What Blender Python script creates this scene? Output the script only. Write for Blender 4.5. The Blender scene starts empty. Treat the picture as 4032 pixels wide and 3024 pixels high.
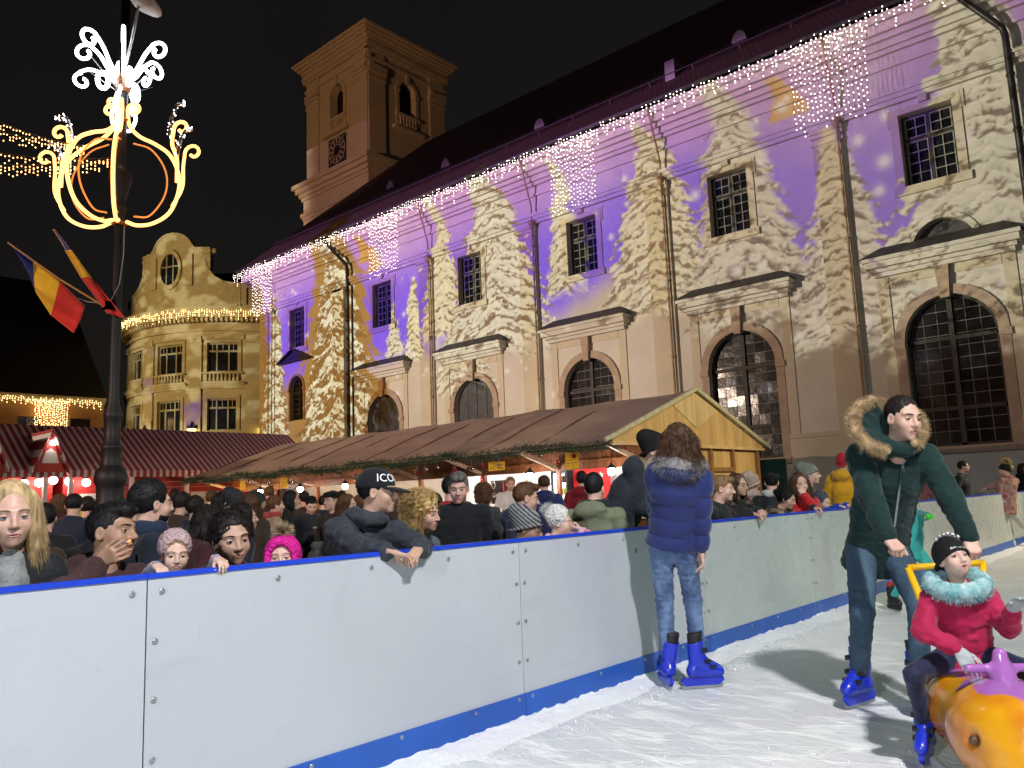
import bpy, bmesh, math, random
import numpy as np
from mathutils import Vector, Matrix

sc = bpy.context.scene
COL = sc.collection
random.seed(7)
RNG = np.random.default_rng(7)
rad = math.radians

# ------------------------------------------------------------------ camera
CAM_Z = 1.38
YAW, PITCH, ROLL, FPX = rad(41.479), rad(8.151), rad(-2.229), 3158.5
CF = np.array([-math.sin(YAW) * math.cos(PITCH), math.cos(YAW) * math.cos(PITCH), math.sin(PITCH)])
_r0 = np.array([math.cos(YAW), math.sin(YAW), 0.0])
_u0 = np.cross(_r0, CF)
CR = math.cos(ROLL) * _r0 + math.sin(ROLL) * _u0
CU = -math.sin(ROLL) * _r0 + math.cos(ROLL) * _u0
cam = bpy.data.objects.new('camera', bpy.data.cameras.new('camera'))
COL.objects.link(cam)
cam.data.sensor_width = 36.0
cam.data.lens = 36.0 * FPX / 4032.0
cam.data.clip_start = 0.05
cam.data.clip_end = 2000
M = Matrix.Identity(4)
for i in range(3):
    M[i][0], M[i][1], M[i][2] = CR[i], CU[i], -CF[i]
M[2][3] = CAM_Z
cam.matrix_world = M
sc.camera = cam


def at(px, py, x=None, y=None, z=None, d=None):
    """survey: world point seen at photo pixel (px,py) on a plane x/y/z=const or at depth d"""
    v = CF + CR * (px - 2016) / FPX - CU * (py - 1512) / FPX
    if x is not None:
        t = x / v[0]
    elif y is not None:
        t = y / v[1]
    elif z is not None:
        t = (z - CAM_Z) / v[2]
    else:
        t = d
    return np.array([0, 0, CAM_Z]) + v * t


# ------------------------------------------------------------------ night sky
world = bpy.data.worlds.new('World')
sc.world = world
world.use_nodes = True
wn, wl = world.node_tree.nodes, world.node_tree.links
bg = wn['Background']
sky = wn.new('ShaderNodeTexSky')
sky.sky_type = 'NISHITA'
sky.sun_disc = False
sky.sun_elevation = rad(1.0)
sky.sun_rotation = rad(200)
mx = wn.new('ShaderNodeMix')
mx.data_type = 'RGBA'
mx.inputs[0].default_value = 0.995
wl.new(sky.outputs[0], mx.inputs[6])
_wt = wn.new('ShaderNodeTexCoord')
_wz = wn.new('ShaderNodeTexNoise')
_wz.inputs['Scale'].default_value = 1.6
_wz.inputs['Detail'].default_value = 5
wl.new(_wt.outputs['Generated'], _wz.inputs[0])
_wr = wn.new('ShaderNodeValToRGB')
_wr.color_ramp.elements[0].position, _wr.color_ramp.elements[1].position = .35, .7
_wr.color_ramp.elements[0].color = (0.0105, 0.0080, 0.0078, 1)
_wr.color_ramp.elements[1].color = (0.0165, 0.0150, 0.0148, 1)
wl.new(_wz.outputs[0], _wr.inputs[0])
wl.new(_wr.outputs[0], mx.inputs[7])
wl.new(mx.outputs[2], bg.inputs[0])
bg.inputs[1].default_value = 0.52

sc.view_settings.view_transform = 'Standard'
sc.view_settings.look = 'None'
sc.view_settings.exposure = 0.0
sc.view_settings.gamma = 1.0
sc.cycles.use_denoising = True
sc.cycles.sample_clamp_indirect = 4.0
sc.cycles.max_bounces = 5
sc.cycles.diffuse_bounces = 3
sc.cycles.glossy_bounces = 3
sc.cycles.transmission_bounces = 4
sc.cycles.transparent_max_bounces = 6
sc.cycles.caustics_reflective = False
sc.cycles.caustics_refractive = False

YF = 27.0          # church facade plane


def lamp(name, kind, loc, target, energy, color, size=0.3, cone=60, blend=0.4):
    L = bpy.data.lights.new(name, kind)
    L.energy, L.color = energy, color
    L.shadow_soft_size = size
    if kind == 'SPOT':
        L.spot_size, L.spot_blend = rad(cone), blend
    o = bpy.data.objects.new(name, L)
    COL.objects.link(o)
    o.location = loc
    o.rotation_euler = (Vector(target) - Vector(loc)).to_track_quat('-Z', 'Y').to_euler()
    return o


# rink floodlights (out of frame, the warm one added for the stall gable) and the floodlight on the bell tower
lamp('rink_floodlight', 'SPOT', (2.6, 1.2, 7.4), (-2.4, 5.0, 0.4), 3700, (0.99, 0.97, 0.98), 0.22, 110, 0.6)
lamp('rink_floodlight', 'SPOT', (0.6, -8.0, 4.6), (-3.0, 6.0, 0.8), 2500, (0.80, 0.88, 1.0), 0.18, 75, 0.5)
lamp('rink_floodlight', 'SPOT', (7.0, 14.0, 7.5), (-1.8, 6.5, 0.6), 950, (0.55, 1.0, 0.60), 0.3, 70, 0.7)
lamp('tower_floodlight', 'SPOT', (-26.0, -14.0, 11.0), (-46.4, 34.0, 29.5), 27000, (1.0, 0.53, 0.27), 0.5, 19, 0.25)
lamp('rink_floodlight', 'SPOT', (3.0, 23.0, 7.0), (-6.5, 15.5, 1.2), 4200, (1.0, 0.88, 0.60), 0.25, 60, 0.6)  # added lamp, brightens the stall gable and the far boards
lamp('stall_roof_fill', 'SPOT', (-10.0, -25.0, 11.0), (-18.0, 8.0, -1.0), 27000, (1.0, 0.66, 0.50), 0.6, 34, 0.6)  # added unseen fill, aimed to brighten the tarpaulin and striped stall roofs


# ------------------------------------------------------------------ slide projector on the church
def _vnoise(X, Y, seed=0):
    """value noise on arrays"""
    xi, yi = np.floor(X).astype(np.int64), np.floor(Y).astype(np.int64)
    fx, fy = X - xi, Y - yi
    fx, fy = fx * fx * (3 - 2 * fx), fy * fy * (3 - 2 * fy)

    def h(a, b):
        n = (a * 374761393 + b * 668265263 + seed * 974634) & 0x7fffffff
        n = ((n ^ (n >> 13)) * 1274126177) & 0x7fffffff
        return ((n ^ (n >> 16)) & 0xffff) / 65535.0
    return (h(xi, yi) * (1 - fx) + h(xi + 1, yi) * fx) * (1 - fy) + (h(xi, yi + 1) * (1 - fx) + h(xi + 1, yi + 1) * fx) * fy


def _fbm(X, Y, seed=0, o=4):
    s, a = 0, 0.5
    for i in range(o):
        s = s + a * _vnoise(X * 2 ** i, Y * 2 ** i, seed + i * 17)
        a *= 0.5
    return s


def _ss(a, b, x):
    t = np.clip((x - a) / (b - a), 0, 1)
    return t * t * (3 - 2 * t)


SX0, SX1, SZ0, SZ1 = -82.0, 2.0, -2.0, 26.0


def draw_slide():
    W, H = 3360, 1120
    q = 5
    X, Z = np.meshgrid(np.linspace(SX0, SX1, W // q), np.linspace(SZ0, SZ1, H // q))
    low = np.array([0.62, 0.49, 0.385])
    lowR = np.array([0.21, 0.132, 0.085])
    vio = np.array([0.25, 0.125, 0.95])
    vioP = np.array([0.60, 0.31, 0.70])
    n = _fbm(X * 0.25, Z * 0.25, 3)
    side = _ss(-18, -7, X)[..., None]
    base_low = low * (1 - side) + lowR * side
    ol = .9 * _ss(-35, -42, X)[..., None]
    base_low = base_low * (1 - ol) + np.array([0.36, 0.19, 0.055]) * ol
    mixv = _ss(11.5, 16.5, Z + 2.5 * (n - .5))[..., None]
    hi = vio * (1 - mixv) + vioP * mixv
    haze = _ss(-16, -10, X)[..., None] * .35
    hi = hi * (1 - haze) + haze * np.array([.42, .25, .34])
    edge = 9.0 + 1.6 * (_fbm(X * 0.35, Z * 0.0, 9) - .5) + 1.6 * _ss(-21, -17, X) * (1 - _ss(-16, -12, X))
    t = _ss(-0.8, 0.8, Z - edge)[..., None]
    img = base_low * (1 - t) + hi * t
    gold = _ss(-46, -50, X)[..., None]
    pat = _ss(.44, .60, _fbm(X * .9, Z * 1.3, 31))[..., None]
    img = img * (1 - gold) + gold * (np.array([.52, .38, .17]) * (1 - pat) + pat * np.array([.86, .76, .48])) * .8
    pv = _ss(.60, .70, _fbm(X * .3 + 7, Z * .22, 77))[..., None] * gold * .8
    img = img * (1 - pv) + pv * np.array([.24, .13, .62])

    def up(A, m, ax):
        p = np.linspace(0, A.shape[ax] - 1, m)
        i = np.minimum(p.astype(int), A.shape[ax] - 2)
        f = (p - i).reshape([-1 if k == ax else 1 for k in range(3)])
        return np.take(A, i, ax) * (1 - f) + np.take(A, i + 1, ax) * f
    img = up(up(img, H, 0), W, 1)
    X, Z = np.meshgrid(np.linspace(SX0, SX1, W), np.linspace(SZ0, SZ1, H))

    def tree(xc, zt, zb, w, snow, dark, seed, soft=.10, layers=14, dens=.47, sc_=1.0, halo=0):
        ex = w * 1.25 + 1.2 + halo
        i0, i1 = [int(np.clip((v - SX0) / (SX1 - SX0) * W, 0, W)) for v in (xc - ex, xc + ex)]
        j0, j1 = [int(np.clip((v - SZ0) / (SZ1 - SZ0) * H, 0, H)) for v in (zb - 1.5, zt + 1)]
        sl = (slice(j0, j1), slice(i0, i1))
        X, Z, img = X_[sl], Z_[sl], img_[sl]
        h = (zt - Z) / (zt - zb)
        hh = np.clip(h, 0, 1)
        wob = _fbm(X * .8, Z * .8, seed + 8) - .5
        ax_ = np.abs(X - xc + .5 * wob)
        run = (zt - Z) - .45 * ax_
        tier = run / (zt - zb) * layers + 1.6 * (_fbm(X * 1.3 * sc_, Z * 1.3 * sc_, seed + 5) - .5)
        saw = tier % 1.0
        saw2 = (run * 3.1 * sc_ + 2.0 * (_fbm(X * 2.6, Z * 2.6, seed + 6) - .5)) % 1.0
        ww = w * (0.05 + 0.95 * hh ** 0.85) * (0.78 + 0.30 * saw) + (0.55 * (_fbm(X * 2.2, Z * 2.2, seed) - .48) + .62 * (_fbm(X * 5, Z * 6.5, seed + 4) - .48)) * (0.35 + hh)
        a = _ss(-soft, soft, ww - ax_) * _ss(-.01, .02, h) * (1 - _ss(.90, 1.03, h + .22 * (_fbm(X * 1.6, Z * 1.6, seed + 2) - .5)))
        f1, f2 = _fbm(X * 4.2 * sc_, Z * 5.0 * sc_, seed + 11, 5), _fbm(X * 13, Z * 9, seed + 13)
        v = .55 * saw + .32 * saw2 + .85 * (f1 - .47) + .55 * (f2 - .47)
        th = .60 - (dens - .47) * 1.6
        s = _ss(th + .07 + soft * .6, th - .07 - soft * .6, v)
        fine = .90 + .30 * (f2 - .5) - .20 * saw2
        c = (np.array(snow) * s[..., None] + np.array(dark) * (1 - s[..., None])) * fine[..., None]
        if halo:
            b = _ss(-.25, .25, ww + halo + .5 * (_fbm(X * .8, Z * .8, seed + 40) - .5) - ax_) * _ss(-.03, .03, h + .03)
            b = (b * _ss(4.5, 6.5, Z))[..., None]
            img[:] = img * (1 - b) + b * np.array([.40, .22, .06])
        img[:] = img * (1 - a[..., None]) + c * a[..., None]

    X_, Z_, img_ = X, Z, img
    W1, D1 = (1.0, .97, .74), (.36, .19, .05)
    W2, D2 = (1.0, .94, .76), (.36, .235, .15)
    W3, D3 = (.90, .80, .64), (.27, .18, .125)
    tree(-45.2, 16.0, 5.0, 2.6, (.40, .22, .06), (.40, .22, .06), 2, .1)
    tree(-43.4, 14.8, 4.2, 1.7, W1, D1, 12, .04, 12, .56, 1.15)
    tree(-37.0, 17.6, 3.6, 4.4, W1, D1, 23, .04, 11, .60, .8, halo=.9)
    tree(-32.0, 12.0, 8.9, .75, W2, D2, 31, .05, 9)
    tree(-30.4, 13.0, 8.6, 1.0, (1, .92, .60), D2, 32, .05, 10)
    tree(-28.2, 16.8, 9.0, 1.6, (1.0, .90, .64), D2, 33, .05, 12, .44)
    tree(-27.2, 10.8, 6.4, 2.4, W2, (.46, .32, .20), 37, .07, 7, .50)
    tree(-24.6, 17.4, 7.8, 3.7, W2, D2, 34, .05, 14, .49, .9)
    tree(-20.5, 16.3, 9.8, 1.35, (1.0, .92, .68), D2, 35, .05, 13, .43)
    tree(-15.9, 16.2, 8.2, 3.0, (.98, .86, .62), D2, 36, .06, 14, .50)
    tree(-12.3, 16.9, 6.8, 2.9, W3, D3, 41, .25, 12, .48, .8)
    tree(-8.8, 13.6, 5.8, 2.2, W3, D3, 42, .15, 12, .47)
    tree(-4.2, 17.0, 5.2, 4.3, (1.0, .95, .74), (.30, .235, .15), 43, .10, 12, .44, .8)
    # golden bells in the sky and the star
    for bx, bz, r in ((-34.2, 15.4, .75), (-33.5, 14.6, .7), (-10.2, 15.2, .75)):
        i0, i1 = [int((v - SX0) / (SX1 - SX0) * W) for v in (bx - 1.5, bx + 1.5)]
        j0, j1 = [int((v - SZ0) / (SZ1 - SZ0) * H) for v in (bz - 1.5, bz + 1.5)]
        X, Z, img = X_[j0:j1, i0:i1], Z_[j0:j1, i0:i1], img_[j0:j1, i0:i1]
        dx, dz = (X - bx), (Z - bz)
        m = _ss(.08, -.08, np.abs(dx) - r * (.35 + .65 * _ss(.6, -.8, dz))) * _ss(.08, -.08, np.abs(dz) - r)
        img[:] = img * (1 - m[..., None]) + m[..., None] * np.array([.62, .32, .08])
    X, Z, img = X_, Z_, img_
    # snowflakes
    rng = np.random.default_rng(3)
    for _ in range(170):
        fx, fz, fr = rng.uniform(-50, -1), rng.uniform(4.5, 17.5), rng.uniform(.05, .15)
        if fx > -16:
            fr *= 1.6
        i0, i1 = int((fx - 1 - SX0) / (SX1 - SX0) * W), int((fx + 1 - SX0) / (SX1 - SX0) * W)
        j0, j1 = int((fz - 1 - SZ0) / (SZ1 - SZ0) * H), int((fz + 1 - SZ0) / (SZ1 - SZ0) * H)
        s = (slice(max(j0, 0), j1), slice(max(i0, 0), i1))
        g = np.exp(-((X[s] - fx) ** 2 + (Z[s] - fz) ** 2) / fr ** 2)[..., None] * .8
        img[s] = img[s] * (1 - g) + g * np.array([.9, .82, .8])
    img *= (1 - _ss(17.6, 19.0, Z) * .93 * _ss(-49.5, -47.5, X))[..., None]
    img *= (_ss(-1.5, 7.5, Z) * .75 + .25)[..., None]
    out = np.ones((H, W, 4), np.float32)
    out[..., :3] = np.clip(img, 0, 1)
    im = bpy.data.images.new('projector_slide', W, H, alpha=False, float_buffer=True)
    im.colorspace_settings.name = 'Non-Color'
    im.pixels.foreach_set(out.ravel())
    im.update()
    return im


PROJ = Vector((-40.0, -20.0, 9.0))
pj = lamp('facade_projector', 'SPOT', PROJ, (-29.0, 27.0, 9.0), 142000, (1, 1, 1), 0.03, 84, 0.1)
pj.data.use_nodes = True
_nt = pj.data.node_tree
_n = _nt.nodes
_em = [q for q in _n if q.type == 'EMISSION'][0]
_tc = _n.new('ShaderNodeTexCoord')
_vt = _n.new('ShaderNodeVectorTransform')
_vt.vector_type, _vt.convert_from, _vt.convert_to = 'VECTOR', 'OBJECT', 'WORLD'
_nt.links.new(_tc.outputs['Normal'], _vt.inputs[0])
_sp = _n.new('ShaderNodeSeparateXYZ')
_nt.links.new(_vt.outputs[0], _sp.inputs[0])


def _lm(op, a, b):
    k = _n.new('ShaderNodeMath')
    k.operation = op
    for i, v in enumerate((a, b)):
        if isinstance(v, (int, float)):
            k.inputs[i].default_value = v
        else:
            _nt.links.new(v, k.inputs[i])
    return k.outputs[0]


_X = _lm('ADD', _lm('MULTIPLY', _lm('DIVIDE', _sp.outputs[0], _sp.outputs[1]), YF - PROJ.y), PROJ.x - SX0)
_Z = _lm('ADD', _lm('MULTIPLY', _lm('DIVIDE', _sp.outputs[2], _sp.outputs[1]), YF - PROJ.y), PROJ.z - SZ0)
_cb = _n.new('ShaderNodeCombineXYZ')
_nt.links.new(_lm('DIVIDE', _X, SX1 - SX0), _cb.inputs[0])
_nt.links.new(_lm('DIVIDE', _Z, SZ1 - SZ0), _cb.inputs[1])
_im = _n.new('ShaderNodeTexImage')
_im.image = draw_slide()
_im.extension = 'CLIP'
_nt.links.new(_cb.outputs[0], _im.inputs[0])
_nt.links.new(_im.outputs[0], _em.inputs[0])


# ------------------------------------------------------------------ helpers
def nodes_of(m):
    m.use_nodes = True
    return m.node_tree.nodes, m.node_tree.links, m.node_tree.nodes['Principled BSDF']


MATS = {}


def mat(name, col, rough=.6, var=.12, vscale=6., bump=0., bscale=60., spec=.4, metal=0., sheen=0., col2=None, kind='noise', stretch=(1, 1, 1), coat=0., detail=4., sss=0.):
    """procedural principled material: colour varied by noise, relief by noise/wave/knit"""
    if name in MATS:
        return MATS[name]
    m = bpy.data.materials.new(name)
    n, l, b = nodes_of(m)
    c = np.array(col[:3], float)
    c2 = np.array(col2[:3], float) if col2 is not None else None
    tc = n.new('ShaderNodeTexCoord')
    mp = n.new('ShaderNodeMapping')
    mp.inputs['Scale'].default_value = stretch
    l.new(tc.outputs['Object'], mp.inputs[0])
    if var > 0 or c2 is not None:
        nz = n.new('ShaderNodeTexNoise')
        nz.inputs['Scale'].default_value = vscale
        nz.inputs['Detail'].default_value = detail
        l.new(mp.outputs[0], nz.inputs[0])
        rp = n.new('ShaderNodeValToRGB')
        rp.color_ramp.elements[0].position, rp.color_ramp.elements[1].position = .3, .7
        a0, a1 = (c * (1 - var), np.minimum(c * (1 + var), 1)) if c2 is None else (c, c2)
        rp.color_ramp.elements[0].color = (*a0, 1)
        rp.color_ramp.elements[1].color = (*a1, 1)
        l.new(nz.outputs[0], rp.inputs[0])
        l.new(rp.outputs[0], b.inputs['Base Color'])
    else:
        b.inputs['Base Color'].default_value = (*c, 1)
    b.inputs['Roughness'].default_value = rough
    b.inputs['Specular IOR Level'].default_value = spec
    b.inputs['Metallic'].default_value = metal
    if coat:
        b.inputs['Coat Weight'].default_value = coat
        b.inputs['Coat Roughness'].default_value = .05
    if sheen:
        b.inputs['Sheen Weight'].default_value = sheen
        b.inputs['Sheen Roughness'].default_value = .5
    if sss:
        b.inputs['Subsurface Weight'].default_value = sss
        b.inputs['Subsurface Radius'].default_value = (.012, .005, .003)
        b.inputs['Subsurface Scale'].default_value = 1.0
    if bump:
        bp = n.new('ShaderNodeBump')
        bp.inputs['Strength'].default_value = bump
        bp.inputs['Distance'].default_value = .01
        if kind == 'wave':
            w = n.new('ShaderNodeTexWave')
            w.inputs['Scale'].default_value = bscale
            w.inputs['Distortion'].default_value = 3.
            w.bands_direction = 'X'
            o = w.outputs['Fac']
        elif kind == 'voronoi':
            w = n.new('ShaderNodeTexVoronoi')
            w.inputs['Scale'].default_value = bscale
            o = w.outputs['Distance']
        else:
            w = n.new('ShaderNodeTexNoise')
            w.inputs['Scale'].default_value = bscale
            w.inputs['Detail'].default_value = 3.
            o = w.outputs[0]
        l.new(mp.outputs[0], w.inputs[0])
        l.new(o, bp.inputs['Height'])
        l.new(bp.outputs[0], b.inputs['Normal'])
    MATS[name] = m
    return m


def emat(name, col, strength, sample=True):
    if name in MATS:
        return MATS[name]
    m = bpy.data.materials.new(name)
    n, l, b = nodes_of(m)
    b.inputs['Base Color'].default_value = (*[min(1, c) for c in col], 1)
    b.inputs['Emission Color'].default_value = (*col, 1)
    b.inputs['Emission Strength'].default_value = strength
    b.inputs['Roughness'].default_value = .4
    if not sample:
        m.cycles.emission_sampling = 'NONE'
    MATS[name] = m
    return m


def tag(o, label=None, cat=None, group=None, kind=None):
    for k, v in (('label', label), ('category', cat), ('group', group), ('kind', kind)):
        if v:
            o[k] = v
    return o


def empty(name, loc=(0, 0, 0), label=None, cat=None, group=None, rz=0):
    o = bpy.data.objects.new(name, None)
    COL.objects.link(o)
    o.location = loc
    o.rotation_euler = (0, 0, rz)
    o.empty_display_size = .1
    return tag(o, label, cat, group)


def link(name, me, parent=None, loc=None, scale=None, rot=None):
    o = bpy.data.objects.new(name, me)
    COL.objects.link(o)
    if parent is not None:
        o.parent = parent
    if loc is not None:
        o.location = loc
    if scale is not None:
        o.scale = scale
    if rot is not None:
        o.rotation_euler = rot
    return o


def np_mesh(name, V, F, mats=None, mi=None, smooth=True):
    """mesh from arrays: V (n,3), F list of (m,k) int arrays (k=3 or 4)"""
    me = bpy.data.meshes.new(name)
    if not isinstance(F, list):
        F = [F]
    F = [np.asarray(f, np.int64) for f in F if len(f)]
    V = np.asarray(V, np.float32)
    tot = sum(f.size for f in F)
    cnt = sum(len(f) for f in F)
    me.vertices.add(len(V))
    me.vertices.foreach_set('co', V.ravel())
    me.loops.add(tot)
    me.loops.foreach_set('vertex_index', np.concatenate([f.ravel() for f in F]).astype(np.int32))
    me.polygons.add(cnt)
    st, p = [], 0
    for f in F:
        st.append(p + np.arange(len(f)) * f.shape[1])
        p += f.size
    me.polygons.foreach_set('loop_start', np.concatenate(st).astype(np.int32))
    if mi is not None:
        me.polygons.foreach_set('material_index', np.asarray(mi, np.int32))
    me.polygons.foreach_set('use_smooth', np.full(cnt, smooth))
    for m in (mats or []):
        me.materials.append(m)
    me.update(calc_edges=True)
    me.validate()
    return me


class MB:
    """collects shapes, builds ONE mesh object"""

    def __init__(s):
        s.v, s.f, s.m = [], [], []

    def add(s, v, f, m=0):
        k = len(s.v)
        s.v += [tuple(map(float, p)) for p in v]
        s.f += [tuple(i + k for i in q) for q in f]
        s.m += [m] * len(f)
        return s

    def hexa(s, p, m=0):
        return s.add(p, [(0, 3, 2, 1), (4, 5, 6, 7), (0, 1, 5, 4), (1, 2, 6, 5), (2, 3, 7, 6), (3, 0, 4, 7)], m)

    def box(s, x0, x1, y0, y1, z0, z1, m=0):
        return s.hexa([(x0, y0, z0), (x1, y0, z0), (x1, y1, z0), (x0, y1, z0), (x0, y0, z1), (x1, y0, z1), (x1, y1, z1), (x0, y1, z1)], m)

    def bar(s, a, b, w, h, up=(0, 0, 1), m=0):
        a, b, up = Vector(a), Vector(b), Vector(up)
        d = (b - a).normalized()
        r = d.cross(up)
        r = r.normalized() if r.length > 1e-6 else Vector((1, 0, 0))
        u = r.cross(d)
        c = [(-w / 2, -h / 2), (w / 2, -h / 2), (w / 2, h / 2), (-w / 2, h / 2)]
        return s.hexa([a + r * i + u * j for i, j in c] + [b + r * i + u * j for i, j in c], m)

    def quad(s, a, b, c, d, m=0):
        return s.add([a, b, c, d], [(0, 1, 2, 3)], m)

    def poly(s, pts, d, m=0):
        """prism: polygon pts extruded by vector d"""
        n = len(pts)
        d = Vector(d)
        v = [Vector(p) for p in pts] + [Vector(p) + d for p in pts]
        return s.add(v, [tuple(range(n))[::-1], tuple(range(n, 2 * n))] + [(i, (i + 1) % n, (i + 1) % n + n, i + n) for i in range(n)], m)

    def tube(s, pts, r, seg=6, m=0, cap=True):
        pts = [Vector(p) for p in pts]
        n = len(pts)
        rs = r if hasattr(r, '__len__') else [r] * n
        k = len(s.v)
        pu = None
        for i, p in enumerate(pts):
            t = (pts[min(i + 1, n - 1)] - pts[max(i - 1, 0)])
            t = t.normalized() if t.length > 1e-9 else Vector((0, 0, 1))
            if pu is None:
                pu = t.orthogonal().normalized()
            pu = (pu - t * pu.dot(t))
            pu = pu.normalized() if pu.length > 1e-6 else t.orthogonal().normalized()
            w = t.cross(pu)
            for j in range(seg):
                a = 2 * math.pi * j / seg
                q = p + (pu * math.cos(a) + w * math.sin(a)) * rs[i]
                s.v.append(tuple(q))
        for i in range(n - 1):
            for j in range(seg):
                a, b = k + i * seg + j, k + i * seg + (j + 1) % seg
                s.f.append((a, b, b + seg, a + seg))
                s.m.append(m)
        if cap:
            s.f.append(tuple(k + j for j in range(seg))[::-1])
            s.f.append(tuple(k + (n - 1) * seg + j for j in range(seg)))
            s.m += [m, m]
        return s

    def lathe(s, prof, c=(0, 0, 0), seg=16, m=0):
        k = len(s.v)
        for r, z in prof:
            for j in range(seg):
                a = 2 * math.pi * j / seg
                s.v.append((c[0] + r * math.cos(a), c[1] + r * math.sin(a), c[2] + z))
        for i in range(len(prof) - 1):
            for j in range(seg):
                a, b = k + i * seg + j, k + i * seg + (j + 1) % seg
                s.f.append((a, b, b + seg, a + seg))
                s.m.append(m)
        s.f.append(tuple(k + j for j in range(seg))[::-1])
        s.f.append(tuple(k + (len(prof) - 1) * seg + j for j in range(seg)))
        s.m += [m, m]
        return s

    def ball(s, c, r, seg=10, m=0, sq=(1, 1, 1)):
        n = max(4, seg // 2)
        k = len(s.v)
        for i in range(n + 1):
            th = math.pi * i / n
            for j in range(seg):
                a = 2 * math.pi * j / seg
                s.v.append((c[0] + r * sq[0] * math.sin(th) * math.cos(a), c[1] + r * sq[1] * math.sin(th) * math.sin(a), c[2] - r * sq[2] * math.cos(th)))
        for i in range(n):
            for j in range(seg):
                a, b = k + i * seg + j, k + i * seg + (j + 1) % seg
                s.f.append((a, b, b + seg, a + seg))
                s.m.append(m)
        return s

    def mesh(s, name, mats, smooth=False):
        me = bpy.data.meshes.new(name)
        me.from_pydata(s.v, [], s.f)
        if not isinstance(mats, (list, tuple)):
            mats = [mats]
        for q in mats:
            me.materials.append(q)
        me.polygons.foreach_set('material_index', s.m)
        if smooth:
            me.polygons.foreach_set('use_smooth', [True] * len(s.f))
        me.update()
        return me

    def build(s, name, mats, parent=None, smooth=False, loc=None):
        return link(name, s.mesh(name, mats, smooth), parent, loc)


def octas(P, r):
    """many tiny octahedra -> arrays"""
    P = np.asarray(P)
    r = np.broadcast_to(np.asarray(r, float), (len(P),))
    D = np.array([(1, 0, 0), (-1, 0, 0), (0, 1, 0), (0, -1, 0), (0, 0, 1.3), (0, 0, -1.3)], float)
    V = (P[:, None, :] + D[None] * r[:, None, None]).reshape(-1, 3)
    T = np.array([(0, 2, 4), (2, 1, 4), (1, 3, 4), (3, 0, 4), (2, 0, 5), (1, 2, 5), (3, 1, 5), (0, 3, 5)])
    F = (np.arange(len(P))[:, None, None] * 6 + T[None]).reshape(-1, 3)
    return V, F


def text_mesh(name, body, size, material, extrude=.002, align='CENTER', shear=0.):
    c = bpy.data.curves.new(name, 'FONT')
    c.body, c.size, c.extrude, c.align_x = body, size, extrude, align
    c.align_y = 'CENTER'
    c.shear = shear
    c.resolution_u = 3
    o = bpy.data.objects.new(name, c)
    COL.objects.link(o)
    bpy.context.view_layer.update()
    me = bpy.data.meshes.new_from_object(o.evaluated_get(bpy.context.evaluated_depsgraph_get()))
    bpy.data.objects.remove(o)
    me.materials.clear()
    me.materials.append(material)
    me.name = name
    return me


# ------------------------------------------------------------------ ground, ice, snow, boards
GZ = -0.15         # level of the paved square
BX = -3.507        # ice-side face of the rink boards


def ground_material():
    m = bpy.data.materials.new('cobbles')
    n, l, b = nodes_of(m)
    tc = n.new('ShaderNodeTexCoord')
    v = n.new('ShaderNodeTexVoronoi')
    v.feature = 'DISTANCE_TO_EDGE'
    v.inputs['Scale'].default_value = 6
    l.new(tc.outputs['Object'], v.inputs[0])
    nz = n.new('ShaderNodeTexNoise')
    nz.inputs['Scale'].default_value = 1.5
    l.new(tc.outputs['Object'], nz.inputs[0])
    r = n.new('ShaderNodeValToRGB')
    r.color_ramp.elements[0].color = (.05, .045, .04, 1)
    r.color_ramp.elements[1].color = (.11, .10, .09, 1)
    l.new(nz.outputs[0], r.inputs[0])
    l.new(r.outputs[0], b.inputs['Base Color'])
    b.inputs['Roughness'].default_value = .55
    bp = n.new('ShaderNodeBump')
    bp.inputs['Distance'].default_value = .02
    l.new(v.outputs['Distance'], bp.inputs['Height'])
    l.new(bp.outputs[0], b.inputs['Normal'])
    return m


g = MB().quad((-500, -500, GZ), (500, -500, GZ), (500, 500, GZ), (-500, 500, GZ)).build('ground', ground_material())
tag(g, kind='structure')


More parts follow.
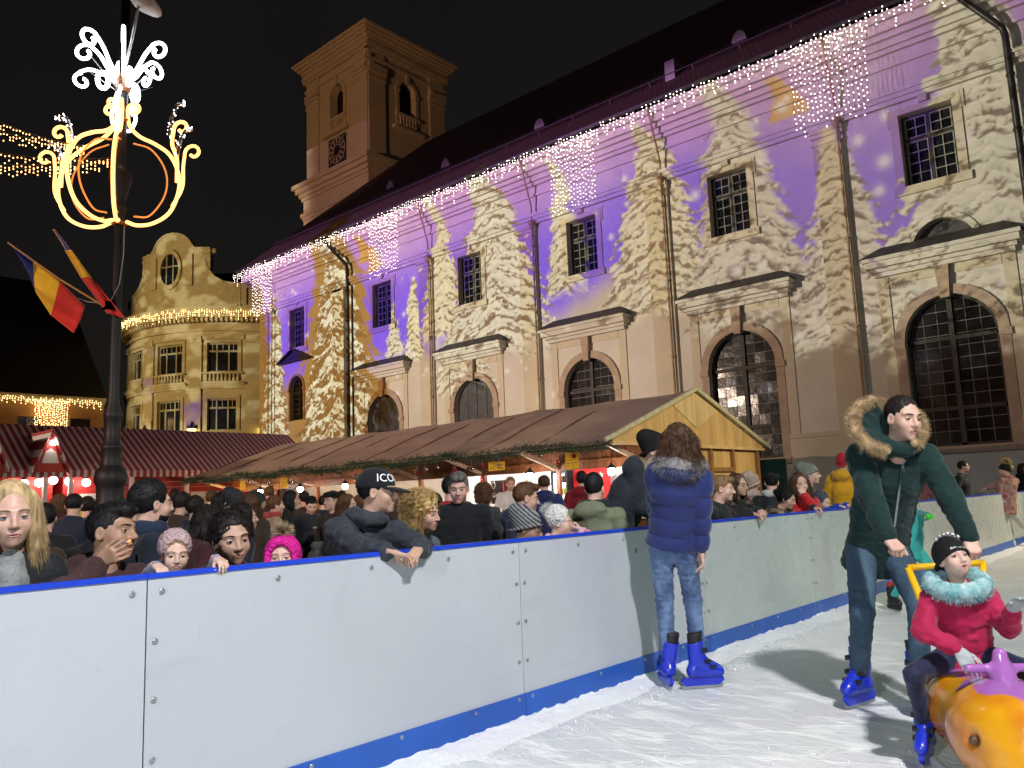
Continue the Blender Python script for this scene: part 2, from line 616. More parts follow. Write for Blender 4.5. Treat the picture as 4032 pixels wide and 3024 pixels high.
def ice_material():
    m = bpy.data.materials.new('rink_ice')
    n, l, b = nodes_of(m)
    tc = n.new('ShaderNodeTexCoord')

    def noise(scale, stretch=(1, 1, 1), rot=0., det=5., dist=0.):
        mp = n.new('ShaderNodeMapping')
        mp.inputs['Scale'].default_value = stretch
        mp.inputs['Rotation'].default_value = (0, 0, rot)
        l.new(tc.outputs['Object'], mp.inputs[0])
        z = n.new('ShaderNodeTexNoise')
        z.inputs['Scale'].default_value = scale
        z.inputs['Detail'].default_value = det
        z.inputs['Distortion'].default_value = dist
        l.new(mp.outputs[0], z.inputs[0])
        return z.outputs[0]

    def ramp(src, p0, p1, c0, c1):
        r = n.new('ShaderNodeValToRGB')
        r.color_ramp.elements[0].position, r.color_ramp.elements[1].position = p0, p1
        r.color_ramp.elements[0].color, r.color_ramp.elements[1].color = (*c0, 1), (*c1, 1)
        l.new(src, r.inputs[0])
        return r.outputs[0]

    def mixc(f, a, c, mode='MIX'):
        q = n.new('ShaderNodeMix')
        q.data_type = 'RGBA'
        q.blend_type = mode
        if isinstance(f, float):
            q.inputs[0].default_value = f
        else:
            l.new(f, q.inputs[0])
        l.new(a, q.inputs[6])
        l.new(c, q.inputs[7])
        return q.outputs[2]
    big = ramp(noise(.9, det=6), .35, .65, (.68, .70, .71), (.82, .83, .83))
    snow = ramp(noise(3.2, (1, 2.2, 1), .5, 8., .6), .5, .62, (0, 0, 0), (1, 1, 1))
    white = n.new('ShaderNodeRGB')
    white.outputs[0].default_value = (.88, .88, .88, 1)
    c = mixc(snow, big, white.outputs[0])
    scr = None
    for rot, st, sc_ in ((.35, (1, 26, 1), 3.), (1.25, (1, 30, 1), 2.6), (-.5, (1, 34, 1), 2.2), (2.2, (1, 24, 1), 3.4)):
        s = ramp(noise(sc_, st, rot, 2., .25), .60, .66, (0, 0, 0), (1, 1, 1))
        scr = s if scr is None else mixc(1.0, scr, s, 'LIGHTEN')
    for sc_, off in ((.55, 0.), (.8, 7.), (.4, 13.)):
        mp = n.new('ShaderNodeMapping')
        mp.inputs['Location'].default_value = (off, off * 1.7, 0)
        l.new(tc.outputs['Object'], mp.inputs[0])
        wv = n.new('ShaderNodeTexWave')
        wv.wave_type = 'RINGS'
        wv.rings_direction = 'Z'
        wv.inputs['Scale'].default_value = sc_ * 2.2
        wv.inputs['Distortion'].default_value = 9.
        wv.inputs['Detail'].default_value = 1.5
        wv.inputs['Detail Scale'].default_value = .35
        l.new(mp.outputs[0], wv.inputs[0])
        scr = mixc(1.0, scr, ramp(wv.outputs['Fac'], .965, .995, (0, 0, 0), (1, 1, 1)), 'LIGHTEN')
    gr = n.new('ShaderNodeRGB')
    gr.outputs[0].default_value = (.92, .93, .93, 1)
    k = n.new('ShaderNodeMath')
    k.operation = 'MULTIPLY'
    k.inputs[1].default_value = .34
    l.new(scr, k.inputs[0])
    c = mixc(k.outputs[0], c, gr.outputs[0])
    l.new(c, b.inputs['Base Color'])
    rr = n.new('ShaderNodeMapRange')
    rr.inputs[3].default_value, rr.inputs[4].default_value = .32, .75
    l.new(snow, rr.inputs[0])
    l.new(rr.outputs[0], b.inputs['Roughness'])
    hgt = n.new('ShaderNodeMath')
    hgt.operation = 'MULTIPLY_ADD'
    hgt.inputs[1].default_value = .5
    l.new(snow, hgt.inputs[0])
    l.new(noise(38., det=6.), hgt.inputs[2])
    h2 = n.new('ShaderNodeMath')
    h2.operation = 'MULTIPLY_ADD'
    h2.inputs[1].default_value = .3
    l.new(scr, h2.inputs[0])
    l.new(hgt.outputs[0], h2.inputs[2])
    bp = n.new('ShaderNodeBump')
    bp.inputs['Distance'].default_value = .012
    bp.inputs['Strength'].default_value = .8
    l.new(h2.outputs[0], bp.inputs['Height'])
    l.new(bp.outputs[0], b.inputs['Normal'])
    return m


ICE = ice_material()
ice = MB().box(BX, 22, -16, 40, -.149, 0.0).build('ice', ICE)
tag(ice, 'scratched white skating ice with scraped snow', 'ice', kind='structure')

# scraped-up snow along the foot of the boards, denser near the photographer
SNOW = mat('scraped_snow', (.83, .84, .85), .85, .05, 30, .6, 90)


def snow_ridge():
    ys = np.arange(0.5, 24, .016)
    xs = np.linspace(0, 1, 20)
    Y, S = np.meshgrid(ys, xs, indexing='ij')
    wid = .08 + .22 * _fbm(Y * 2.1, Y * 0 + 3, 5) + .05 * _fbm(Y * 9, Y * 0, 15)
    hgt = (.012 + .036 * _fbm(Y * 1.7, Y * 0 + 9, 8)) * (1 - S) ** 1.3 * (.45 + 1.1 * _fbm(Y * 14, S * 7, 21)) + .012 * (_fbm(Y * 45, S * 18, 4) - .5) * (1 - S)
    X = BX + .012 + S * wid + .02 * (_fbm(Y * 11, S * 5, 31) - .5) * S
    V = np.stack([X, Y, np.maximum(hgt, 0) * (S < 1) + .002 - .004 * (S >= 1)], -1).reshape(-1, 3)
    a = np.arange(len(ys) - 1)[:, None] * 20 + np.arange(19)[None]
    F = np.stack([a, a + 1, a + 21, a + 20], -1).reshape(-1, 4)[:, ::-1]
    # loose crumbs
    r = np.random.default_rng(5)
    n = 2600
    cy = 1.5 + 12 * r.random(n) ** 1.4
    cx = BX + .05 + .42 * r.random(n) ** 1.8
    rr = .003 + .010 * r.random(n) ** 3
    m2 = 900
    cy = np.concatenate([cy, 2 + 9 * r.random(m2)])
    cx = np.concatenate([cx, BX + .3 + 4.2 * r.random(m2)])
    rr = np.concatenate([rr, .0025 + .007 * r.random(m2) ** 3])
    Vo, Fo = octas(np.stack([cx, cy, rr * .5], -1), rr)
    return np_mesh('snow', np.concatenate([V, Vo]), [F, Fo + len(V)], [SNOW])


tag(link('snow', snow_ridge()), 'ridge of scraped snow along the foot of the boards', 'snow', kind='stuff')

# ---- rink boards: panels 2.4 m long


def board_material(name, col, rough, wave):
    """white polythene: smears, skate scuffs and a faint warp"""
    m = bpy.data.materials.new(name)
    n, l, b = nodes_of(m)
    tc = n.new('ShaderNodeTexCoord')

    def nz(scale, st, det=4., dist=0.):
        mp = n.new('ShaderNodeMapping')
        mp.inputs['Scale'].default_value = st
        l.new(tc.outputs['Object'], mp.inputs[0])
        z = n.new('ShaderNodeTexNoise')
        z.inputs['Scale'].default_value, z.inputs['Detail'].default_value, z.inputs['Distortion'].default_value = scale, det, dist
        l.new(mp.outputs[0], z.inputs[0])
        return z.outputs[0]

    def rp(src, p0, p1, c0, c1):
        r = n.new('ShaderNodeValToRGB')
        r.color_ramp.elements[0].position, r.color_ramp.elements[1].position = p0, p1
        r.color_ramp.elements[0].color, r.color_ramp.elements[1].color = (*c0, 1), (*c1, 1)
        l.new(src, r.inputs[0])
        return r.outputs[0]

    def mul(a, c, f=1.):
        q = n.new('ShaderNodeMix')
        q.data_type, q.blend_type = 'RGBA', 'MULTIPLY'
        q.inputs[0].default_value = f
        l.new(a, q.inputs[6])
        l.new(c, q.inputs[7])
        return q.outputs[2]
    c = np.array(col)
    a = rp(nz(1.1, (1, 1, .5), 5), .3, .7, tuple(c * .93), tuple(np.minimum(1, c * 1.05)))
    a = mul(a, rp(nz(2.3, (1, 1, 2.5), 7, .4), .60, .74, (1, 1, 1), (.92, .925, .93)))
    a = mul(a, rp(nz(3.0, (1, 6, 26), 3, .3), .66, .70, (1, 1, 1), (.86, .87, .88)), .5)
    a = mul(a, rp(nz(2.0, (1, 22, 7), 3, .8), .68, .71, (1, 1, 1), (.82, .83, .85)), .4)
    l.new(a, b.inputs['Base Color'])
    r = n.new('ShaderNodeMapRange')
    r.inputs[3].default_value, r.inputs[4].default_value = rough - .08, rough + .14
    l.new(nz(4., (1, 1, 1), 5), r.inputs[0])
    l.new(r.outputs[0], b.inputs['Roughness'])
    bp = n.new('ShaderNodeBump')
    bp.inputs['Strength'].default_value, bp.inputs['Distance'].default_value = wave, .02
    l.new(nz(1.5, (1, 1, .7), 2), bp.inputs['Height'])
    l.new(bp.outputs[0], b.inputs['Normal'])
    return m


PANEL = board_material('board_plastic', (.475, .505, .55), .32, .12)
PANEL_W = board_material('board_plastic_wavy', (.50, .54, .54), .26, .5)
BLUE = mat('blue_plastic', (.015, .09, .42), .4, .12, 3, .05, 30)
BLUECAP = mat('blue_cap', (.01, .05, .52), .35, .08, 3)
STEEL = mat('screw_steel', (.45, .46, .48), .35, .1, 30, metal=.9)
SMUDGE = mat('board_smudge', (.42, .44, .46), .5, .2, 20)
scr_me = MB().lathe([(.013, 0), (.012, .003), (.007, .005), (.004, .002)], seg=10).mesh('screw', STEEL, True)
J0, PL = 1.57, 2.4
ORD = ('first', 'second', 'third', 'fourth', 'fifth', 'sixth', 'seventh', 'eighth', 'ninth', 'tenth', 'eleventh', 'twelfth')
pn = {0: 'white rink board at the photograph\'s lower left corner below the blonde woman',
      1: 'long white rink board below the toddler and the boy in the black cap',
      2: 'white rink board below the striped beanie and the toddler in white',
      3: 'greenish white rink board behind the skating girl in navy',
      4: 'dented white rink board beside the man in the green parka'}
for k in range(-2, 12):
    y0, y1 = J0 + (k - 1) * PL, J0 + k * PL
    if k < 0:
        lab = 'white rink board outside the picture, %s from the lower left corner' % ORD[-k]
    elif k in pn:
        lab = pn[k]
    else:
        lab = 'far white rink board, %s along beyond the man in the green parka' % ORD[k - 5]
    rb = tag(empty('rink_board', (BX, (y0 + y1) / 2, 0)), lab, 'rink board', 'boards around the ice rink')
    hw = PL / 2 - .003
    wob = .004 if k >= 3 else 0
    # panel as a slightly wavy sheet with thickness
    nu, nv = 24, 10
    V = []
    for s_, off in ((0, 0.), (1, -.016)):
        for i in range(nu + 1):
            for j in range(nv + 1):
                yy, zz = -hw + 2 * hw * i / nu, .150 + .952 * j / nv
                V.append((off + wob * math.sin(3.1 * yy + k) * math.sin(5 * zz + 2 * k), yy, zz))
    n1 = (nu + 1) * (nv + 1)
    Fq = []
    for i in range(nu):
        for j in range(nv):
            a = i * (nv + 1) + j
            Fq.append((a, a + nv + 1, a + nv + 2, a + 1))
            Fq.append((n1 + a, n1 + a + 1, n1 + a + nv + 2, n1 + a + nv + 1))
    rim = [i * (nv + 1) for i in range(nu + 1)], [i * (nv + 1) + nv for i in range(nu + 1)], list(range(nv + 1)), [nu * (nv + 1) + j for j in range(nv + 1)]
    for ring in rim:
        k0 = len(V)
        V += [V[q] for q in ring] + [V[q + n1] for q in ring]
        for q in range(len(ring) - 1):
            Fq.append((k0 + q, k0 + q + 1, k0 + len(ring) + q + 1, k0 + len(ring) + q))
    link('panel', np_mesh('panel', V, np.array(Fq), [PANEL_W if k >= 3 else PANEL]), rb)
    MB().box(-.012, .012, -hw, hw, -.004, .162).build('kick_plate', BLUE, rb)
    MB().box(-.042, .006, -hw - .002, hw + .002, 1.102, 1.124).build('cap_rail', BLUECAP, rb)
    MB().box(-.07, -.017, -hw, -hw + .04, GZ, 1.10).box(-.07, -.017, hw - .04, hw, GZ, 1.10).box(-.05, -.017, -hw + .05, hw - .05, .55, .60).build('support_frame', mat('galvanised', (.35, .36, .37), .45, .1, 8, metal=.6), rb)
    if 0 <= k <= 5:
        R90 = (0, rad(90), 0)
        for i in range(5):
            yy = -hw + .06 + (2 * hw - .12) * i / 4
            link('screw', scr_me, rb, (.003, yy, 1.045), None, R90)
            link('screw', scr_me, rb, (.013, yy + (.18 if 0 < i < 4 else 0), .138), None, R90)
        for zz in (.36, .60, .84):
            link('screw', scr_me, rb, (.003, -hw + .035, zz), None, R90)
            if k != 0:
                link('screw', scr_me, rb, (.003, hw - .035, zz), None, R90)


# ------------------------------------------------------------------ walls with openings
def outline(o, n=14):
    """(u0,u1,v0,v1,arch) -> list of outline points, counter-clockwise from bottom left"""
    u0, u1, v0, v1, ar = o
    if not ar:
        return [(u0, v0), (u1, v0), (u1, v1), (u0, v1)]
    c, r = (u0 + u1) / 2, (u1 - u0) / 2
    rise = r if ar is True else ar
    return [(u0, v0), (u1, v0)] + [(c + r * math.cos(math.pi * i / n), v1 - rise + rise * math.sin(math.pi * i / n)) for i in range(n + 1)]


def wall_skin(mb, Mf, u0, u1, v0, v1, ops, depth, ustep=None, m=0, mr=0):
    us = {u0, u1}
    vs = {v0, v1}
    for o in ops:
        us |= {o[0], o[1]}
        vs |= {o[2], o[3]}
    us, vs = sorted(us), sorted(vs)
    if ustep:
        a = []
        for p, q in zip(us, us[1:]):
            k = max(1, math.ceil((q - p) / ustep))
            a += [p + (q - p) * i / k for i in range(k)]
        us = a + [us[-1]]
    for a, b in zip(us, us[1:]):
        for c, d in zip(vs, vs[1:]):
            x, y = (a + b) / 2, (c + d) / 2
            if any(o[0] < x < o[1] and o[2] < y < o[3] for o in ops):
                continue
            mb.quad(Mf(a, c, 0), Mf(b, c, 0), Mf(b, d, 0), Mf(a, d, 0), m)
    for o in ops:
        P = outline(o)
        if o[4]:
            A = P[2:]
            for (x0, y0), (x1, y1) in zip(A, A[1:]):
                mb.quad(Mf(x0, y0, 0), Mf(x0, o[3], 0), Mf(x1, o[3], 0), Mf(x1, y1, 0), m)
        for (x0, y0), (x1, y1) in zip(P, P[1:] + P[:1]):
            mb.quad(Mf(x0, y0, 0), Mf(x1, y1, 0), Mf(x1, y1, depth), Mf(x0, y0, depth), mr)


def mbox(mb, Mf, u0, u1, v0, v1, d0, d1, m=0):
    """box in wall coordinates; d0 = outer (negative = proud), d1 = inner"""
    mb.hexa([Mf(u0, v0, d0), Mf(u1, v0, d0), Mf(u1, v0, d1), Mf(u0, v0, d1), Mf(u0, v1, d0), Mf(u1, v1, d0), Mf(u1, v1, d1), Mf(u0, v1, d1)], m)


def course(mb, Mf, u0, u1, prof, ustep=None, m=0):
    """moulding: prof = [(v0,v1,proud), ...]"""
    k = max(1, math.ceil((u1 - u0) / ustep)) if ustep else 1
    for i in range(k):
        a, b = u0 + (u1 - u0) * i / k, u0 + (u1 - u0) * (i + 1) / k
        for v0, v1, p in prof:
            mbox(mb, Mf, a, b, v0, v1, -p, .05, m)


def pane_parts(parent, Mf, o, cols, rows, d, mat_, base, gap=.012, jit=.012, rng=random, name='pane', minh=.05):
    """separate panes clipped by the arch; cols/rows = break lists"""
    u0, u1, v0, v1, ar = o
    c, r = (u0 + u1) / 2, (u1 - u0) / 2
    rise = r if ar is True else (ar or 0)

    def top(u):
        return v1 if not ar else v1 - rise + rise * math.sqrt(max(0, 1 - ((u - c) / r) ** 2))
    for a, b in zip(cols, cols[1:]):
        for p, q in zip(rows, rows[1:]):
            a_, b_, p_, q_ = a + gap, b - gap, p + gap, q - gap
            if not ar or min(top(a_), top(b_)) >= q_:
                pts = [(a_, p_), (b_, p_), (b_, q_), (a_, q_)]
            else:
                tt = [(a_ + (b_ - a_) * i / 4) for i in range(5)]
                if max(top(t) for t in tt) < p_ + minh:
                    continue
                pts = [(a_, p_), (b_, p_)] + [(t, max(p_ + .003, min(q_, top(t) - .01))) for t in tt[::-1]]
            j = [rng.uniform(-jit, jit) for _ in range(3)]
            um, vm = (a + b) / 2, (p + q) / 2
            W = [Vector(Mf(x, y, d + j[0] + j[1] * (x - um) / (b - a) * 2 + j[2] * (y - vm) / (q - p) * 2)) - Vector(base) for x, y in pts]
            back = Vector(Mf(um, vm, d + .05)) - Vector(Mf(um, vm, d + .04))
            mm = MB().poly(W, back)
            mm.build(name, mat_, parent)


PLASTER = mat('church_plaster', (.62, .57, .49), .85, .06, .8, .25, 14, .2)
PLASTER_Y = mat('church_plaster_yellow', (.58, .50, .37), .85, .07, .8, .25, 14, .2)
STONE = mat('church_stone', (.42, .31, .23), .8, .12, 3, .3, 20, .2)
WFRAME = mat('window_frame_white', (.34, .31, .28), .6, .1, 4)
WDARK = mat('window_frame_dark', (.035, .028, .024), .6, .2, 4)
GLASS = mat('dark_glass', (.012, .013, .018), .09, .3, 2, .12, 5, .8)
GLASS_OLD = mat('old_glass', (.016, .012, .012), .16, .6, 1.3, .5, 4, .22)
BOARD = mat('dark_board', (.045, .042, .045), .5, .4, 5, .3, 12, .5)
SLATE = mat('slate', (.045, .04, .042), .6, .3, 6, .4, 20)
PIPE = mat('pipe_brown', (.40, .27, .16), .5, .2, 4)
PIPEB = mat('pipe_black', (.02, .017, .016), .45, .2, 4)


def roof_material():
    m = bpy.data.materials.new('roof_tiles')
    n, l, b = nodes_of(m)
    tc = n.new('ShaderNodeTexCoord')
    w = n.new('ShaderNodeTexBrick')
    w.inputs['Scale'].default_value = 1.0
    w.inputs['Brick Width'].default_value = .22
    w.inputs['Row Height'].default_value = .2
    w.inputs['Mortar Size'].default_value = .02
    mp = n.new('ShaderNodeMapping')
    l.new(tc.outputs['Object'], mp.inputs[0])
    l.new(mp.outputs[0], w.inputs[0])
    w.inputs['Color1'].default_value = (.10, .05, .035, 1)
    w.inputs['Color2'].default_value = (.075, .04, .03, 1)
    w.inputs['Mortar'].default_value = (.02, .012, .01, 1)
    l.new(w.outputs[0], b.inputs['Base Color'])
    b.inputs['Roughness'].default_value = .7
    bp = n.new('ShaderNodeBump')
    bp.inputs['Distance'].default_value = .03
    l.new(w.outputs[1], bp.inputs['Height'])
    bp.invert = True
    l.new(bp.outputs[0], b.inputs['Normal'])
    return m


ROOF = roof_material()


def MC(u, v, d):
    return (u, YF + d, v)


church = tag(empty('church', (-20, YF, GZ)), 'long cream church with arched windows, lit by coloured snowy tree projections', 'church')
CB = (-20, YF, GZ)


def rel(mb, name, mats, parent=None, base=CB, smooth=False):
    v = [(x - base[0], y - base[1], z - base[2]) for x, y, z in mb.v]
    mb.v = v
    return mb.build(name, mats, parent or church, smooth)


BAYS = [-5.9, -12.75, -19.55, -26.3, -32.95]
UPW = [(b - .78, b + .78, 10.8, 13.2, False) for b in BAYS] + [(-41.75, -40.2, 10.9, 13.3, False)]
LOW = [(b - 1.29, b + 1.29, 2.45, 7.1, True) for b in BAYS] + [(-41.7, -40.3, 6.5, 9.15, True)]
OCU = (-6.7, -4.9, 8.62, 9.52, .9)
DOOR = (-41.9, -39.6, -.1, 5.15, True)
mb = MB()
wall_skin(mb, MC, -45, 5, GZ, 16.0, UPW + LOW + [OCU, DOOR], .5, None, 0, 1)
mb.quad((-45, YF, GZ), (-45, YF, 16), (-45, YF + 15, 16), (-45, YF + 15, GZ))
for o in LOW + UPW + [DOOR]:
    mbox(mb, MC, o[0] - .05, o[1] + .05, o[2] - .05, o[3] + .05, .52, .56, 2)
rel(mb, 'wall', [PLASTER, PLASTER_Y, mat('dark_interior', (.008, .007, .007), .8, 0)])
# pilaster strips with capitals
STRIPS = [-44.5, -36.8, -29.4, -22.55, -15.75, -8.95]
for i, u in enumerate(STRIPS):
    mb = MB()
    w = .5 if i else .45
    mbox(mb, MC, u - w, u + w, 3.2, 13.55, -.13, .02)
    if i == 1:
        mbox(mb, MC, u - .25, u + .75, 3.2, 13.55, -.26, .02)
    course(mb, MC, u - w - .04, u + w + .04, [(13.0, 13.12, .18), (13.25, 13.4, .2), (13.4, 13.55, .26)])
    rel(mb, 'pilaster', PLASTER_Y)
    mb = MB()
    mbox(mb, MC, u - w - .05, u + w + .05, GZ, 3.198, -.2, .02)
    rel(mb, 'pilaster_base', PLASTER_Y)
# plinth between the openings
edges = [-45.0, -41.95, -39.55] + [e for b in BAYS[::-1] for e in (b - 1.6, b + 1.6)] + [5.0]
for a, b in zip(edges[::2], edges[1::2]):
    mb = MB()
    course(mb, MC, a, b, [(GZ, 3.05, .12), (3.05, 3.195, .19)])
    rel(mb, 'plinth', PLASTER_Y)
# entablature and main cornice
mb = MB()
course(mb, MC, -45.2, 5, [(13.6, 13.75, .16), (13.75, 13.9, .24), (13.9, 14.02, .30), (14.9, 15.0, .10), (15.0, 15.35, .06)], None)
rel(mb, 'architrave', PLASTER)
mb = MB()
course(mb, MC, -45.6, 5, [(15.35, 15.5, .22), (15.5, 15.72, .34), (15.72, 15.9, .5), (15.9, 16.2, .66), (16.2, 16.45, .82)], None)
mb.box(-46.3, -45.0, YF - .6, YF + 15, 15.9, 16.45)
rel(mb, 'cornice', PLASTER)
mb = MB().tube([(-46.4, YF - .98, 16.58), (5, YF - .98, 16.58)], .10, 8)
rel(mb, 'gutter', mat('zinc_dark', (.05, .045, .045), .5, .2, 3), smooth=True)
# hipped tile roof
mb = MB()
E0, E1, EY, EZ = -46.4, 5.0, YF - .95, 16.62
RY, RZ = 34.9, 25.4
mb.quad((E0, EY, EZ), (E1, EY, EZ), (E1, RY, RZ), (E0 + 8.9, RY, RZ))
mb.add([(E0, EY, EZ), (E0 + 8.9, RY, RZ), (E0, RY + 8.9, EZ)], [(0, 1, 2)])
mb.quad((E0 + 8.9, RY, RZ), (E1, RY, RZ), (E1, RY + 8.9, EZ), (E0, RY + 8.9, EZ))
roof = rel(mb, 'roof', ROOF)


def on_roof(u, z):
    return (u, EY + (z - EZ) / (RZ - EZ) * (RY - EY), z)


rb_ = (CB[0], CB[1], CB[2])
for u, z, kind in ((-15.0, 18.4, 'box'), (-12.2, 18.7, 'arch'), (-22.3, 18.7, 'arch'), (-29.0, 19.0, 'arch'), (-34.0, 19.4, 'arch')):
    p = on_roof(u, z)
    mb = MB()
    if kind == 'box':
        mb.box(u - .22, u + .22, p[1] - .5, p[1] + .3, z - .5, z + .35)
    else:
        pts = [(u + .3 * math.cos(a), p[1] - .3, z - .1 + .45 * math.sin(a)) for a in [math.pi * i / 8 for i in range(9)]]
        mb.poly(pts, (0, .8, 0))
    rel(mb, 'roof_vent', mat('vent_metal', (.42, .36, .36), .5, .1, 5), roof)
mb = MB()
for z in (18.0,):
    p0, p1 = on_roof(-44, z), on_roof(5, z)
    mb.tube([(p0[0], p0[1] - .1, p0[2] + .18), (p1[0], p1[1] - .1, p1[2] + .18)], .025, 5)
    for i in range(25):
        q = on_roof(-44 + 2 * i, z)
        mb.bar((q[0], q[1] + .02, q[2]), (q[0], q[1] - .1, q[2] + .2), .02, .02, (1, 0, 0))
rel(mb, 'snow_guard', mat('guard_iron', (.12, .11, .14), .4, .1, 4, metal=.5), roof)

# upper windows: stone surround, sill, dark timber frame, white casements, single panes
WY = .30
for o in UPW:
    u0, u1, v0, v1, _ = o
    base = (-20, YF, GZ)
    mb = MB()
    for a, b, c, d in ((u0 - .26, u0 - .005, v0 - .02, v1 + .2), (u1 + .005, u1 + .26, v0 - .02, v1 + .2), (u0 - .005, u1 + .005, v1 + .005, v1 + .2)):
        mbox(mb, MC, a, b, c, d, -.05, .02)
    mbox(mb, MC, u0 - .34, u1 + .34, v0 - .30, v0 - .022, -.10, .02)
    mbox(mb, MC, u0 - .36, u0 - .27, v1 - .35, v1 + .24, -.04, .02)
    mbox(mb, MC, u1 + .27, u1 + .36, v1 - .35, v1 + .24, -.04, .02)
    mbox(mb, MC, (u0 + u1) / 2 - .13, (u0 + u1) / 2 + .13, v1 + .21, v1 + .5, -.12, .02)
    w = rel(mb, 'window', PLASTER_Y)
    um, tr = (u0 + u1) / 2, v0 + .66 * (v1 - v0)
    mb = MB()
    for a, b, c, d in ((u0, u0 + .09, v0, v1), (u1 - .09, u1, v0, v1), (u0 + .09, u1 - .09, v0, v0 + .08), (u0 + .09, u1 - .09, v1 - .08, v1), (um - .05, um + .05, v0 + .08, v1 - .08)):
        mbox(mb, MC, a, b, c, d, WY - .04, WY + .1)
    for a, b in ((u0 + .09, um - .05), (um + .05, u1 - .09)):
        mbox(mb, MC, a, b, tr - .06, tr + .06, WY - .04, WY + .1)
    rel(mb, 'frame', WDARK, w)
    mb = MB()
    for a, b in ((u0 + .095, um - .055), (um + .055, u1 - .095)):
        for c, d, nr in ((v0 + .085, tr - .065, 4), (tr + .065, v1 - .085, 2)):
            t = .028
            mbox(mb, MC, a, a + t, c, d, WY - .02, WY + .05)
            mbox(mb, MC, b - t, b, c, d, WY - .02, WY + .05)
            mbox(mb, MC, a + t, b - t, c, c + t, WY - .02, WY + .05)
            mbox(mb, MC, a + t, b - t, d - t, d, WY - .02, WY + .05)
            mbox(mb, MC, (a + b) / 2 - .011, (a + b) / 2 + .011, c + t, d - t, WY - .01, WY + .04)
            for r_ in range(1, nr):
                z = c + (d - c) * r_ / nr
                mbox(mb, MC, a + t, (a + b) / 2 - .011, z - .011, z + .011, WY - .01, WY + .04)
                mbox(mb, MC, (a + b) / 2 + .011, b - t, z - .011, z + .011, WY - .01, WY + .04)
    rel(mb, 'casement', WFRAME, w)
    for a, b in ((u0 + .12, um - .08), (um + .08, u1 - .12)):
        for c, d, nr in ((v0 + .11, tr - .09, 4), (tr + .09, v1 - .11, 2)):
            pane_parts(w, MC, o, [a, (a + b) / 2, b], [c + (d - c) * i / nr for i in range(nr + 1)], WY + .055, GLASS, base)
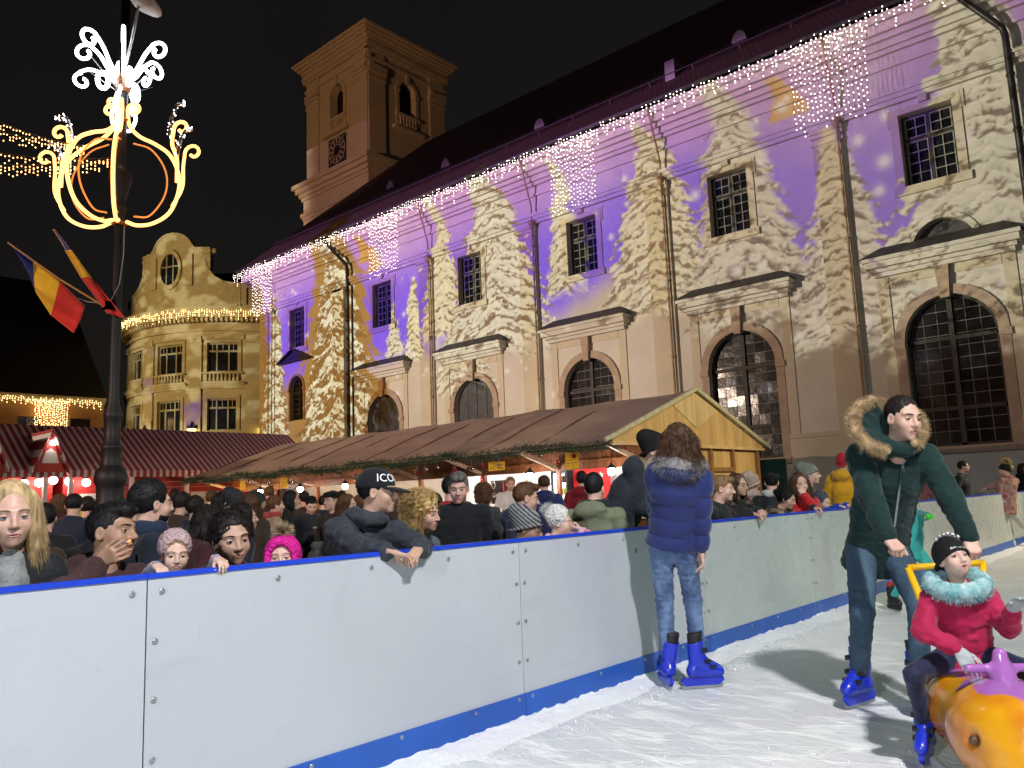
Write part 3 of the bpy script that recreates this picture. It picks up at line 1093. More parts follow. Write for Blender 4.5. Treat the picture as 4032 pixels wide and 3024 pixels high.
    # iron bars of the surround, visible as dark hooks
# arched lower windows
for i, o in enumerate(LOW):
    u0, u1, v0, v1, _ = o
    um, r, sp = (u0 + u1) / 2, (u1 - u0) / 2, v1 - (u1 - u0) / 2
    mb = MB()
    big = i < 5
    wr = .30 if big else .12
    N = 16
    for k in range(N):
        a0, a1 = math.pi * k / N, math.pi * (k + 1) / N
        P = [(um + q * math.cos(a), sp + q * math.sin(a)) for q, a in ((r + .004, a0), (r + wr, a0), (r + wr, a1), (r + .004, a1))]
        mb.hexa([MC(x, z, -.09) for x, z in P] + [MC(x, z, .02) for x, z in P])
    lowz = v0 if big else v0 - .02
    mbox(mb, MC, u0 - wr, u0 - .004, lowz, sp - .22, -.07, .02)
    mbox(mb, MC, u1 + .004, u1 + wr, lowz, sp - .22, -.07, .02)
    mbox(mb, MC, u0 - wr - .04, u0 - .004, sp - .22, sp - .005, -.13, .02)
    mbox(mb, MC, u1 + .004, u1 + wr + .04, sp - .22, sp - .005, -.13, .02)
    if big:
        mb.hexa([MC(um - .13, v1 - .12, -.2), MC(um + .13, v1 - .12, -.2), MC(um + .13, v1 - .12, .02), MC(um - .13, v1 - .12, .02),
                 MC(um - .2, 8.0, -.24), MC(um + .2, 8.0, -.24), MC(um + .2, 8.0, .02), MC(um - .2, 8.0, .02)])
        mbox(mb, MC, u0 - .32, u1 + .32, v0 - .22, v0 - .005, -.2, .02)
    w = rel(mb, 'window', STONE)
    if big:
        # flat yellow surround with sunk panels, hood cornice and slate cover
        mb = MB()
        for s in (-1, 1):
            e0, e1 = um + s * (r + wr + .01), um + s * 1.95
            mbox(mb, MC, min(e0, e1), max(e0, e1), 3.2, 8.0, -.045, .02)
        mbox(mb, MC, um - 1.58, um - .22, 7.72, 8.0, -.045, .02)
        mbox(mb, MC, um + .22, um + 1.58, 7.72, 8.0, -.045, .02)
        rel(mb, 'surround', PLASTER_Y, w)
        mb = MB()
        for v_0, v_1, pr_, e in ((8.0, 8.14, .2, 1.98), (8.14, 8.26, .3, 2.06), (8.26, 8.46, .46, 2.16), (8.46, 8.58, .54, 2.22)):
            mbox(mb, MC, um - e, um + e, v_0, v_1, -pr_, .02)
        rel(mb, 'hood', PLASTER, w)
        mb = MB()
        mb.add([MC(um - 2.28, 8.585, -.6), MC(um + 2.28, 8.585, -.6), MC(um + 2.28, 8.585, -.003), MC(um - 2.28, 8.585, -.003), MC(um - 1.75, 9.0, -.003), MC(um + 1.75, 9.0, -.003)],
               [(0, 1, 5, 4), (1, 2, 5), (3, 0, 4), (0, 3, 2, 1), (2, 3, 4, 5)])
        rel(mb, 'hood_cover', SLATE, w)
    if i in (3, 4):
        cols = [u0 + .02 + (u1 - u0 - .04) * k / 4 for k in range(5)]
        pane_parts(w, MC, o, cols, [v0, v1], .22, BOARD, CB, .012, .006, name='plank')
        continue
    iron = MB()
    mbox(iron, MC, um - .07, um + .07, v0, v1 - .02, .18, .3)
    if big:
        for z in (v0 + 1.15, sp - .05):
            mbox(iron, MC, u0, um - .07, z - .06, z + .06, .18, .3)
            mbox(iron, MC, um + .07, u1, z - .06, z + .06, .18, .3)
    else:
        mbox(iron, MC, u0, um - .07, sp - .3, sp - .2, .18, .3)
        mbox(iron, MC, um + .07, u1, sp - .3, sp - .2, .18, .3)
    P = outline(o, 20)
    pin = outline((u0 + .09, u1 - .09, v0 + .09, v1 - .09, True), 20)
    for k in range(len(P)):
        a, b, c, d = P[k], P[(k + 1) % len(P)], pin[(k + 1) % len(P)], pin[k]
        iron.hexa([MC(*q, .18) for q in (a, b, c, d)] + [MC(*q, .3) for q in (a, b, c, d)])
    rel(iron, 'frame', WDARK, w)
    nc = 6 if big else 4
    nr_ = 12 if big else 8
    cols = [u0 + .09 + (u1 - u0 - .18) * k / nc for k in range(nc + 1)]
    rows = [v0 + .09 + (v1 - v0 - .18) * k / nr_ for k in range(nr_ + 1)]
    pane_parts(w, MC, (u0 + .09, u1 - .09, v0 + .09, v1 - .09, True), cols, rows, .25, GLASS_OLD, CB, .011, .004)
    grid = MB()
    for c in cols[1:-1]:
        h = math.sqrt(max(0, (r - .09) ** 2 - (c - um) ** 2))
        mbox(grid, MC, c - .012, c + .012, v0 + .09, sp + h, .262, .285)
    for z in rows[1:-1]:
        h = r - .09 if z < sp else math.sqrt(max(0, (r - .09) ** 2 - (z - sp) ** 2))
        mbox(grid, MC, um - h, um + h, z - .012, z + .012, .2655, .2815)
    rel(grid, 'glazing_bar', mat('lead_grey', (.16, .15, .15), .5, .2, 6), w)
# half-round opening above the first hood
mb = MB()
mbox(mb, MC, OCU[0], OCU[1], OCU[2], OCU[3], .3, .34)
rel(mb, 'lunette', BOARD)
mb = MB()
for k in range(16):
    a0, a1 = math.pi * k / 16, math.pi * (k + 1) / 16
    P = [(-5.8 + q * math.cos(a), 8.62 + q * math.sin(a)) for q, a in ((.904, a0), (1.08, a0), (1.08, a1), (.904, a1))]
    mb.hexa([MC(x, z, -.06) for x, z in P] + [MC(x, z, .02) for x, z in P])
rel(mb, 'lunette_surround', PLASTER)
mb = MB()
mbox(mb, MC, DOOR[0], DOOR[1], DOOR[2], DOOR[3], .35, .4)
rel(mb, 'door', mat('door_wood', (.20, .12, .05), .6, .3, 4))
# small pediment over the narrow arched window
mb = MB()
mb.poly([MC(-42.4, 10.0, -.3), MC(-39.5, 10.0, -.3), MC(-40.95, 10.62, -.3)], (0, .3, 0))
mb.bar(MC(-42.6, 10.02, -.2), MC(-40.95, 10.74, -.2), .5, .08)
mb.bar(MC(-39.3, 10.02, -.2), MC(-40.95, 10.74, -.2), .5, .08)
rel(mb, 'pediment', SLATE)
# downpipes
for u in (-43.4, -29.0, -22.1, -15.4, -8.55):
    mb = MB().tube([(u, YF - .95, 16.5), (u, YF - .5, 15.2), (u, YF - .24, 14.4), (u, YF - .24, GZ)], .042, 7)
    mb.lathe([(.06, 0), (.17, .28), (.17, .34)], (u, YF - .27, 13.35), 8)
    for z in (3.5, 6.5, 9.5, 12.5):
        mb.lathe([(.075, 0), (.075, .06)], (u, YF - .24, z), 7)
    rel(mb, 'downpipe', PIPE, smooth=True)
for u in (-35.6, -3.45):
    mb = MB().tube([(u - 1.5, YF - 1.0, 16.45), (u - 1.1, YF - .9, 16.1), (u - .05, YF - .32, 14.75), (u, YF - .3, 14.5), (u, YF - .3, GZ)], .10, 8)
    for z in (2.5, 5.5, 8.5, 11.5, 13.2):
        mb.lathe([(.125, 0), (.125, .08)], (u, YF - .3, z), 8)
    rel(mb, 'drainpipe', PIPEB, smooth=True)

# ------------------------------------------------------------------ bell tower
TB = (-46.35, 34.0, 0.0)
tower = tag(empty('bell_tower', TB), 'square bell tower with clock rising behind the dark church roof', 'tower')
TPL = mat('tower_plaster', (.52, .43, .31), .85, .05, .5, .15, 8, .2)
TX0, TX1, TY0, TY1 = -50.0, -42.7, 34.0, 41.3


def MTS(u, v, d):
    return (TX0 + u, TY0 + d, v)


def MTE(u, v, d):
    return (TX1 - d, TY0 + u, v)


def MTW(u, v, d):
    return (TX0 + d, TY1 - u, v)


def MTN(u, v, d):
    return (TX1 - u, TY1 - d, v)


def tr(mb, name, mats, parent=None, smooth=False):
    return rel(mb, name, mats, parent or tower, TB, smooth)


TO = (2.85, 4.45, 29.95, 32.6, True)
mb = MB()
for f in (MTS, MTE, MTW, MTN):
    wall_skin(mb, f, 0, 7.3, 25.6, 35.2, [TO], .6)
    wall_skin(mb, f, -.35, 7.65, 10.0, 24.6, [], .6) if False else None
mb.box(TX0 - .3, TX1 + .3, TY0 - .3, TY1 + .3, 0, 25.0)
tr(mb, 'wall', TPL)
for f in (MTS, MTE):
    for a, b in ((-.06, 1.45), (5.85, 7.36)):
        mb = MB()
        mbox(mb, f, a, b, 25.63, 31.7, -.16, .02)
        for v0, v1, p in ((31.7, 31.9, .24), (32.0, 32.2, .20), (32.2, 32.45, .32), (32.5, 32.75, .38)):
            mbox(mb, f, a - .06, b + .06, v0, v1, -p, .02)
        mbox(mb, f, a, b, 31.9, 34.0, -.155, .02)
        tr(mb, 'pilaster', TPL)
    mb = MB()
    course(mb, f, -.35, 7.65, [(33.2, 33.4, .18), (33.9, 34.1, .28), (34.1, 34.4, .42)])
    tr(mb, 'frieze', TPL)
    mb = MB()
    u0, u1, v0, v1, _ = TO
    um, r, sp = 3.65, .8, v1 - .8
    for k in range(12):
        a0, a1 = math.pi * k / 12, math.pi * (k + 1) / 12
        P = [(um + q * math.cos(a), sp + q * math.sin(a)) for q, a in ((r + .004, a0), (r + .3, a0), (r + .3, a1), (r + .004, a1))]
        mb.hexa([f(x, z, -.1) for x, z in P] + [f(x, z, .02) for x, z in P])
    for s in (-1, 1):
        e = sorted((um + s * (r + .004), um + s * (r + .3)))
        mbox(mb, f, e[0], e[1], 28.9, sp - .15, -.08, .02)
        mbox(mb, f, e[0] - .05, e[1] + .05, sp - .15, sp + .02, -.16, .02)
    mbox(mb, f, um - .14, um + .14, v1 - .1, v1 + .55, -.2, .02)
    win = tr(mb, 'belfry_opening', TPL)
    mb = MB()
    mbox(mb, f, u0 - .35, u1 + .35, 29.75, 29.95, -.22, .1)
    mbox(mb, f, u0 - .65, u1 + .65, 28.62, 28.85, -.34, .02)
    mbox(mb, f, u0 - .3, u1 + .3, 28.85, 29.0, -.2, .02)
    for k in range(6):
        c = u0 + .06 + (u1 - u0 - .12) * k / 5
        p = f(c, 29.0, -.1)
        mb.lathe([(.07, 0), (.11, .2), (.05, .45), (.09, .7), (.09, .75)], p, 8)
    tr(mb, 'balustrade', TPL, win)
# near-black block, its colour standing in for the unlit belfry inside
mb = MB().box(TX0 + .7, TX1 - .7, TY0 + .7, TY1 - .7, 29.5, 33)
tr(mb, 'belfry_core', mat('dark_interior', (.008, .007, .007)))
# cornices on all sides
mb = MB()
for v0, v1, p in ((34.42, 34.6, .30), (34.6, 34.85, .42), (34.85, 35.05, .60), (35.05, 35.25, .78), (35.25, 35.45, .95)):
    mb.box(TX0 - p, TX1 + p, TY0 - p, TY1 + p, v0, v1)
tr(mb, 'top_cornice', TPL)
mb = MB()
for v0, v1, p in ((24.4, 24.65, .42), (24.65, 24.95, .55), (24.95, 25.3, .75), (25.3, 25.62, .95)):
    mb.box(TX0 - p, TX1 + p, TY0 - p, TY1 + p, v0, v1)
tr(mb, 'middle_cornice', TPL)
mb = MB()
for v0, v1, p in ((22.9, 23.12, .38), (23.12, 23.4, .48)):
    mb.box(TX0 - p, TX1 + p, TY0 - p, TY1 + p, v0, v1)
tr(mb, 'cornice', TPL)
# clock
mb = MB()
mbox(mb, MTS, 2.62, 4.72, 26.3, 28.4, -.08, .02)
ck = tr(mb, 'clock', mat('clock_black', (.02, .017, .017), .5, .2, 4))
mb = MB()
cx, cz = 3.67, 27.35
N = 36
for k in range(N):
    a0, a1 = 2 * math.pi * k / N, 2 * math.pi * (k + 1) / N
    for q0, q1 in ((.93, 1.0), (.40, .47)):
        P = [(cx + q * math.cos(a), cz + q * math.sin(a)) for q, a in ((q0, a0), (q1, a0), (q1, a1), (q0, a1))]
        mb.hexa([MTS(x, z, -.10) for x, z in P] + [MTS(x, z, -.075) for x, z in P])
for k in range(12):
    a = 2 * math.pi * k / 12
    for da in (-.09, 0, .09):
        p, q = MTS(cx + .52 * math.cos(a + da), cz + .52 * math.sin(a + da), -.09), MTS(cx + .9 * math.cos(a + da * .8), cz + .9 * math.sin(a + da * .8), -.09)
        mb.bar(p, q, .05, .03, (0, 1, 0))
for dx in (-.93, .93):
    for dz in (-.93, .93):
        mb.bar(MTS(cx + dx * .98, cz + dz * .98, -.09), MTS(cx + dx * .8, cz + dz * .8, -.09), .05, .03, (0, 1, 0))
tr(mb, 'dial', mat('dial_stone', (.40, .31, .22), .7, .1, 4), ck)
mb = MB()
mb.bar(MTS(cx - .1, cz + .12, -.12), MTS(cx + .68, cz - .1, -.12), .1, .03, (0, 1, 0))
mb.bar(MTS(cx + .08, cz + .1, -.14), MTS(cx - .38, cz - .42, -.14), .1, .03, (0, 1, 0))
tr(mb, 'hand', mat('clock_black', (.02, .017, .017)), ck)

# ------------------------------------------------------------------ round-cornered town hall
HC, HR = np.array([-63.0, 36.05]), 9.0
_hd = -HC / np.linalg.norm(HC)
HA0 = math.atan2(_hd[1], _hd[0])


def MH(u, v, d):
    """u = angle in degrees, + to the viewer's right"""
    a = HA0 + rad(u)
    return (HC[0] + (HR - d) * math.cos(a), HC[1] + (HR - d) * math.sin(a), v)


HB = (HC[0], HC[1], GZ)
hall = tag(empty('town_hall', HB), 'ornate town hall with a rounded front and scrolled gable beside the church', 'building')
HPL = mat('hall_plaster', (.52, .43, .27), .8, .12, .7, .3, 6, .2)
HORN = mat('hall_ornament', (.50, .41, .25), .8, .10, 2.5, .4, 5, .2)


def hr(mb, name, mats, parent=None, smooth=False):
    return rel(mb, name, mats, parent or hall, HB, smooth)


DM = math.degrees(1.0 / HR)        # degrees per metre
HW = []
for ua in (-62, -36, -9.5):
    HW += [(ua - 1.12 * DM, ua + 1.12 * DM, 11.75, 14.0, False), (ua - 1.05 * DM, ua + 1.05 * DM, 7.3, 9.7, False)]
mb = MB()
wall_skin(mb, MH, -100, 34, GZ, 17.0, HW, .4, 3.0)
for o in HW:
    mbox(mb, MH, o[0], o[1], o[2], o[3], .42, .46, 1)
hr(mb, 'wall', [HPL, mat('dark_interior', (.008, .007, .007))])
for i, o in enumerate(HW):
    u0, u1, v0, v1, _ = o
    t = .09 * DM
    mb = MB()
    for a, b, c, d in ((u0 - 2.6 * t, u0, v0, v1 + .25), (u1, u1 + 2.6 * t, v0, v1 + .25), (u0, u1, v1, v1 + .25)):
        mbox(mb, MH, a, b, c, d, -.10, .02)
    if i % 2 == 0:
        course(mb, MH, u0 - .4 * DM, u1 + .4 * DM, [(v1 + .27, v1 + .62, .16)], 3)
    else:
        course(mb, MH, u0 - .55 * DM, u1 + .55 * DM, [(v1 + .95, v1 + 1.12, .35), (v1 + 1.12, v1 + 1.22, .42)], 3)
    w = hr(mb, 'window', HORN)
    mb = MB()
    us = [u0, u0 + (u1 - u0) * .30, u0 + (u1 - u0) * .70, u1]
    tz = v0 + (v1 - v0) * .72
    for a in us:
        mbox(mb, MH, a - .05 * DM, a + .05 * DM, v0, v1, .16, .24)
    mbox(mb, MH, u0, u1, tz - .07, tz + .07, .155, .245)
    mbox(mb, MH, u0, u1, v0, v0 + .1, .155, .245)
    mbox(mb, MH, u0, u1, v1 - .1, v1, .155, .245)
    for a, b in zip(us, us[1:]):
        nn = 2 if b - a < 6 else 3
        for k in range(1, nn):
            c = a + (b - a) * k / nn
            mbox(mb, MH, c - .025 * DM, c + .025 * DM, tz + .07, v1 - .1, .17, .23)
    hr(mb, 'frame', mat('hall_frame', (.36, .30, .19), .6, .1, 4), w)
    for a, b in zip(us, us[1:]):
        pane_parts(w, MH, o, [a + .05 * DM, b - .05 * DM], [v0 + .1, tz - .07], .25, GLASS, HB, .0, .004)
        pane_parts(w, MH, o, [a + .05 * DM, b - .05 * DM], [tz + .07, v1 - .1], .25, GLASS, HB, .0, .004)
    if i % 2 == 0:
        mb = MB()
        course(mb, MH, u0 - .3 * DM, u1 + .3 * DM, [(11.58, 11.7, .28), (10.92, 11.02, .28)], 3)
        for k in range(9):
            p = MH(u0 + (u1 - u0) * k / 8, 11.02, -.16)
            mb.lathe([(.07, 0), (.11, .18), (.06, .4), (.08, .56)], p, 6)
        hr(mb, 'balustrade', HORN, w)
# pilasters
for ua in (-75, -49, -22.5, 4.5, 20):
    mb = MB()
    course(mb, MH, ua - .55 * DM, ua + .55 * DM, [(3.0, 14.6, .18), (14.0, 14.5, .30), (10.3, 10.55, .26), (7.4, 8.3, .24)], 3)
    hr(mb, 'pilaster', HPL)
mb = MB()
course(mb, MH, -100, 34, [(10.45, 10.62, .22), (10.62, 10.72, .30)], 3)
hr(mb, 'string_course', HPL)
mb = MB()
course(mb, MH, -100, 34, [(14.9, 15.1, .2)], 3)
hr(mb, 'frieze_band', HPL)
mb = MB()
course(mb, MH, -100, 34, [(15.7, 15.9, .3), (15.9, 16.15, .6), (16.15, 16.4, .85), (16.4, 16.6, 1.0)], 3)
for k in range(60):
    ua = -98 + 2.2 * k
    mbox(mb, MH, ua, ua + .8, 15.55, 15.88, -.5, .02)
hr(mb, 'cornice', HPL)
# parapet with relief panels
mb = MB()
course(mb, MH, -100, 34, [(16.62, 17.0, .05), (18.3, 18.55, .16)], 3)
course(mb, MH, -100, 34, [(17.0, 18.3, -.02)], 3)
for ua in (-72, -56, -16, -1, 14, 28):
    course(mb, MH, ua - .35 * DM, ua + .35 * DM, [(17.0, 18.7, .14)], 3)
hr(mb, 'parapet', HORN)
# scrolled gable with oval window
gc = -36
prof = [(-5.2, 16.7), (-5.2, 18.55), (-4.2, 18.7), (-3.5, 19.1), (-3.0, 19.8), (-2.75, 20.6), (-2.75, 21.0), (-3.2, 21.05), (-3.2, 21.4), (-2.0, 21.45)]
prof += [(-1.75 + 1.75 * (1 - math.cos(a)), 21.45 + 1.35 * math.sin(a)) for a in [math.pi / 2 * i / 6 for i in range(1, 7)]]
prof = prof + [(-x, z) for x, z in prof[::-1][1:]]
mb = MB()
for (x0, z0), (x1, z1) in zip(prof, prof[1:]):
    if abs(x1 - x0) < 1e-6:
        continue
    a, b = gc + x0 * DM, gc + x1 * DM
    mb.hexa([MH(a, 16.62, -.15), MH(b, 16.62, -.15), MH(b, 16.62, .7), MH(a, 16.62, .7), MH(a, z0, -.15), MH(b, z1, -.15), MH(b, z1, .7), MH(a, z0, .7)])
gab = hr(mb, 'gable', HORN)
mb = MB()
for (x0, z0), (x1, z1) in zip(prof, prof[1:]):
    mb.bar(MH(gc + x0 * DM, z0, .25), MH(gc + x1 * DM, z1, .25), .95, .16)
hr(mb, 'gable_moulding', HPL, gab)
mb = MB()
mbox(mb, MH, gc - 1.9 * DM, gc - 1.3 * DM, 18.5, 21.0, -.32, .02)
mbox(mb, MH, gc + 1.3 * DM, gc + 1.9 * DM, 18.5, 21.0, -.32, .02)
for k in range(20):
    a0, a1 = 2 * math.pi * k / 20, 2 * math.pi * (k + 1) / 20
    P = [(gc + q * .8 * DM * math.cos(a), 19.9 + q * 1.25 * math.sin(a)) for q, a in ((1, a0), (1.28, a0), (1.28, a1), (1, a1))]
    mb.hexa([MH(x, z, -.34) for x, z in P] + [MH(x, z, -.1) for x, z in P])
hr(mb, 'oval_frame', HPL, gab)
mb = MB()
mb.poly([MH(gc + .8 * DM * math.cos(a), 19.9 + 1.25 * math.sin(a), -.2) for a in [2 * math.pi * k / 20 for k in range(20)]], (.0, .0, .001))
hr(mb, 'oval_pane', GLASS, gab)
mb = MB()
for du in (-.3, .3):
    mbox(mb, MH, gc + (du - .05) * DM, gc + (du + .05) * DM, 18.8, 21.0, -.25, -.17)
mbox(mb, MH, gc - .75 * DM, gc + .75 * DM, 20.1, 20.2, -.25, -.17)
hr(mb, 'oval_glazing_bar', WFRAME, gab)
mb = MB().lathe([(8.4, 17.0), (7.0, 20.0), (2.0, 21.5), (.1, 21.6)], (HC[0], HC[1], 0), 32)
hr(mb, 'roof', mat('roof_dark', (.02, .018, .018), .7, .2, 2))
# lit wall lanterns low on the pilasters
LANT = emat('lantern_glow', (1.0, .78, .22), 5.0)
for ua in (-49, -22.5, 9.5):
    p = MH(ua, 7.2, -.38)
    lt = tag(empty('wall_lantern', p), 'glowing yellow wall lantern on the rounded town hall, %s window' % {-49: 'beside its leftmost', -22.5: 'between its two right', 9.5: 'past its rightmost'}[ua], 'lantern', 'town hall lanterns')
    MB().lathe([(.2, -.45), (.32, .25)], seg=8).build('glass', LANT, lt)
    m_ = MB().lathe([(.36, .25), (.3, .4), (.08, .62), (.05, .8)], seg=8)
    for k in range(8):
        a = k * math.pi / 4
        m_.lathe([(.05, .25), (.03, .55)], (.33 * math.cos(a), .33 * math.sin(a), 0), 4)
    m_.build('crown_cap', mat('lantern_iron', (.03, .027, .02), .5), lt)

# ------------------------------------------------------------------ low dark building far left
LX = -64.0
lb = tag(empty('roofed_house', (LX, 15, GZ)), 'low house with steep dark roof and lit facade left of the lamp post', 'building')
LBB = (LX, 15, GZ)


def ML(u, v, d):
    return (LX - d, u, v)


mb = MB()
LO = [(u, u + 1.5, 6.2, 8.6, False) for u in (8.5, 12.2, 15.4, 19.1, 22.6)]
wall_skin(mb, ML, 2, 25, GZ, 10.2, LO, .3)
for o in LO:
    mbox(mb, ML, o[0], o[1], o[2], o[3], .3, .34, 1)
rel(mb, 'wall', [mat('house_ochre', (.50, .27, .10), .85, .15, .6), GLASS], lb, LBB)
mb = MB()
course(mb, ML, 2, 25, [(9.7, 9.9, .15), (9.9, 10.2, .35)])
rel(mb, 'cornice', HPL, lb, LBB)
mb = MB()
mb.add([(LX + .5, 2, 10.2), (LX + .5, 25, 10.2), (LX - 9, 25, 21), (LX - 9, 2, 21), (LX - 18, 2, 10.2), (LX - 18, 25, 10.2)], [(0, 1, 2, 3), (3, 2, 5, 4), (0, 3, 4), (1, 5, 2)])
lr = rel(mb, 'roof', mat('roof_dark', (.02, .018, .018)), lb, LBB)
for u, z in ((17.4, 12.9), (10.0, 15.2)):
    d = (z - 10.2) / 10.8 * 9.5
    mb = MB().box(LX + .5 - d - .2, LX + .8 - d, u - .55, u + .55, z - .6, z + .7)
    mb.poly([(LX + .9 - d, u - .75, z + .7), (LX + .9 - d, u + .75, z + .7), (LX + .9 - d, u, z + 1.3)], (-1.8, 0, 0))
    rel(mb, 'dormer', mat('dormer_paint', (.22, .19, .17), .7, .1, 3), lr, LBB)
    mb = MB().box(LX + .8 - d, LX + .82 - d, u - .28, u + .28, z - .4, z + .5)
    rel(mb, 'dormer_pane', GLASS, lr, LBB)

# ------------------------------------------------------------------ strings of small lights
BULB_W = emat('bulb_white', (1.0, .84, .74), 9.0, False)
BULB_Y = emat('bulb_amber', (1.0, .66, .28), 7.0, False)
WIRE = mat('thin_wire', (.05, .045, .04), .6, 0)


def lights(name, P, material, label, group, r=.03, wires=None, cat='string lights'):
    P = np.asarray(P)
    base = P.mean(0)
    o = tag(empty(name, base), label, cat, group)
    V, F = octas(P - base, r)
    link('bulbs', np_mesh('bulbs', V, F, [material], smooth=False), o)['kind'] = 'stuff'
    if wires:
        mb = MB()
        for w in wires:
            mb.tube([Vector(p) - Vector(base) for p in w], .006, 3, cap=False)
        mb.build('wire', WIRE, o)
    return o


def icicles(f, u0, u1, step, zfun, lo, hi, gap=.13, r=None):
    rr = r or random
    P = []
    W = []
    u = u0
    k = 0
    while u < u1:
        n = int(lo + (hi - lo) * (.5 + .5 * math.sin(k * 2.399)) * rr.uniform(.55, 1.1))
        z = zfun(u)
        z0 = z - rr.uniform(.02, .30)
        for i in range(n):
            P.append(f(u + rr.uniform(-.03, .03), z0 - i * gap * rr.uniform(.85, 1.15)))
        W.append([f(u, z), f(u, z - .1 - n * gap)])
        u += step * rr.uniform(.8, 1.2)
        k += 1
    return P, W


def fgut(u, z):
    return (u, YF - 1.12, z)


P, W = icicles(fgut, -46.5, 4, .17, lambda u: 16.5, 2, 7, .14)
lights('icicle_lights', P, BULB_W, 'icicle lights hanging in a row along the church gutter', 'church lights', .021, W)
for i, (a, b, s) in enumerate(((-44.2, -42.0, 'at the corner of the church nearest the town hall'), (-32.6, -30.3, 'on the church past the black drainpipe'),
                               (-20.2, -17.9, 'on the church above its third upper window'), (-9.6, -7.1, 'on the church, largest and nearest of its four curtains'))):
    P = []
    W = []
    u = a
    while u < b:
        h = 3.0 + random.uniform(-.35, .2)
        z = 16.4
        while z > 16.4 - h:
            z -= .19 * random.uniform(.7, 1.5)
            P.append((u + random.uniform(-.03, .03), YF - 1.1, z))
        W.append([(u, YF - 1.1, 16.5), (u, YF - 1.1, 16.4 - h)])
        u += .15
    lights('light_curtain', P, BULB_W, 'rectangular curtain of white lights ' + s, 'church light curtains', .019, W)
P, W = icicles(lambda u, z: MH(u, z, -1.08), -98, 26, .16 * DM, lambda u: 16.4, 2, 6)
lights('icicle_lights', P, BULB_Y, 'amber icicle lights along the town hall cornice', 'town hall lights', .03, W)
P, W = icicles(lambda u, z: ML(u, z, -.5), 2, 24.6, .17, lambda u: 10.0, 2, 5, .15)
lights('icicle_lights', P, BULB_Y, 'amber icicle lights along the eaves of the low dark-roofed house', 'house lights', .032, W)
for a, b, s in ((12.9, 15.2, 'at the left edge of the picture'), (20.1, 22.3, 'left of the lamp post base')):
    P = []
    W = []
    u = a
    while u < b:
        z = 9.9
        while z > 7.0:
            z -= .15 * random.uniform(.7, 1.5)
            P.append(ML(u + random.uniform(-.05, .05), z, -.45))
        W.append([ML(u, 10, -.45), ML(u, 7, -.45)])
        u += .14
    lights('light_curtain', P, BULB_Y, 'amber light curtain on the low house ' + s, 'house light curtains', .034, W)


# ------------------------------------------------------------------ timber market stall under a brown tarpaulin
PINE = mat('pine_plank', (.74, .47, .17), .5, .2, 5, .2, 30, .3, stretch=(1, 1, .12))
PINE2 = mat('pine_smooth', (.78, .54, .24), .5, .15, 4, .1, 20, .3, stretch=(1, 1, .2))
REDWOOD = mat('varnished_board', (.28, .10, .035), .45, .25, 6, .15, 20, .4, stretch=(1, 1, .15))
WHITEB = mat('white_panel', (.75, .73, .70), .5, .05, 3)
TARP = mat('brown_tarpaulin', (.44, .31, .225), .55, .22, 1.1, .5, 3.0, .35, detail=8., stretch=(.5, 1, 1))
SX_E, SX_W = -9.3, -27.2
SB = ((SX_E + SX_W) / 2, 16.0, GZ)
stall = tag(empty('market_stall', SB), 'long timber food stall with brown tarpaulin roof and lit open front', 'stall')


def sr(mb, name, mats, parent=None, smooth=False):
    return rel(mb, name, mats, parent or stall, SB, smooth)


EY0, EZ0, RY0, RZ0, BY0 = 13.35, 2.48, 17.05, 3.76, 20.75
# tarpaulin: grid with sag between rafters and creases
nx, ny = 150, 46
gx = np.linspace(SX_E - .02, SX_W, nx + 1)
t = np.linspace(0, 1, ny + 1)
Xg, Tg = np.meshgrid(gx, t, indexing='ij')
Yg = EY0 - .12 + Tg * (BY0 + .12 - EY0 + .12)
Zg = EZ0 + (RZ0 - EZ0) * (1 - np.abs(Yg - RY0) / (RY0 - EY0))
raf = np.abs(((Xg - SX_E) / 2.45) % 1.0 - .5) * 2
Zg = Zg - .05 * (1 - raf ** 2) * np.minimum(1, 2.2 * (1 - np.abs(2 * Tg - 1)) + .25) + .035 * (_fbm(Xg * .9 + Yg * .5, Yg * 2.0, 61) - .5) + .018 * (_fbm(Xg * 2.5 + Yg * 3, Yg * 6.0, 62) - .5)
Zg += .03 - .06 * (Tg < .008) - .06 * (Tg > .992)
V = np.stack([Xg - SB[0], Yg - SB[1], Zg - SB[2]], -1).reshape(-1, 3)
a = np.arange(nx)[:, None] * (ny + 1) + np.arange(ny)[None]
F = np.stack([a, a + 1, a + ny + 2, a + ny + 1], -1).reshape(-1, 4)[:, ::-1]
tarp = link('tarpaulin', np_mesh('tarpaulin', V, F, [TARP]), stall)
# straps and creases over the tarp
mb = MB()
for i, x in enumerate(np.arange(SX_E - 1.9, SX_W + .4, -1.55)):
    for s0, s1 in (((.03, .97) if i % 2 else (.10, .9)),):
        pts = []
        for k in range(9):
            q = (s0 + (s1 - s0) * k / 8) * .5
            y = EY0 - .12 + q * (BY0 - EY0 + .24)
            z = EZ0 + (RZ0 - EZ0) * (1 - abs(y - RY0) / (RY0 - EY0)) + .012
            pts.append((x - .9 * q, y, z - .02 * math.sin(k)))
        mb = MB()
        for p, q in zip(pts, pts[1:]):
            mb.bar(p, q, .05, .016)
        sr(mb, 'strap', mat('dark_strap', (.10, .05, .038), .6, .2, 5), tarp)
# verge boards in pale plastic
mb = MB()
for s in (-1, 1):
    y1 = RY0 + s * (RY0 - EY0 + .15)
    mb.bar((SX_E + .05, RY0, RZ0 + .045), (SX_E + .05, y1, EZ0 - .0), .07, .09)
sr(mb, 'verge_board', mat('verge_plastic', (.62, .58, .34), .4, .2, 8))


def gable_z(y):
    return EZ0 + (RZ0 - EZ0) * (1 - abs(y - RY0) / (RY0 - EY0)) - .03


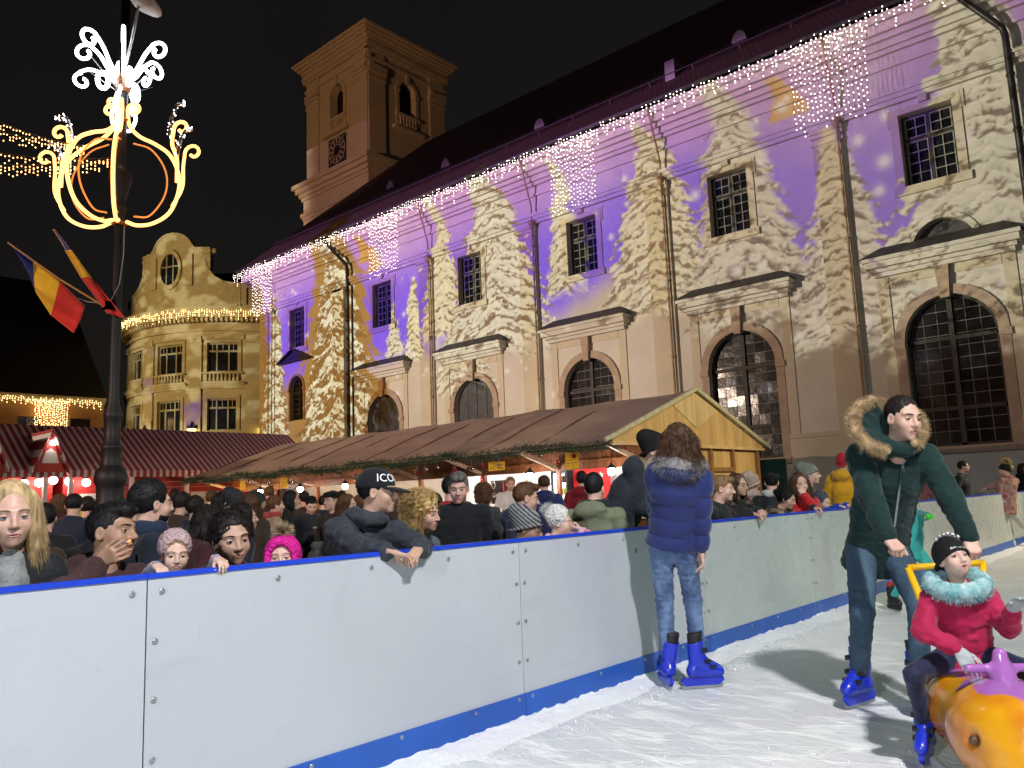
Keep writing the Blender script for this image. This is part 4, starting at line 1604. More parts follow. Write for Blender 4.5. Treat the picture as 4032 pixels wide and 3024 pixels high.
# gable end: single vertical planks
y = EY0 + .1
pw = .096
gp = None
while y < BY0 - .1:
    z0, z1 = gable_z(y), gable_z(y + pw)
    if min(z0, z1) > 2.50:
        mb = MB().poly([(SX_E - .004, y + .005, 2.47), (SX_E - .004, y + pw - .005, 2.47), (SX_E - .004, y + pw - .005, z1), (SX_E - .004, y + .005, z0)], (-.02, 0, 0))
        sr(mb, 'plank', PINE)
    y += pw
for s in (-1, 1):
    mb = MB().poly([(SX_E + .014, RY0 + s * .006, RZ0 - .06), (SX_E + .014, RY0 + s * 1.05, gable_z(RY0 + 1.05) - .02), (SX_E + .014, RY0 + s * .006, 2.86)][::s], (-.015, 0, 0))
    sr(mb, 'gable_panel', PINE2)
mb = MB().box(SX_E - .05, SX_E + .03, EY0 + .15, BY0 - .15, 2.40, 2.468)
sr(mb, 'tie_beam', PINE2)
# end wall below: planks, posts, door frame
BT = mat('brown_timber', (.36, .17, .05), .5, .2, 6)
for y in (14.95, 16.6, 17.75, 18.9, 20.3):
    mb = MB()
    mb.box(SX_E - .10, SX_E - .02, y - .05, y + .05, GZ, 2.398)
    sr(mb, 'wall_post', BT)
mb = MB()
mb.box(SX_E - .09, SX_E - .03, 17.8, 18.85, 1.85, 1.95).box(SX_E - .09, SX_E - .03, 18.95, 20.25, 1.7, 1.8)
mb.bar((SX_E - .05, 19.0, .1), (SX_E - .05, 20.2, 1.7), .08, .05, (1, 0, 0))
sr(mb, 'wall_rail', BT)
y = 14.9
while y < 20.3:
    mb = MB().box(SX_E - .13, SX_E - .105, y + .004, y + .112, GZ, 2.395)
    sr(mb, 'plank', PINE)
    y += .116
# front: boarding over the hatch in single strips, ledges, posts, counter
x = SX_W + .2
k = 0
while x < SX_E - .15:
    mb = MB().box(x + .005, x + .125, 15.0, 15.025, 2.02, 2.46)
    sr(mb, 'plank', REDWOOD)
    x += .13
mb = MB().box(SX_W, SX_E - .14, 14.93, 14.995, 2.16, 2.21).box(SX_W, SX_E - .14, 14.95, 14.998, 2.0, 2.018)
sr(mb, 'ledge', REDWOOD)
mb = MB()
mb.box(SX_W, SX_E - .14, 14.75, 15.35, .86, .90)
sr(mb, 'counter', mat('counter_top', (.62, .52, .42), .4, .1, 3))
x = SX_W + .1
while x < SX_E - .3:
    mb = MB().box(x + .004, x + .176, 14.9, 14.93, GZ, .858)
    sr(mb, 'plank', mat('dark_plank', (.16, .07, .025), .6, .3, 5))
    x += .18
posts = np.arange(SX_E - .2, SX_W, -2.45)
for x in posts:
    mb = MB().box(x - .05, x + .05, 15.028, 15.128, GZ, 2.4)
    sr(mb, 'post', REDWOOD)
    mb = MB().bar((x, 14.93, 2.06), (x, 13.62, 2.44), .07, .09)
    sr(mb, 'brace', mat('pale_timber', (.62, .42, .28), .5, .15, 5))
mb = MB().box(SX_W, SX_E - .14, 17.4, 17.45, GZ, 2.6)
sr(mb, 'back_wall', WHITEB)
mb = MB().box(SX_W + .02, SX_E - .16, 15.04, 17.38, 2.46, 2.50)
sr(mb, 'ceiling_board', WHITEB)
for ti_, x in enumerate(np.arange(-11.5, -26, -2.6)):
    mb = MB().tube([(x - .55, 16.1, 2.42), (x + .55, 16.1, 2.42)], .025, 6)
    warm = x < -17.5
    tl = tag(empty('tube_light', (x, 16.1, 2.4)), 'bright %s tube light on the stall ceiling, %s from the gable' % ('warm' if warm else 'white', ORD[ti_]), 'light', 'stall tube lights')
    rel(mb, 'tube', emat('tube_warm' if warm else 'tube_white', (1, .74, .45) if warm else (1, .95, .92), 70 if warm else 240), tl, (x, 16.1, 2.4))
# hanging lamps under the eave
SHADE = mat('lamp_enamel', (.03, .03, .032), .4, .1, 5)
for i, (x, y, z, c, s) in enumerate(((-26.27, 14.4, 1.96, (1, .62, .25), 150), (-24.0, 14.4, 1.94, (1, .93, .95), 130), (-21.7, 14.4, 1.94, (1, .95, 1.0), 130),
                                     (-19.4, 14.4, 1.94, (1, .62, .25), 170), (-12.28, 14.4, 1.90, (1, .96, .98), 190), (-9.97, 14.4, 1.89, (1, .96, .97), 190))):
    where = ('at its far end', 'next to the far end lamp', 'behind the beige-coated woman', 'above the man in a flat cap', 'in front of the drinks fridge', 'nearest the gable, by the fur hood')[i]
    L = tag(empty('hanging_lamp', (x, y, z)), 'glowing lamp bulb under the stall eave, ' + where, 'lamp', 'lamps under the stall eave')
    MB().ball((0, 0, 0), .085, 14).build('bulb', emat('bulb_%d' % i, c, s), L, True)
    MB().lathe([(.11, .055), (.10, .09), (.04, .14), (.02, .18)], seg=12).build('shade', SHADE, L, True)
    MB().tube([(0, 0, .16), (0, .1, .5), (0, .55, .52)], .008, 5).build('cable', WIRE, L)
# fir garland on the eave
NEEDLE = mat('garland_green', (.035, .075, .035), .6, .35, 9)


def garland(x0, x1, y, zf, n):
    r = np.random.default_rng(8)
    u = r.random(n)
    X = x0 + (x1 - x0) * u
    C = np.stack([X, np.full(n, y), zf(X)], -1) + r.normal(0, 1, (n, 3)) * np.array([.03, .05, .055])
    d = r.normal(0, 1, (n, 3))
    d /= np.linalg.norm(d, axis=1)[:, None]
    s = np.cross(d, r.normal(0, 1, (n, 3)))
    s /= np.linalg.norm(s, axis=1)[:, None]
    L = (.05 + .06 * r.random(n))[:, None]
    V = np.stack([C - s * .008, C + s * .008, C + d * L], 1).reshape(-1, 3)
    return V, np.arange(3 * n).reshape(-1, 3)


Vg, Fg = garland(SX_E + .1, SX_W, 13.28, lambda X: 2.40 + .035 * np.sin(X * 2.1) + .02 * np.sin(X * 5.3), 15000)
gl = tag(empty('garland', (SB[0], 13.28, 2.4)), 'dark green fir garland strung along the edge of the tarpaulin roof', 'garland')
link('needles', np_mesh('needles', Vg - np.array([SB[0], 13.28, 2.4]), Fg, [NEEDLE], smooth=False), gl)['kind'] = 'stuff'
MB().tube([(xx - SB[0], 0, .02 * math.sin(xx * 2.1)) for xx in np.arange(SX_E, SX_W, -.5)], .02, 5).build('rope', NEEDLE, gl)
# baubles
BS, BR = mat('bauble_silver', (.62, .55, .48), .12, .05, 5, metal=1.), mat('bauble_red', (.42, .02, .02), .15, .05, 5, metal=.6)
bme = {m.name: None for m in (BS, BR)}
for m in (BS, BR):
    bme[m.name] = MB().ball((0, 0, 0), .045, 12).mesh('ball', m, True)
wme = MB().lathe([(.012, .04), (.012, .06), (.002, .062), (.002, .22)], seg=6).mesh('hook', STEEL)
bl = [(1640, 1849, 0), (1643, 1861, 1), (1674, 1849, 0), (1723, 1841, 0), (1791, 1849, 1), (1844, 1845, 0), (1858, 1845, 0), (1900, 1833, 1), (1964, 1835, 0), (2126, 1792, 0),
      (2259, 1795, 1), (2195, 1817, 1), (1057, 1899, 0), (1148, 1894, 0), (1267, 1870, 1), (1345, 1872, 0), (1400, 1874, 0), (980, 1895, 0)]
near = {0: 'grey-haired man', 1: 'drinks fridge'}
_ord = {0: 0, 1: 0}
for px, py, red in sorted(bl, key=lambda q: -q[0]):
    _ord[red] += 1
    p = at(px, py, y=13.4)
    pos = 'right half of the stall eave' if px > 1500 else 'far left half of the stall eave'
    o = tag(empty('bauble', p), '%s bauble below the stall garland, %s of the %s ones from the gable' % ('small red' if red else 'silver glass', (ORD + ('thirteenth', 'fourteenth'))[_ord[red] - 1], 'red' if red else 'silver'), 'bauble', '%s baubles %s' % ('red' if red else 'silver', 'near' if px > 1500 else 'far'))
    link('ball', bme[(BR if red else BS).name], o)
    link('hook', wme, o)
# yellow price cards with handwriting
CARD = mat('yellow_card', (.72, .44, .02), .6, .06, 4)
INK = mat('ink', (.03, .02, .02), .7, 0)
for i, (x0, x1, z0, z1, t_) in enumerate(((-12.72, -12.22, 2.03, 2.24, 'between the grey-haired man and the undercut boy'), (-10.48, -10.14, 1.95, 2.32, 'nearest the gable, above the drinks fridge'),
                                         (-21.34, -20.98, 1.95, 2.28, 'left of the boy in the black cap'), (-23.65, -23.33, 2.0, 2.29, 'farthest along the stall'))):
    c = ((x0 + x1) / 2, 13.46, (z0 + z1) / 2)
    o = tag(empty('price_card', c), 'yellow handwritten price card hanging from the eave, ' + t_, 'card', 'yellow price cards')
    w, h = (x1 - x0) / 2, (z1 - z0) / 2
    MB().hexa([(-w, 0, -h), (w, .012, -h + .01), (w, .016, -h + .01), (-w, .004, -h), (-w, 0, h), (w, .006, h - .015), (w, .010, h - .015), (-w, .004, h)]).build('sheet', CARD, o)
    mb = MB()
    for r_ in range(5):
        zz = h * (.62 - .3 * r_)
        xx = -w * .8
        while xx < w * .75:
            l_ = random.uniform(.03, .09)
            if random.random() < .7:
                mb.bar((xx, -.004, zz), (min(xx + l_, w * .85), -.001, zz + random.uniform(-.01, .01)), .012, .003, (0, 1, 0))
            xx += l_ + .025
    mb.build('handwriting', INK, o)
# fridge with bottles, signs, counter goods
FX0, FX1 = -13.55, -12.99
fr = tag(empty('drinks_fridge', ((FX0 + FX1) / 2, 17.0, GZ)), 'upright drinks fridge with lit shelves of bottles inside the stall', 'fridge')
FB = ((FX0 + FX1) / 2, 17.0, GZ)
mb = MB()
mb.box(FX0, FX0 + .04, 16.75, 17.35, .1, 2.08).box(FX1 - .04, FX1, 16.75, 17.35, .1, 2.08).box(FX0 + .04, FX1 - .04, 16.75, 17.35, 2.03, 2.08).box(FX0 + .04, FX1 - .04, 16.75, 17.35, .1, .4).box(FX0 + .04, FX1 - .04, 17.3, 17.35, .4, 2.03)
rel(mb, 'cabinet', mat('fridge_black', (.02, .02, .022), .3, .1, 4), fr, FB)
rel(MB().box(FX0 + .05, FX0 + .07, 16.8, 17.28, .42, 2.0), 'light_strip', emat('fridge_led', (.95, 1, 1), 5), fr, FB)
for z in (.75, 1.12, 1.42, 1.74):
    rel(MB().box(FX0 + .075, FX1 - .045, 16.8, 17.29, z - .02, z), 'shelf', WHITEB, fr, FB)
bcol = {'cola': (.05, .012, .008), 'orange': (.75, .28, .02), 'lemon': (.55, .6, .05), 'green': (.03, .38, .08), 'yellow': (.75, .55, .05)}
bmesh_ = {}
for n_, c in bcol.items():
    m_ = mat('drink_' + n_, c, .15, .1, 5)
    bmesh_[n_] = MB().lathe([(.028, 0), (.030, .1), (.027, .16), (.012, .21), (.012, .235)], seg=8, m=0).lathe([(.0145, .235), (.0145, .255)], seg=8, m=1).mesh('bottle', [m_, mat('bottle_cap', (.5, .03, .03), .4, .1, 5)])
rows_ = ((1.75, 'cola cola cola cola cola cola cola'), (1.43, 'orange orange yellow yellow lemon green green'), (1.13, 'yellow lemon lemon yellow orange orange green'))
for z, names in rows_:
    for i, n_ in enumerate(names.split()):
        lv = {1.75: 'top', 1.43: 'middle', 1.13: 'lower'}[z]
        lab_i = ORD[i]
        o = link('bottle', bmesh_[n_], None, (FX0 + .11 + i * .062, 16.9, z + .003))
        tag(o, '%s drink bottle, %s from the left on the %s shelf of the stall fridge' % ({'cola': 'dark'}.get(n_, n_), lab_i, lv), 'bottle', '%s bottles, %s fridge shelf' % (n_, lv))
RED = mat('sign_red', (.62, .02, .02), .4, .05, 3)
WHT = mat('letter_white', (.85, .83, .8), .5, 0)
o = tag(empty('drinks_banner', (-12.5, 16.9, 1.75)), 'red drinks banner with white lettering beside the stall fridge', 'banner')
MB().box(-.42, .75, 0, .02, -.55, .36).build('sheet', RED, o)
tm = text_mesh('lettering', 'Coca-Cola', .2, WHT, .002, 'LEFT', .3)
link('lettering', tm, o, (-.34, -.004, .16), None, (rad(90), 0, 0))
o = tag(empty('grill_sign', (-15.6, 16.9, 1.6)), 'black sign with white lettering Grill KFT inside the stall', 'sign')
MB().box(-.3, .55, 0, .02, -.34, .32).build('sheet', mat('sign_black', (.015, .013, .013), .4, .05, 3), o)
link('lettering', text_mesh('lettering', 'Grill KFT', .17, WHT, .002, 'LEFT'), o, (-.26, -.004, -.1), None, (rad(90), 0, 0))
mb = MB().tube([(-.2 + .07 * math.cos(a_ * .8), -.004, .2 + .07 * math.sin(a_ * .8) * (1 + .1 * a_)) for a_ in range(10)], .008, 5)
mb.tube([(.1, -.004, -.3), (.2, -.004, .0), (.18, -.004, .28)], .02, 5, 1)
mb.build('scroll_emblem', [WHT, RED], o)
mb = MB().box(-.045, .045, 0, .05, -.5, .5)
o = tag(empty('dotted_post', (-15.98, 16.6, 1.6)), 'red post cover with white dots left of the grill sign', 'post cover')
mb.build('cover', RED, o)
mb = MB()
for k in range(14):
    mb.ball((random.uniform(-.03, .03), -.001, -.47 + k * .07), .012, 8, sq=(1, .3, 1))
mb.build('dot', WHT, o)['kind'] = 'stuff'
for i, (x, c, n_) in enumerate(((-14.9, (.55, .04, .03), 'red tray'), (-14.4, (.75, .73, .7), 'white tray'), (-13.9, (.5, .05, .04), 'red bowl'), (-16.4, (.7, .66, .6), 'pale box'))):
    o = tag(empty('food_tray', (x, 15.1, .903)), '%s standing on the stall counter' % n_, 'tray', 'food trays on the counter')
    m_ = mat('tray_%d' % i, c, .5, .1, 5)
    MB().box(-.16, .16, -.1, .1, 0, .012).box(-.16, -.145, -.1, .1, .012, .07).box(.145, .16, -.1, .1, .012, .07).box(-.145, .145, -.1, -.085, .012, .07).box(-.145, .145, .085, .1, .012, .07).build('dish', m_, o)
    MB().ball((0, 0, .04), .09, 10, sq=(1.3, .8, .5)).build('food', mat('food_brown', (.35, .16, .05), .6, .3, 12), o)

o = tag(empty('green_board', (-9.6, 21.6, GZ)), 'dark green board standing past the gable end of the timber stall', 'board')
MB().box(-.9, .45, 0, .04, .6, 2.35).build('panel', mat('board_green', (.01, .045, .03), .6, .2, 3), o)
MB().box(-.8, -.74, .04, .1, 0, 2.3).build('leg', mat('board_green', (.01, .045, .03)), o)
MB().box(.30, .36, .04, .1, 0, 2.3).build('leg', mat('board_green', (.01, .045, .03)), o)

# ------------------------------------------------------------------ red-and-white striped stalls


def stripes(name, period, c0, c1, off=0.):
    m = bpy.data.materials.new(name)
    n, l, b = nodes_of(m)
    tc = n.new('ShaderNodeTexCoord')
    s = n.new('ShaderNodeSeparateXYZ')
    l.new(tc.outputs['Object'], s.inputs[0])
    q = n.new('ShaderNodeMath')
    q.operation = 'MULTIPLY_ADD'
    q.inputs[1].default_value = 1 / period
    q.inputs[2].default_value = 100.0 + off
    l.new(s.outputs[1], q.inputs[0])
    f = n.new('ShaderNodeMath')
    f.operation = 'FRACT'
    l.new(q.outputs[0], f.inputs[0])
    g_ = n.new('ShaderNodeMath')
    g_.operation = 'GREATER_THAN'
    g_.inputs[1].default_value = .55
    l.new(f.outputs[0], g_.inputs[0])
    x = n.new('ShaderNodeMix')
    x.data_type = 'RGBA'
    l.new(g_.outputs[0], x.inputs[0])
    x.inputs[6].default_value = (*c0, 1)
    x.inputs[7].default_value = (*c1, 1)
    nz = n.new('ShaderNodeTexNoise')
    nz.inputs['Scale'].default_value = 2
    l.new(tc.outputs['Object'], nz.inputs[0])
    y = n.new('ShaderNodeMix')
    y.data_type = 'RGBA'
    y.blend_type = 'MULTIPLY'
    y.inputs[0].default_value = .35
    l.new(x.outputs[2], y.inputs[6])
    l.new(nz.outputs[0], y.inputs[7])
    l.new(y.outputs[2], b.inputs['Base Color'])
    b.inputs['Roughness'].default_value = .6
    return m


STRIPE = stripes('awning_stripes', .18, (.40, .04, .04), (.74, .62, .59))
REDWALL = mat('red_boards', (.42, .02, .018), .5, .12, 4)
WPAINT = mat('white_paint', (.70, .64, .60), .5, .08, 4)
GLOBE = emat('globe_lamp', (1, .90, .82), 22)


FAR = 1.25         # the striped row stands this much farther out than first surveyed


def farther(o):
    o.location = (o.location[0] * FAR, o.location[1] * FAR, CAM_Z + (o.location[2] - CAM_Z) * FAR)
    o.scale = (FAR, FAR, FAR)


def striped_stall(y0, y1, label, gables, lamps, dim=False):
    B = (-23.5, (y0 + y1) / 2, GZ)
    st = tag(empty('striped_stall', B), label, 'stall', 'red and white striped stalls')
    mb = MB()
    mb.hexa([(-22.2, y0, 2.52), (-22.2, y1, 2.52), (-24.3, y1, 3.85), (-24.3, y0, 3.85), (-22.2, y0, 2.55), (-22.2, y1, 2.55), (-24.3, y1, 3.89), (-24.3, y0, 3.89)])
    mb.hexa([(-24.3, y0, 3.85), (-24.3, y1, 3.85), (-26.4, y1, 2.52), (-26.4, y0, 2.52), (-24.3, y0, 3.89), (-24.3, y1, 3.89), (-26.4, y1, 2.55), (-26.4, y0, 2.55)])
    rf = rel(mb, 'awning_roof', STRIPE, st, B)
    # scalloped valance
    mb = MB()
    y = y0
    while y < y1 - .05:
        e = min(y + .09, y1)
        mb.hexa([(-22.2, y + .002, 2.37), (-22.2, e - .002, 2.37), (-22.215, e - .002, 2.37), (-22.215, y + .002, 2.37), (-22.195, y, 2.518), (-22.195, e, 2.518), (-22.21, e, 2.518), (-22.21, y, 2.518)])
        y += .09
    rel(mb, 'valance', STRIPE, rf, B)['kind'] = 'stuff'
    z = GZ
    while z < 2.4:
        mb = MB().box(-22.85, -22.82, y0 + .1, y1 - .1, z + .004, z + .146)
        rel(mb, 'plank', REDWALL, st, B)
        z += .15
    mb = MB().poly([(-22.86, y0 + .15, GZ), (-25.9, y0 + .15, GZ), (-25.9, y0 + .15, 2.4), (-24.3, y0 + .15, 3.8), (-22.86, y0 + .15, 2.8)], (0, .04, 0))
    rel(mb, 'side_wall', REDWALL, st, B)
    mb = MB().poly([(-22.86, y1 - .15, GZ), (-25.9, y1 - .15, GZ), (-25.9, y1 - .15, 2.4), (-24.3, y1 - .15, 3.8), (-22.86, y1 - .15, 2.8)], (0, -.04, 0))
    rel(mb, 'side_wall', REDWALL, st, B)
    y = y0 + .12
    i = 0
    while y < y1:
        mb = MB().box(-22.42, -22.32, y - .05, y + .05, GZ, 2.51)
        rel(mb, 'post', WPAINT, st, B)
        if i % 2 == 0 and y + 1.3 < y1:
            mb = MB().box(-22.815, -22.77, y + .35, y + 1.25, .75, 1.95)
            sh = rel(mb, 'shutter', WPAINT, st, B)
            mb = MB().box(-22.769, -22.755, y + .45, y + 1.15, .9, 1.8)
            rel(mb, 'shutter_panel', mat('cream_paint', (.55, .50, .42), .5, .1, 4), sh, B)
        y += 1.55
        i += 1
    for yc in gables:
        mb = MB().poly([(-22.16, yc - .36, 2.50), (-22.16, yc + .36, 2.50), (-22.16, yc, 3.42)], (-.03, 0, 0))
        gp = rel(mb, 'gable_front', REDWALL, st, B)
        mb = MB().poly([(-22.14, yc - .2, 2.72), (-22.14, yc + .2, 2.72), (-22.14, yc + .12, 3.0), (-22.14, yc, 3.1), (-22.14, yc - .12, 3.0)], (-.018, 0, 0))
        rel(mb, 'gable_sign', WPAINT, gp, B)
        mb = MB()
        for s in (-1, 1):
            mb.hexa([(-22.05, yc + s * .42, 2.47), (-22.05, yc, 3.52), (-23.7, yc, 3.52), (-22.25, yc + s * .42, 2.47), (-22.05, yc + s * .46, 2.52), (-22.05, yc, 3.58), (-23.7, yc, 3.58), (-22.25, yc + s * .46, 2.52)])
        rel(mb, 'gable_roof', STRIPE, gp, B)
    for (ly, lz, txt) in lamps:
        o = tag(empty('globe_lamp', (-22.56, ly, lz)), 'round white lamp on the red striped stall, ' + txt, 'lamp', 'globe lamps on the striped stalls')
        MB().ball((0, 0, 0), .105, 14).build('globe', GLOBE, o, True)
        MB().lathe([(.06, .09), (.065, .12), (.03, .16)], seg=10).build('cap', SHADE, o, True)
        MB().bar((0, 0, .15), (-.26, 0, .15), .025, .025).build('arm', SHADE, o)
        farther(o)
    farther(st)
    return st


striped_stall(7.85, 15.6, 'long red and white striped market stall behind the lamp post', [], [(8.0, 2.28, 'beside its first white post'), (8.42, 2.24, 'right of its first white post')])
striped_stall(2.6, 7.8, 'red and white striped market stall with two small gables at the left edge', [7.40, 6.05], [(6.95, 2.23, 'leftmost in view, over the blonde woman'), (7.30, 2.25, 'second from the left'), (7.62, 2.31, 'under the small gable')])
# tiny bright lamps in the gables
for yc, t_ in ((7.40, 'beside the lamp post'), (6.05, 'at the left edge')):
    o = tag(empty('gable_lamp', (-22.02, yc, 3.22)), 'small bright lamp in the stall gable ' + t_, 'lamp', 'gable lamps')
    MB().ball((0, 0, 0), .07, 10).build('bulb', GLOBE, o, True)
    MB().bar((0, 0, .06), (-.1, 0, .1), .02, .02).build('arm', SHADE, o)
    farther(o)
o = tag(empty('yellow_board', (-18, 6.55, GZ)), 'plain yellow board standing among the crowd by the lamp post', 'board')
MB().box(-.02, .02, -.32, .30, 1.35, 1.87).build('panel', mat('yellow_board', (.75, .68, .02), .5, .05, 3), o)
MB().box(-.045, -.02, -.02, .02, 0, 1.8).build('post', WPAINT, o)

# ------------------------------------------------------------------ lamp post with light ornaments
LP = np.array([-12.72, 5.10, GZ])
post = tag(empty('lamp_post', LP), 'tall dark cast-iron lamp post carrying glowing Christmas ornaments', 'lamp post')
IRON = mat('cast_iron', (.014, .012, .013), .5, .3, 3, .15, 25, .3)
prof = [(.30, 0), (.30, .25), (.27, .3), (.25, 1.0), (.235, 1.55), (.20, 1.62), (.195, 1.90), (.20, 1.95), (.235, 2.02), (.235, 2.12), (.205, 2.2), (.16, 2.25), (.148, 2.28), (.15, 2.52), (.16, 2.54), (.145, 2.58), (.118, 2.62),
        (.112, 2.95), (.13, 2.99), (.135, 3.05), (.13, 3.08), (.09, 3.2), (.078, 3.4), (.075, 6.3), (.10, 6.32), (.10, 6.4), (.075, 6.45), (.10, 6.55), (.17, 6.85), (.17, 6.98), (.085, 7.02), (.075, 7.1), (.07, 10.5)]
MB().lathe(prof, seg=20).build('shaft', IRON, post, True)
mb = MB()
for k in range(10):
    a = 2 * math.pi * k / 10
    mb.tube([(.236 * math.cos(a), .236 * math.sin(a), 1.0), (.225 * math.cos(a), .225 * math.sin(a), 1.6)], .02, 4)
mb.build('fluting', IRON, post)
# camera dish near the top
dk = MB().lathe([(.02, 0), (.14, .02), (.30, .12), (.31, .14)], (0, 0, 0), 18).build('dome_fixture', mat('dish_white', (.55, .50, .46), .5, .08, 3), post, True)
pz = at(545, 25, d=12.3) - LP
dk.location, dk.rotation_euler = pz, (rad(-28), rad(16), 0)
MB().tube([(0, 0, pz[2] - .55), tuple(pz * np.array([.6, .6, 1]) - np.array([0, 0, .3])), tuple(pz)], .02, 6).build('fixture_arm', mat('galvanised', (.35, .36, .37)), post)
TW, TO_ = emat('tube_light_white', (.86, .93, 1.0), 7.0), emat('tube_light_amber', (1.0, .48, .13), 3.2)
FRM = mat('copper_frame', (.35, .14, .05), .45, .2, 6, metal=.3)
CRh = np.array([CR[0], CR[1], 0])
CRh /= np.linalg.norm(CRh)
CFh = np.array([-CRh[1], CRh[0], 0])


def smooth_path(P, n=8):
    """Catmull-Rom through points"""
    P = [np.array(p, float) for p in P]
    Q = [2 * P[0] - P[1]] + P + [2 * P[-1] - P[-2]]
    out = []
    for i in range(1, len(Q) - 2):
        for k in range(n):
            t = k / n
            out.append(.5 * ((2 * Q[i]) + (-Q[i - 1] + Q[i + 1]) * t + (2 * Q[i - 1] - 5 * Q[i] + 4 * Q[i + 1] - Q[i + 2]) * t * t + (-Q[i - 1] + 3 * Q[i] - 3 * Q[i + 1] + Q[i + 2]) * t ** 3))
    out.append(P[-1])
    return out


def curl(c, r0, a0, turns, n=14, sgn=1):
    return [(c[0] + r0 * (1 - .62 * k / n) * math.cos(a0 + sgn * turns * 2 * math.pi * k / n), c[1] + r0 * (1 - .62 * k / n) * math.sin(a0 + sgn * turns * 2 * math.pi * k / n)) for k in range(n + 1)]


def arm3(P, ang):
    """profile (r,z) -> world-relative points around the post"""
    e = math.cos(ang) * CRh - math.sin(ang) * CFh
    return [tuple(e * r + np.array([0, 0, z])) for r, z in P]


onion = tag(empty('onion_ornament', LP + np.array([0, 0, 6.19])), 'glowing amber onion-shaped light ornament round the lamp post', 'light ornament')
OB = 6.0
main = smooth_path([(.12, -.06), (.30, -.13), (.56, -.11), (.82, .05), (.96, .38), (.95, .70), (.80, 1.02), (.55, 1.22), (.30, 1.36), (.13, 1.55), (.08, 1.80)], 5) + curl((.20, 1.83), .12, math.pi, .85, 12, -1)
side = smooth_path([(.86, .15), (1.02, .45), (1.03, .80), (1.05, 1.0)], 5) + curl((1.19, 1.03), .14, math.pi, .9, 12, -1)
side2 = smooth_path([(.93, .55), (.92, .95), (.84, 1.2), (.86, 1.45)], 5) + curl((.99, 1.46), .13, math.pi, .9, 12, -1)
inner = smooth_path([(.24, .02), (.5, .02), (.74, .35), (.74, .75), (.5, 1.12), (.2, 1.25)], 5)
for ang in (.06, math.pi - .04, 1.22, 1.95):
    front = .9 < ang < 2.3
    MB().tube(arm3(main, ang), .029, 8).build('light_arm', TO_, onion, True)
    if not front:
        MB().tube(arm3(side, ang), .026, 8).build('light_arm', TO_, onion, True)
        MB().tube(arm3(side2, ang), .03, 8).build('light_arm', TO_, onion, True)
    MB().tube(arm3(inner, ang), .014, 6).build('frame_ring', emat('ring_amber_dim', (1.0, .36, .08), .55), onion, True)
    # tinsel sprays with white sparks
    for r0, z0, h in ((1.0, .95, .38), (.84, 1.30, .48)):
        pth = smooth_path([(r0, z0), (r0 + .03, z0 + h * .5), (r0 + .12, z0 + h), (r0 + .26, z0 + h * 1.05)], 4)
        if front:
            continue
        A = arm3(pth, ang + .12)
        MB().tube(A, [.03] * (len(A) - 1) + [.012], 6).build('tinsel_spray', mat('tinsel', (.35, .30, .27), .25, .3, 30, metal=.8), onion)
        q = np.array(A)[RNG.integers(0, len(A), 34)] + RNG.normal(0, .028, (34, 3))
        V_, F_ = octas(q, .011)
        link('spark', np_mesh('spark', V_, F_, [emat('spark_white', (1, .95, .9), 9, False)], smooth=False), onion)['kind'] = 'stuff'
for z in (-.12, 1.62):
    MB().lathe([(.10, 0), (.12, .03), (.10, .06)], (0, 0, z), 14).build('clamp_ring', FRM, onion)
flower = tag(empty('flower_ornament', LP + np.array([0, 0, 8.48])), 'glowing white flower-shaped light ornament above the onion', 'light ornament')
pa = smooth_path([(.05, .05), (.22, .22), (.36, .46), (.50, .62)], 5) + curl((.60, .50), .16, math.pi * .72, 1.0, 16, -1)
pb = smooth_path([(.06, -.02), (.3, .08), (.5, .10), (.66, 0.0)], 5) + curl((.60, -.13), .13, math.pi * .45, .95, 14, -1)
pc = smooth_path([(.08, -.05), (.16, -.3), (.2, -.55), (.14, -.75)], 5) + curl((.06, -.72), .09, 0, .8, 10, -1)
pd = [(.30 + .08 * math.cos(a_), .0 + .14 * math.sin(a_)) for a_ in np.linspace(0, 2 * math.pi, 14)]
for i, ang in enumerate((.15, 1.15, 2.1, 2.95, 4.1, 5.2)):
    MB().tube(arm3(pa, ang), .029, 8).build('light_arm', TW, flower, True)
    MB().tube(arm3(pb if i % 2 == 0 else pc, ang + .4), .027, 8).build('light_arm', TW, flower, True)
    if i % 2:
        MB().tube(arm3(pd, ang - .3), .036, 8).build('light_drop', TW, flower, True)
    MB().tube([(0, 0, -.2)] + arm3([(.55, .2)], ang), .008, 4).build('stay_rod', mat('galvanised', (.35, .36, .37)), flower)
MB().lathe([(.09, -.15), (.115, -.1), (.115, .1), (.09, .15)], seg=12).build('hub', FRM, flower)
# flags on short poles


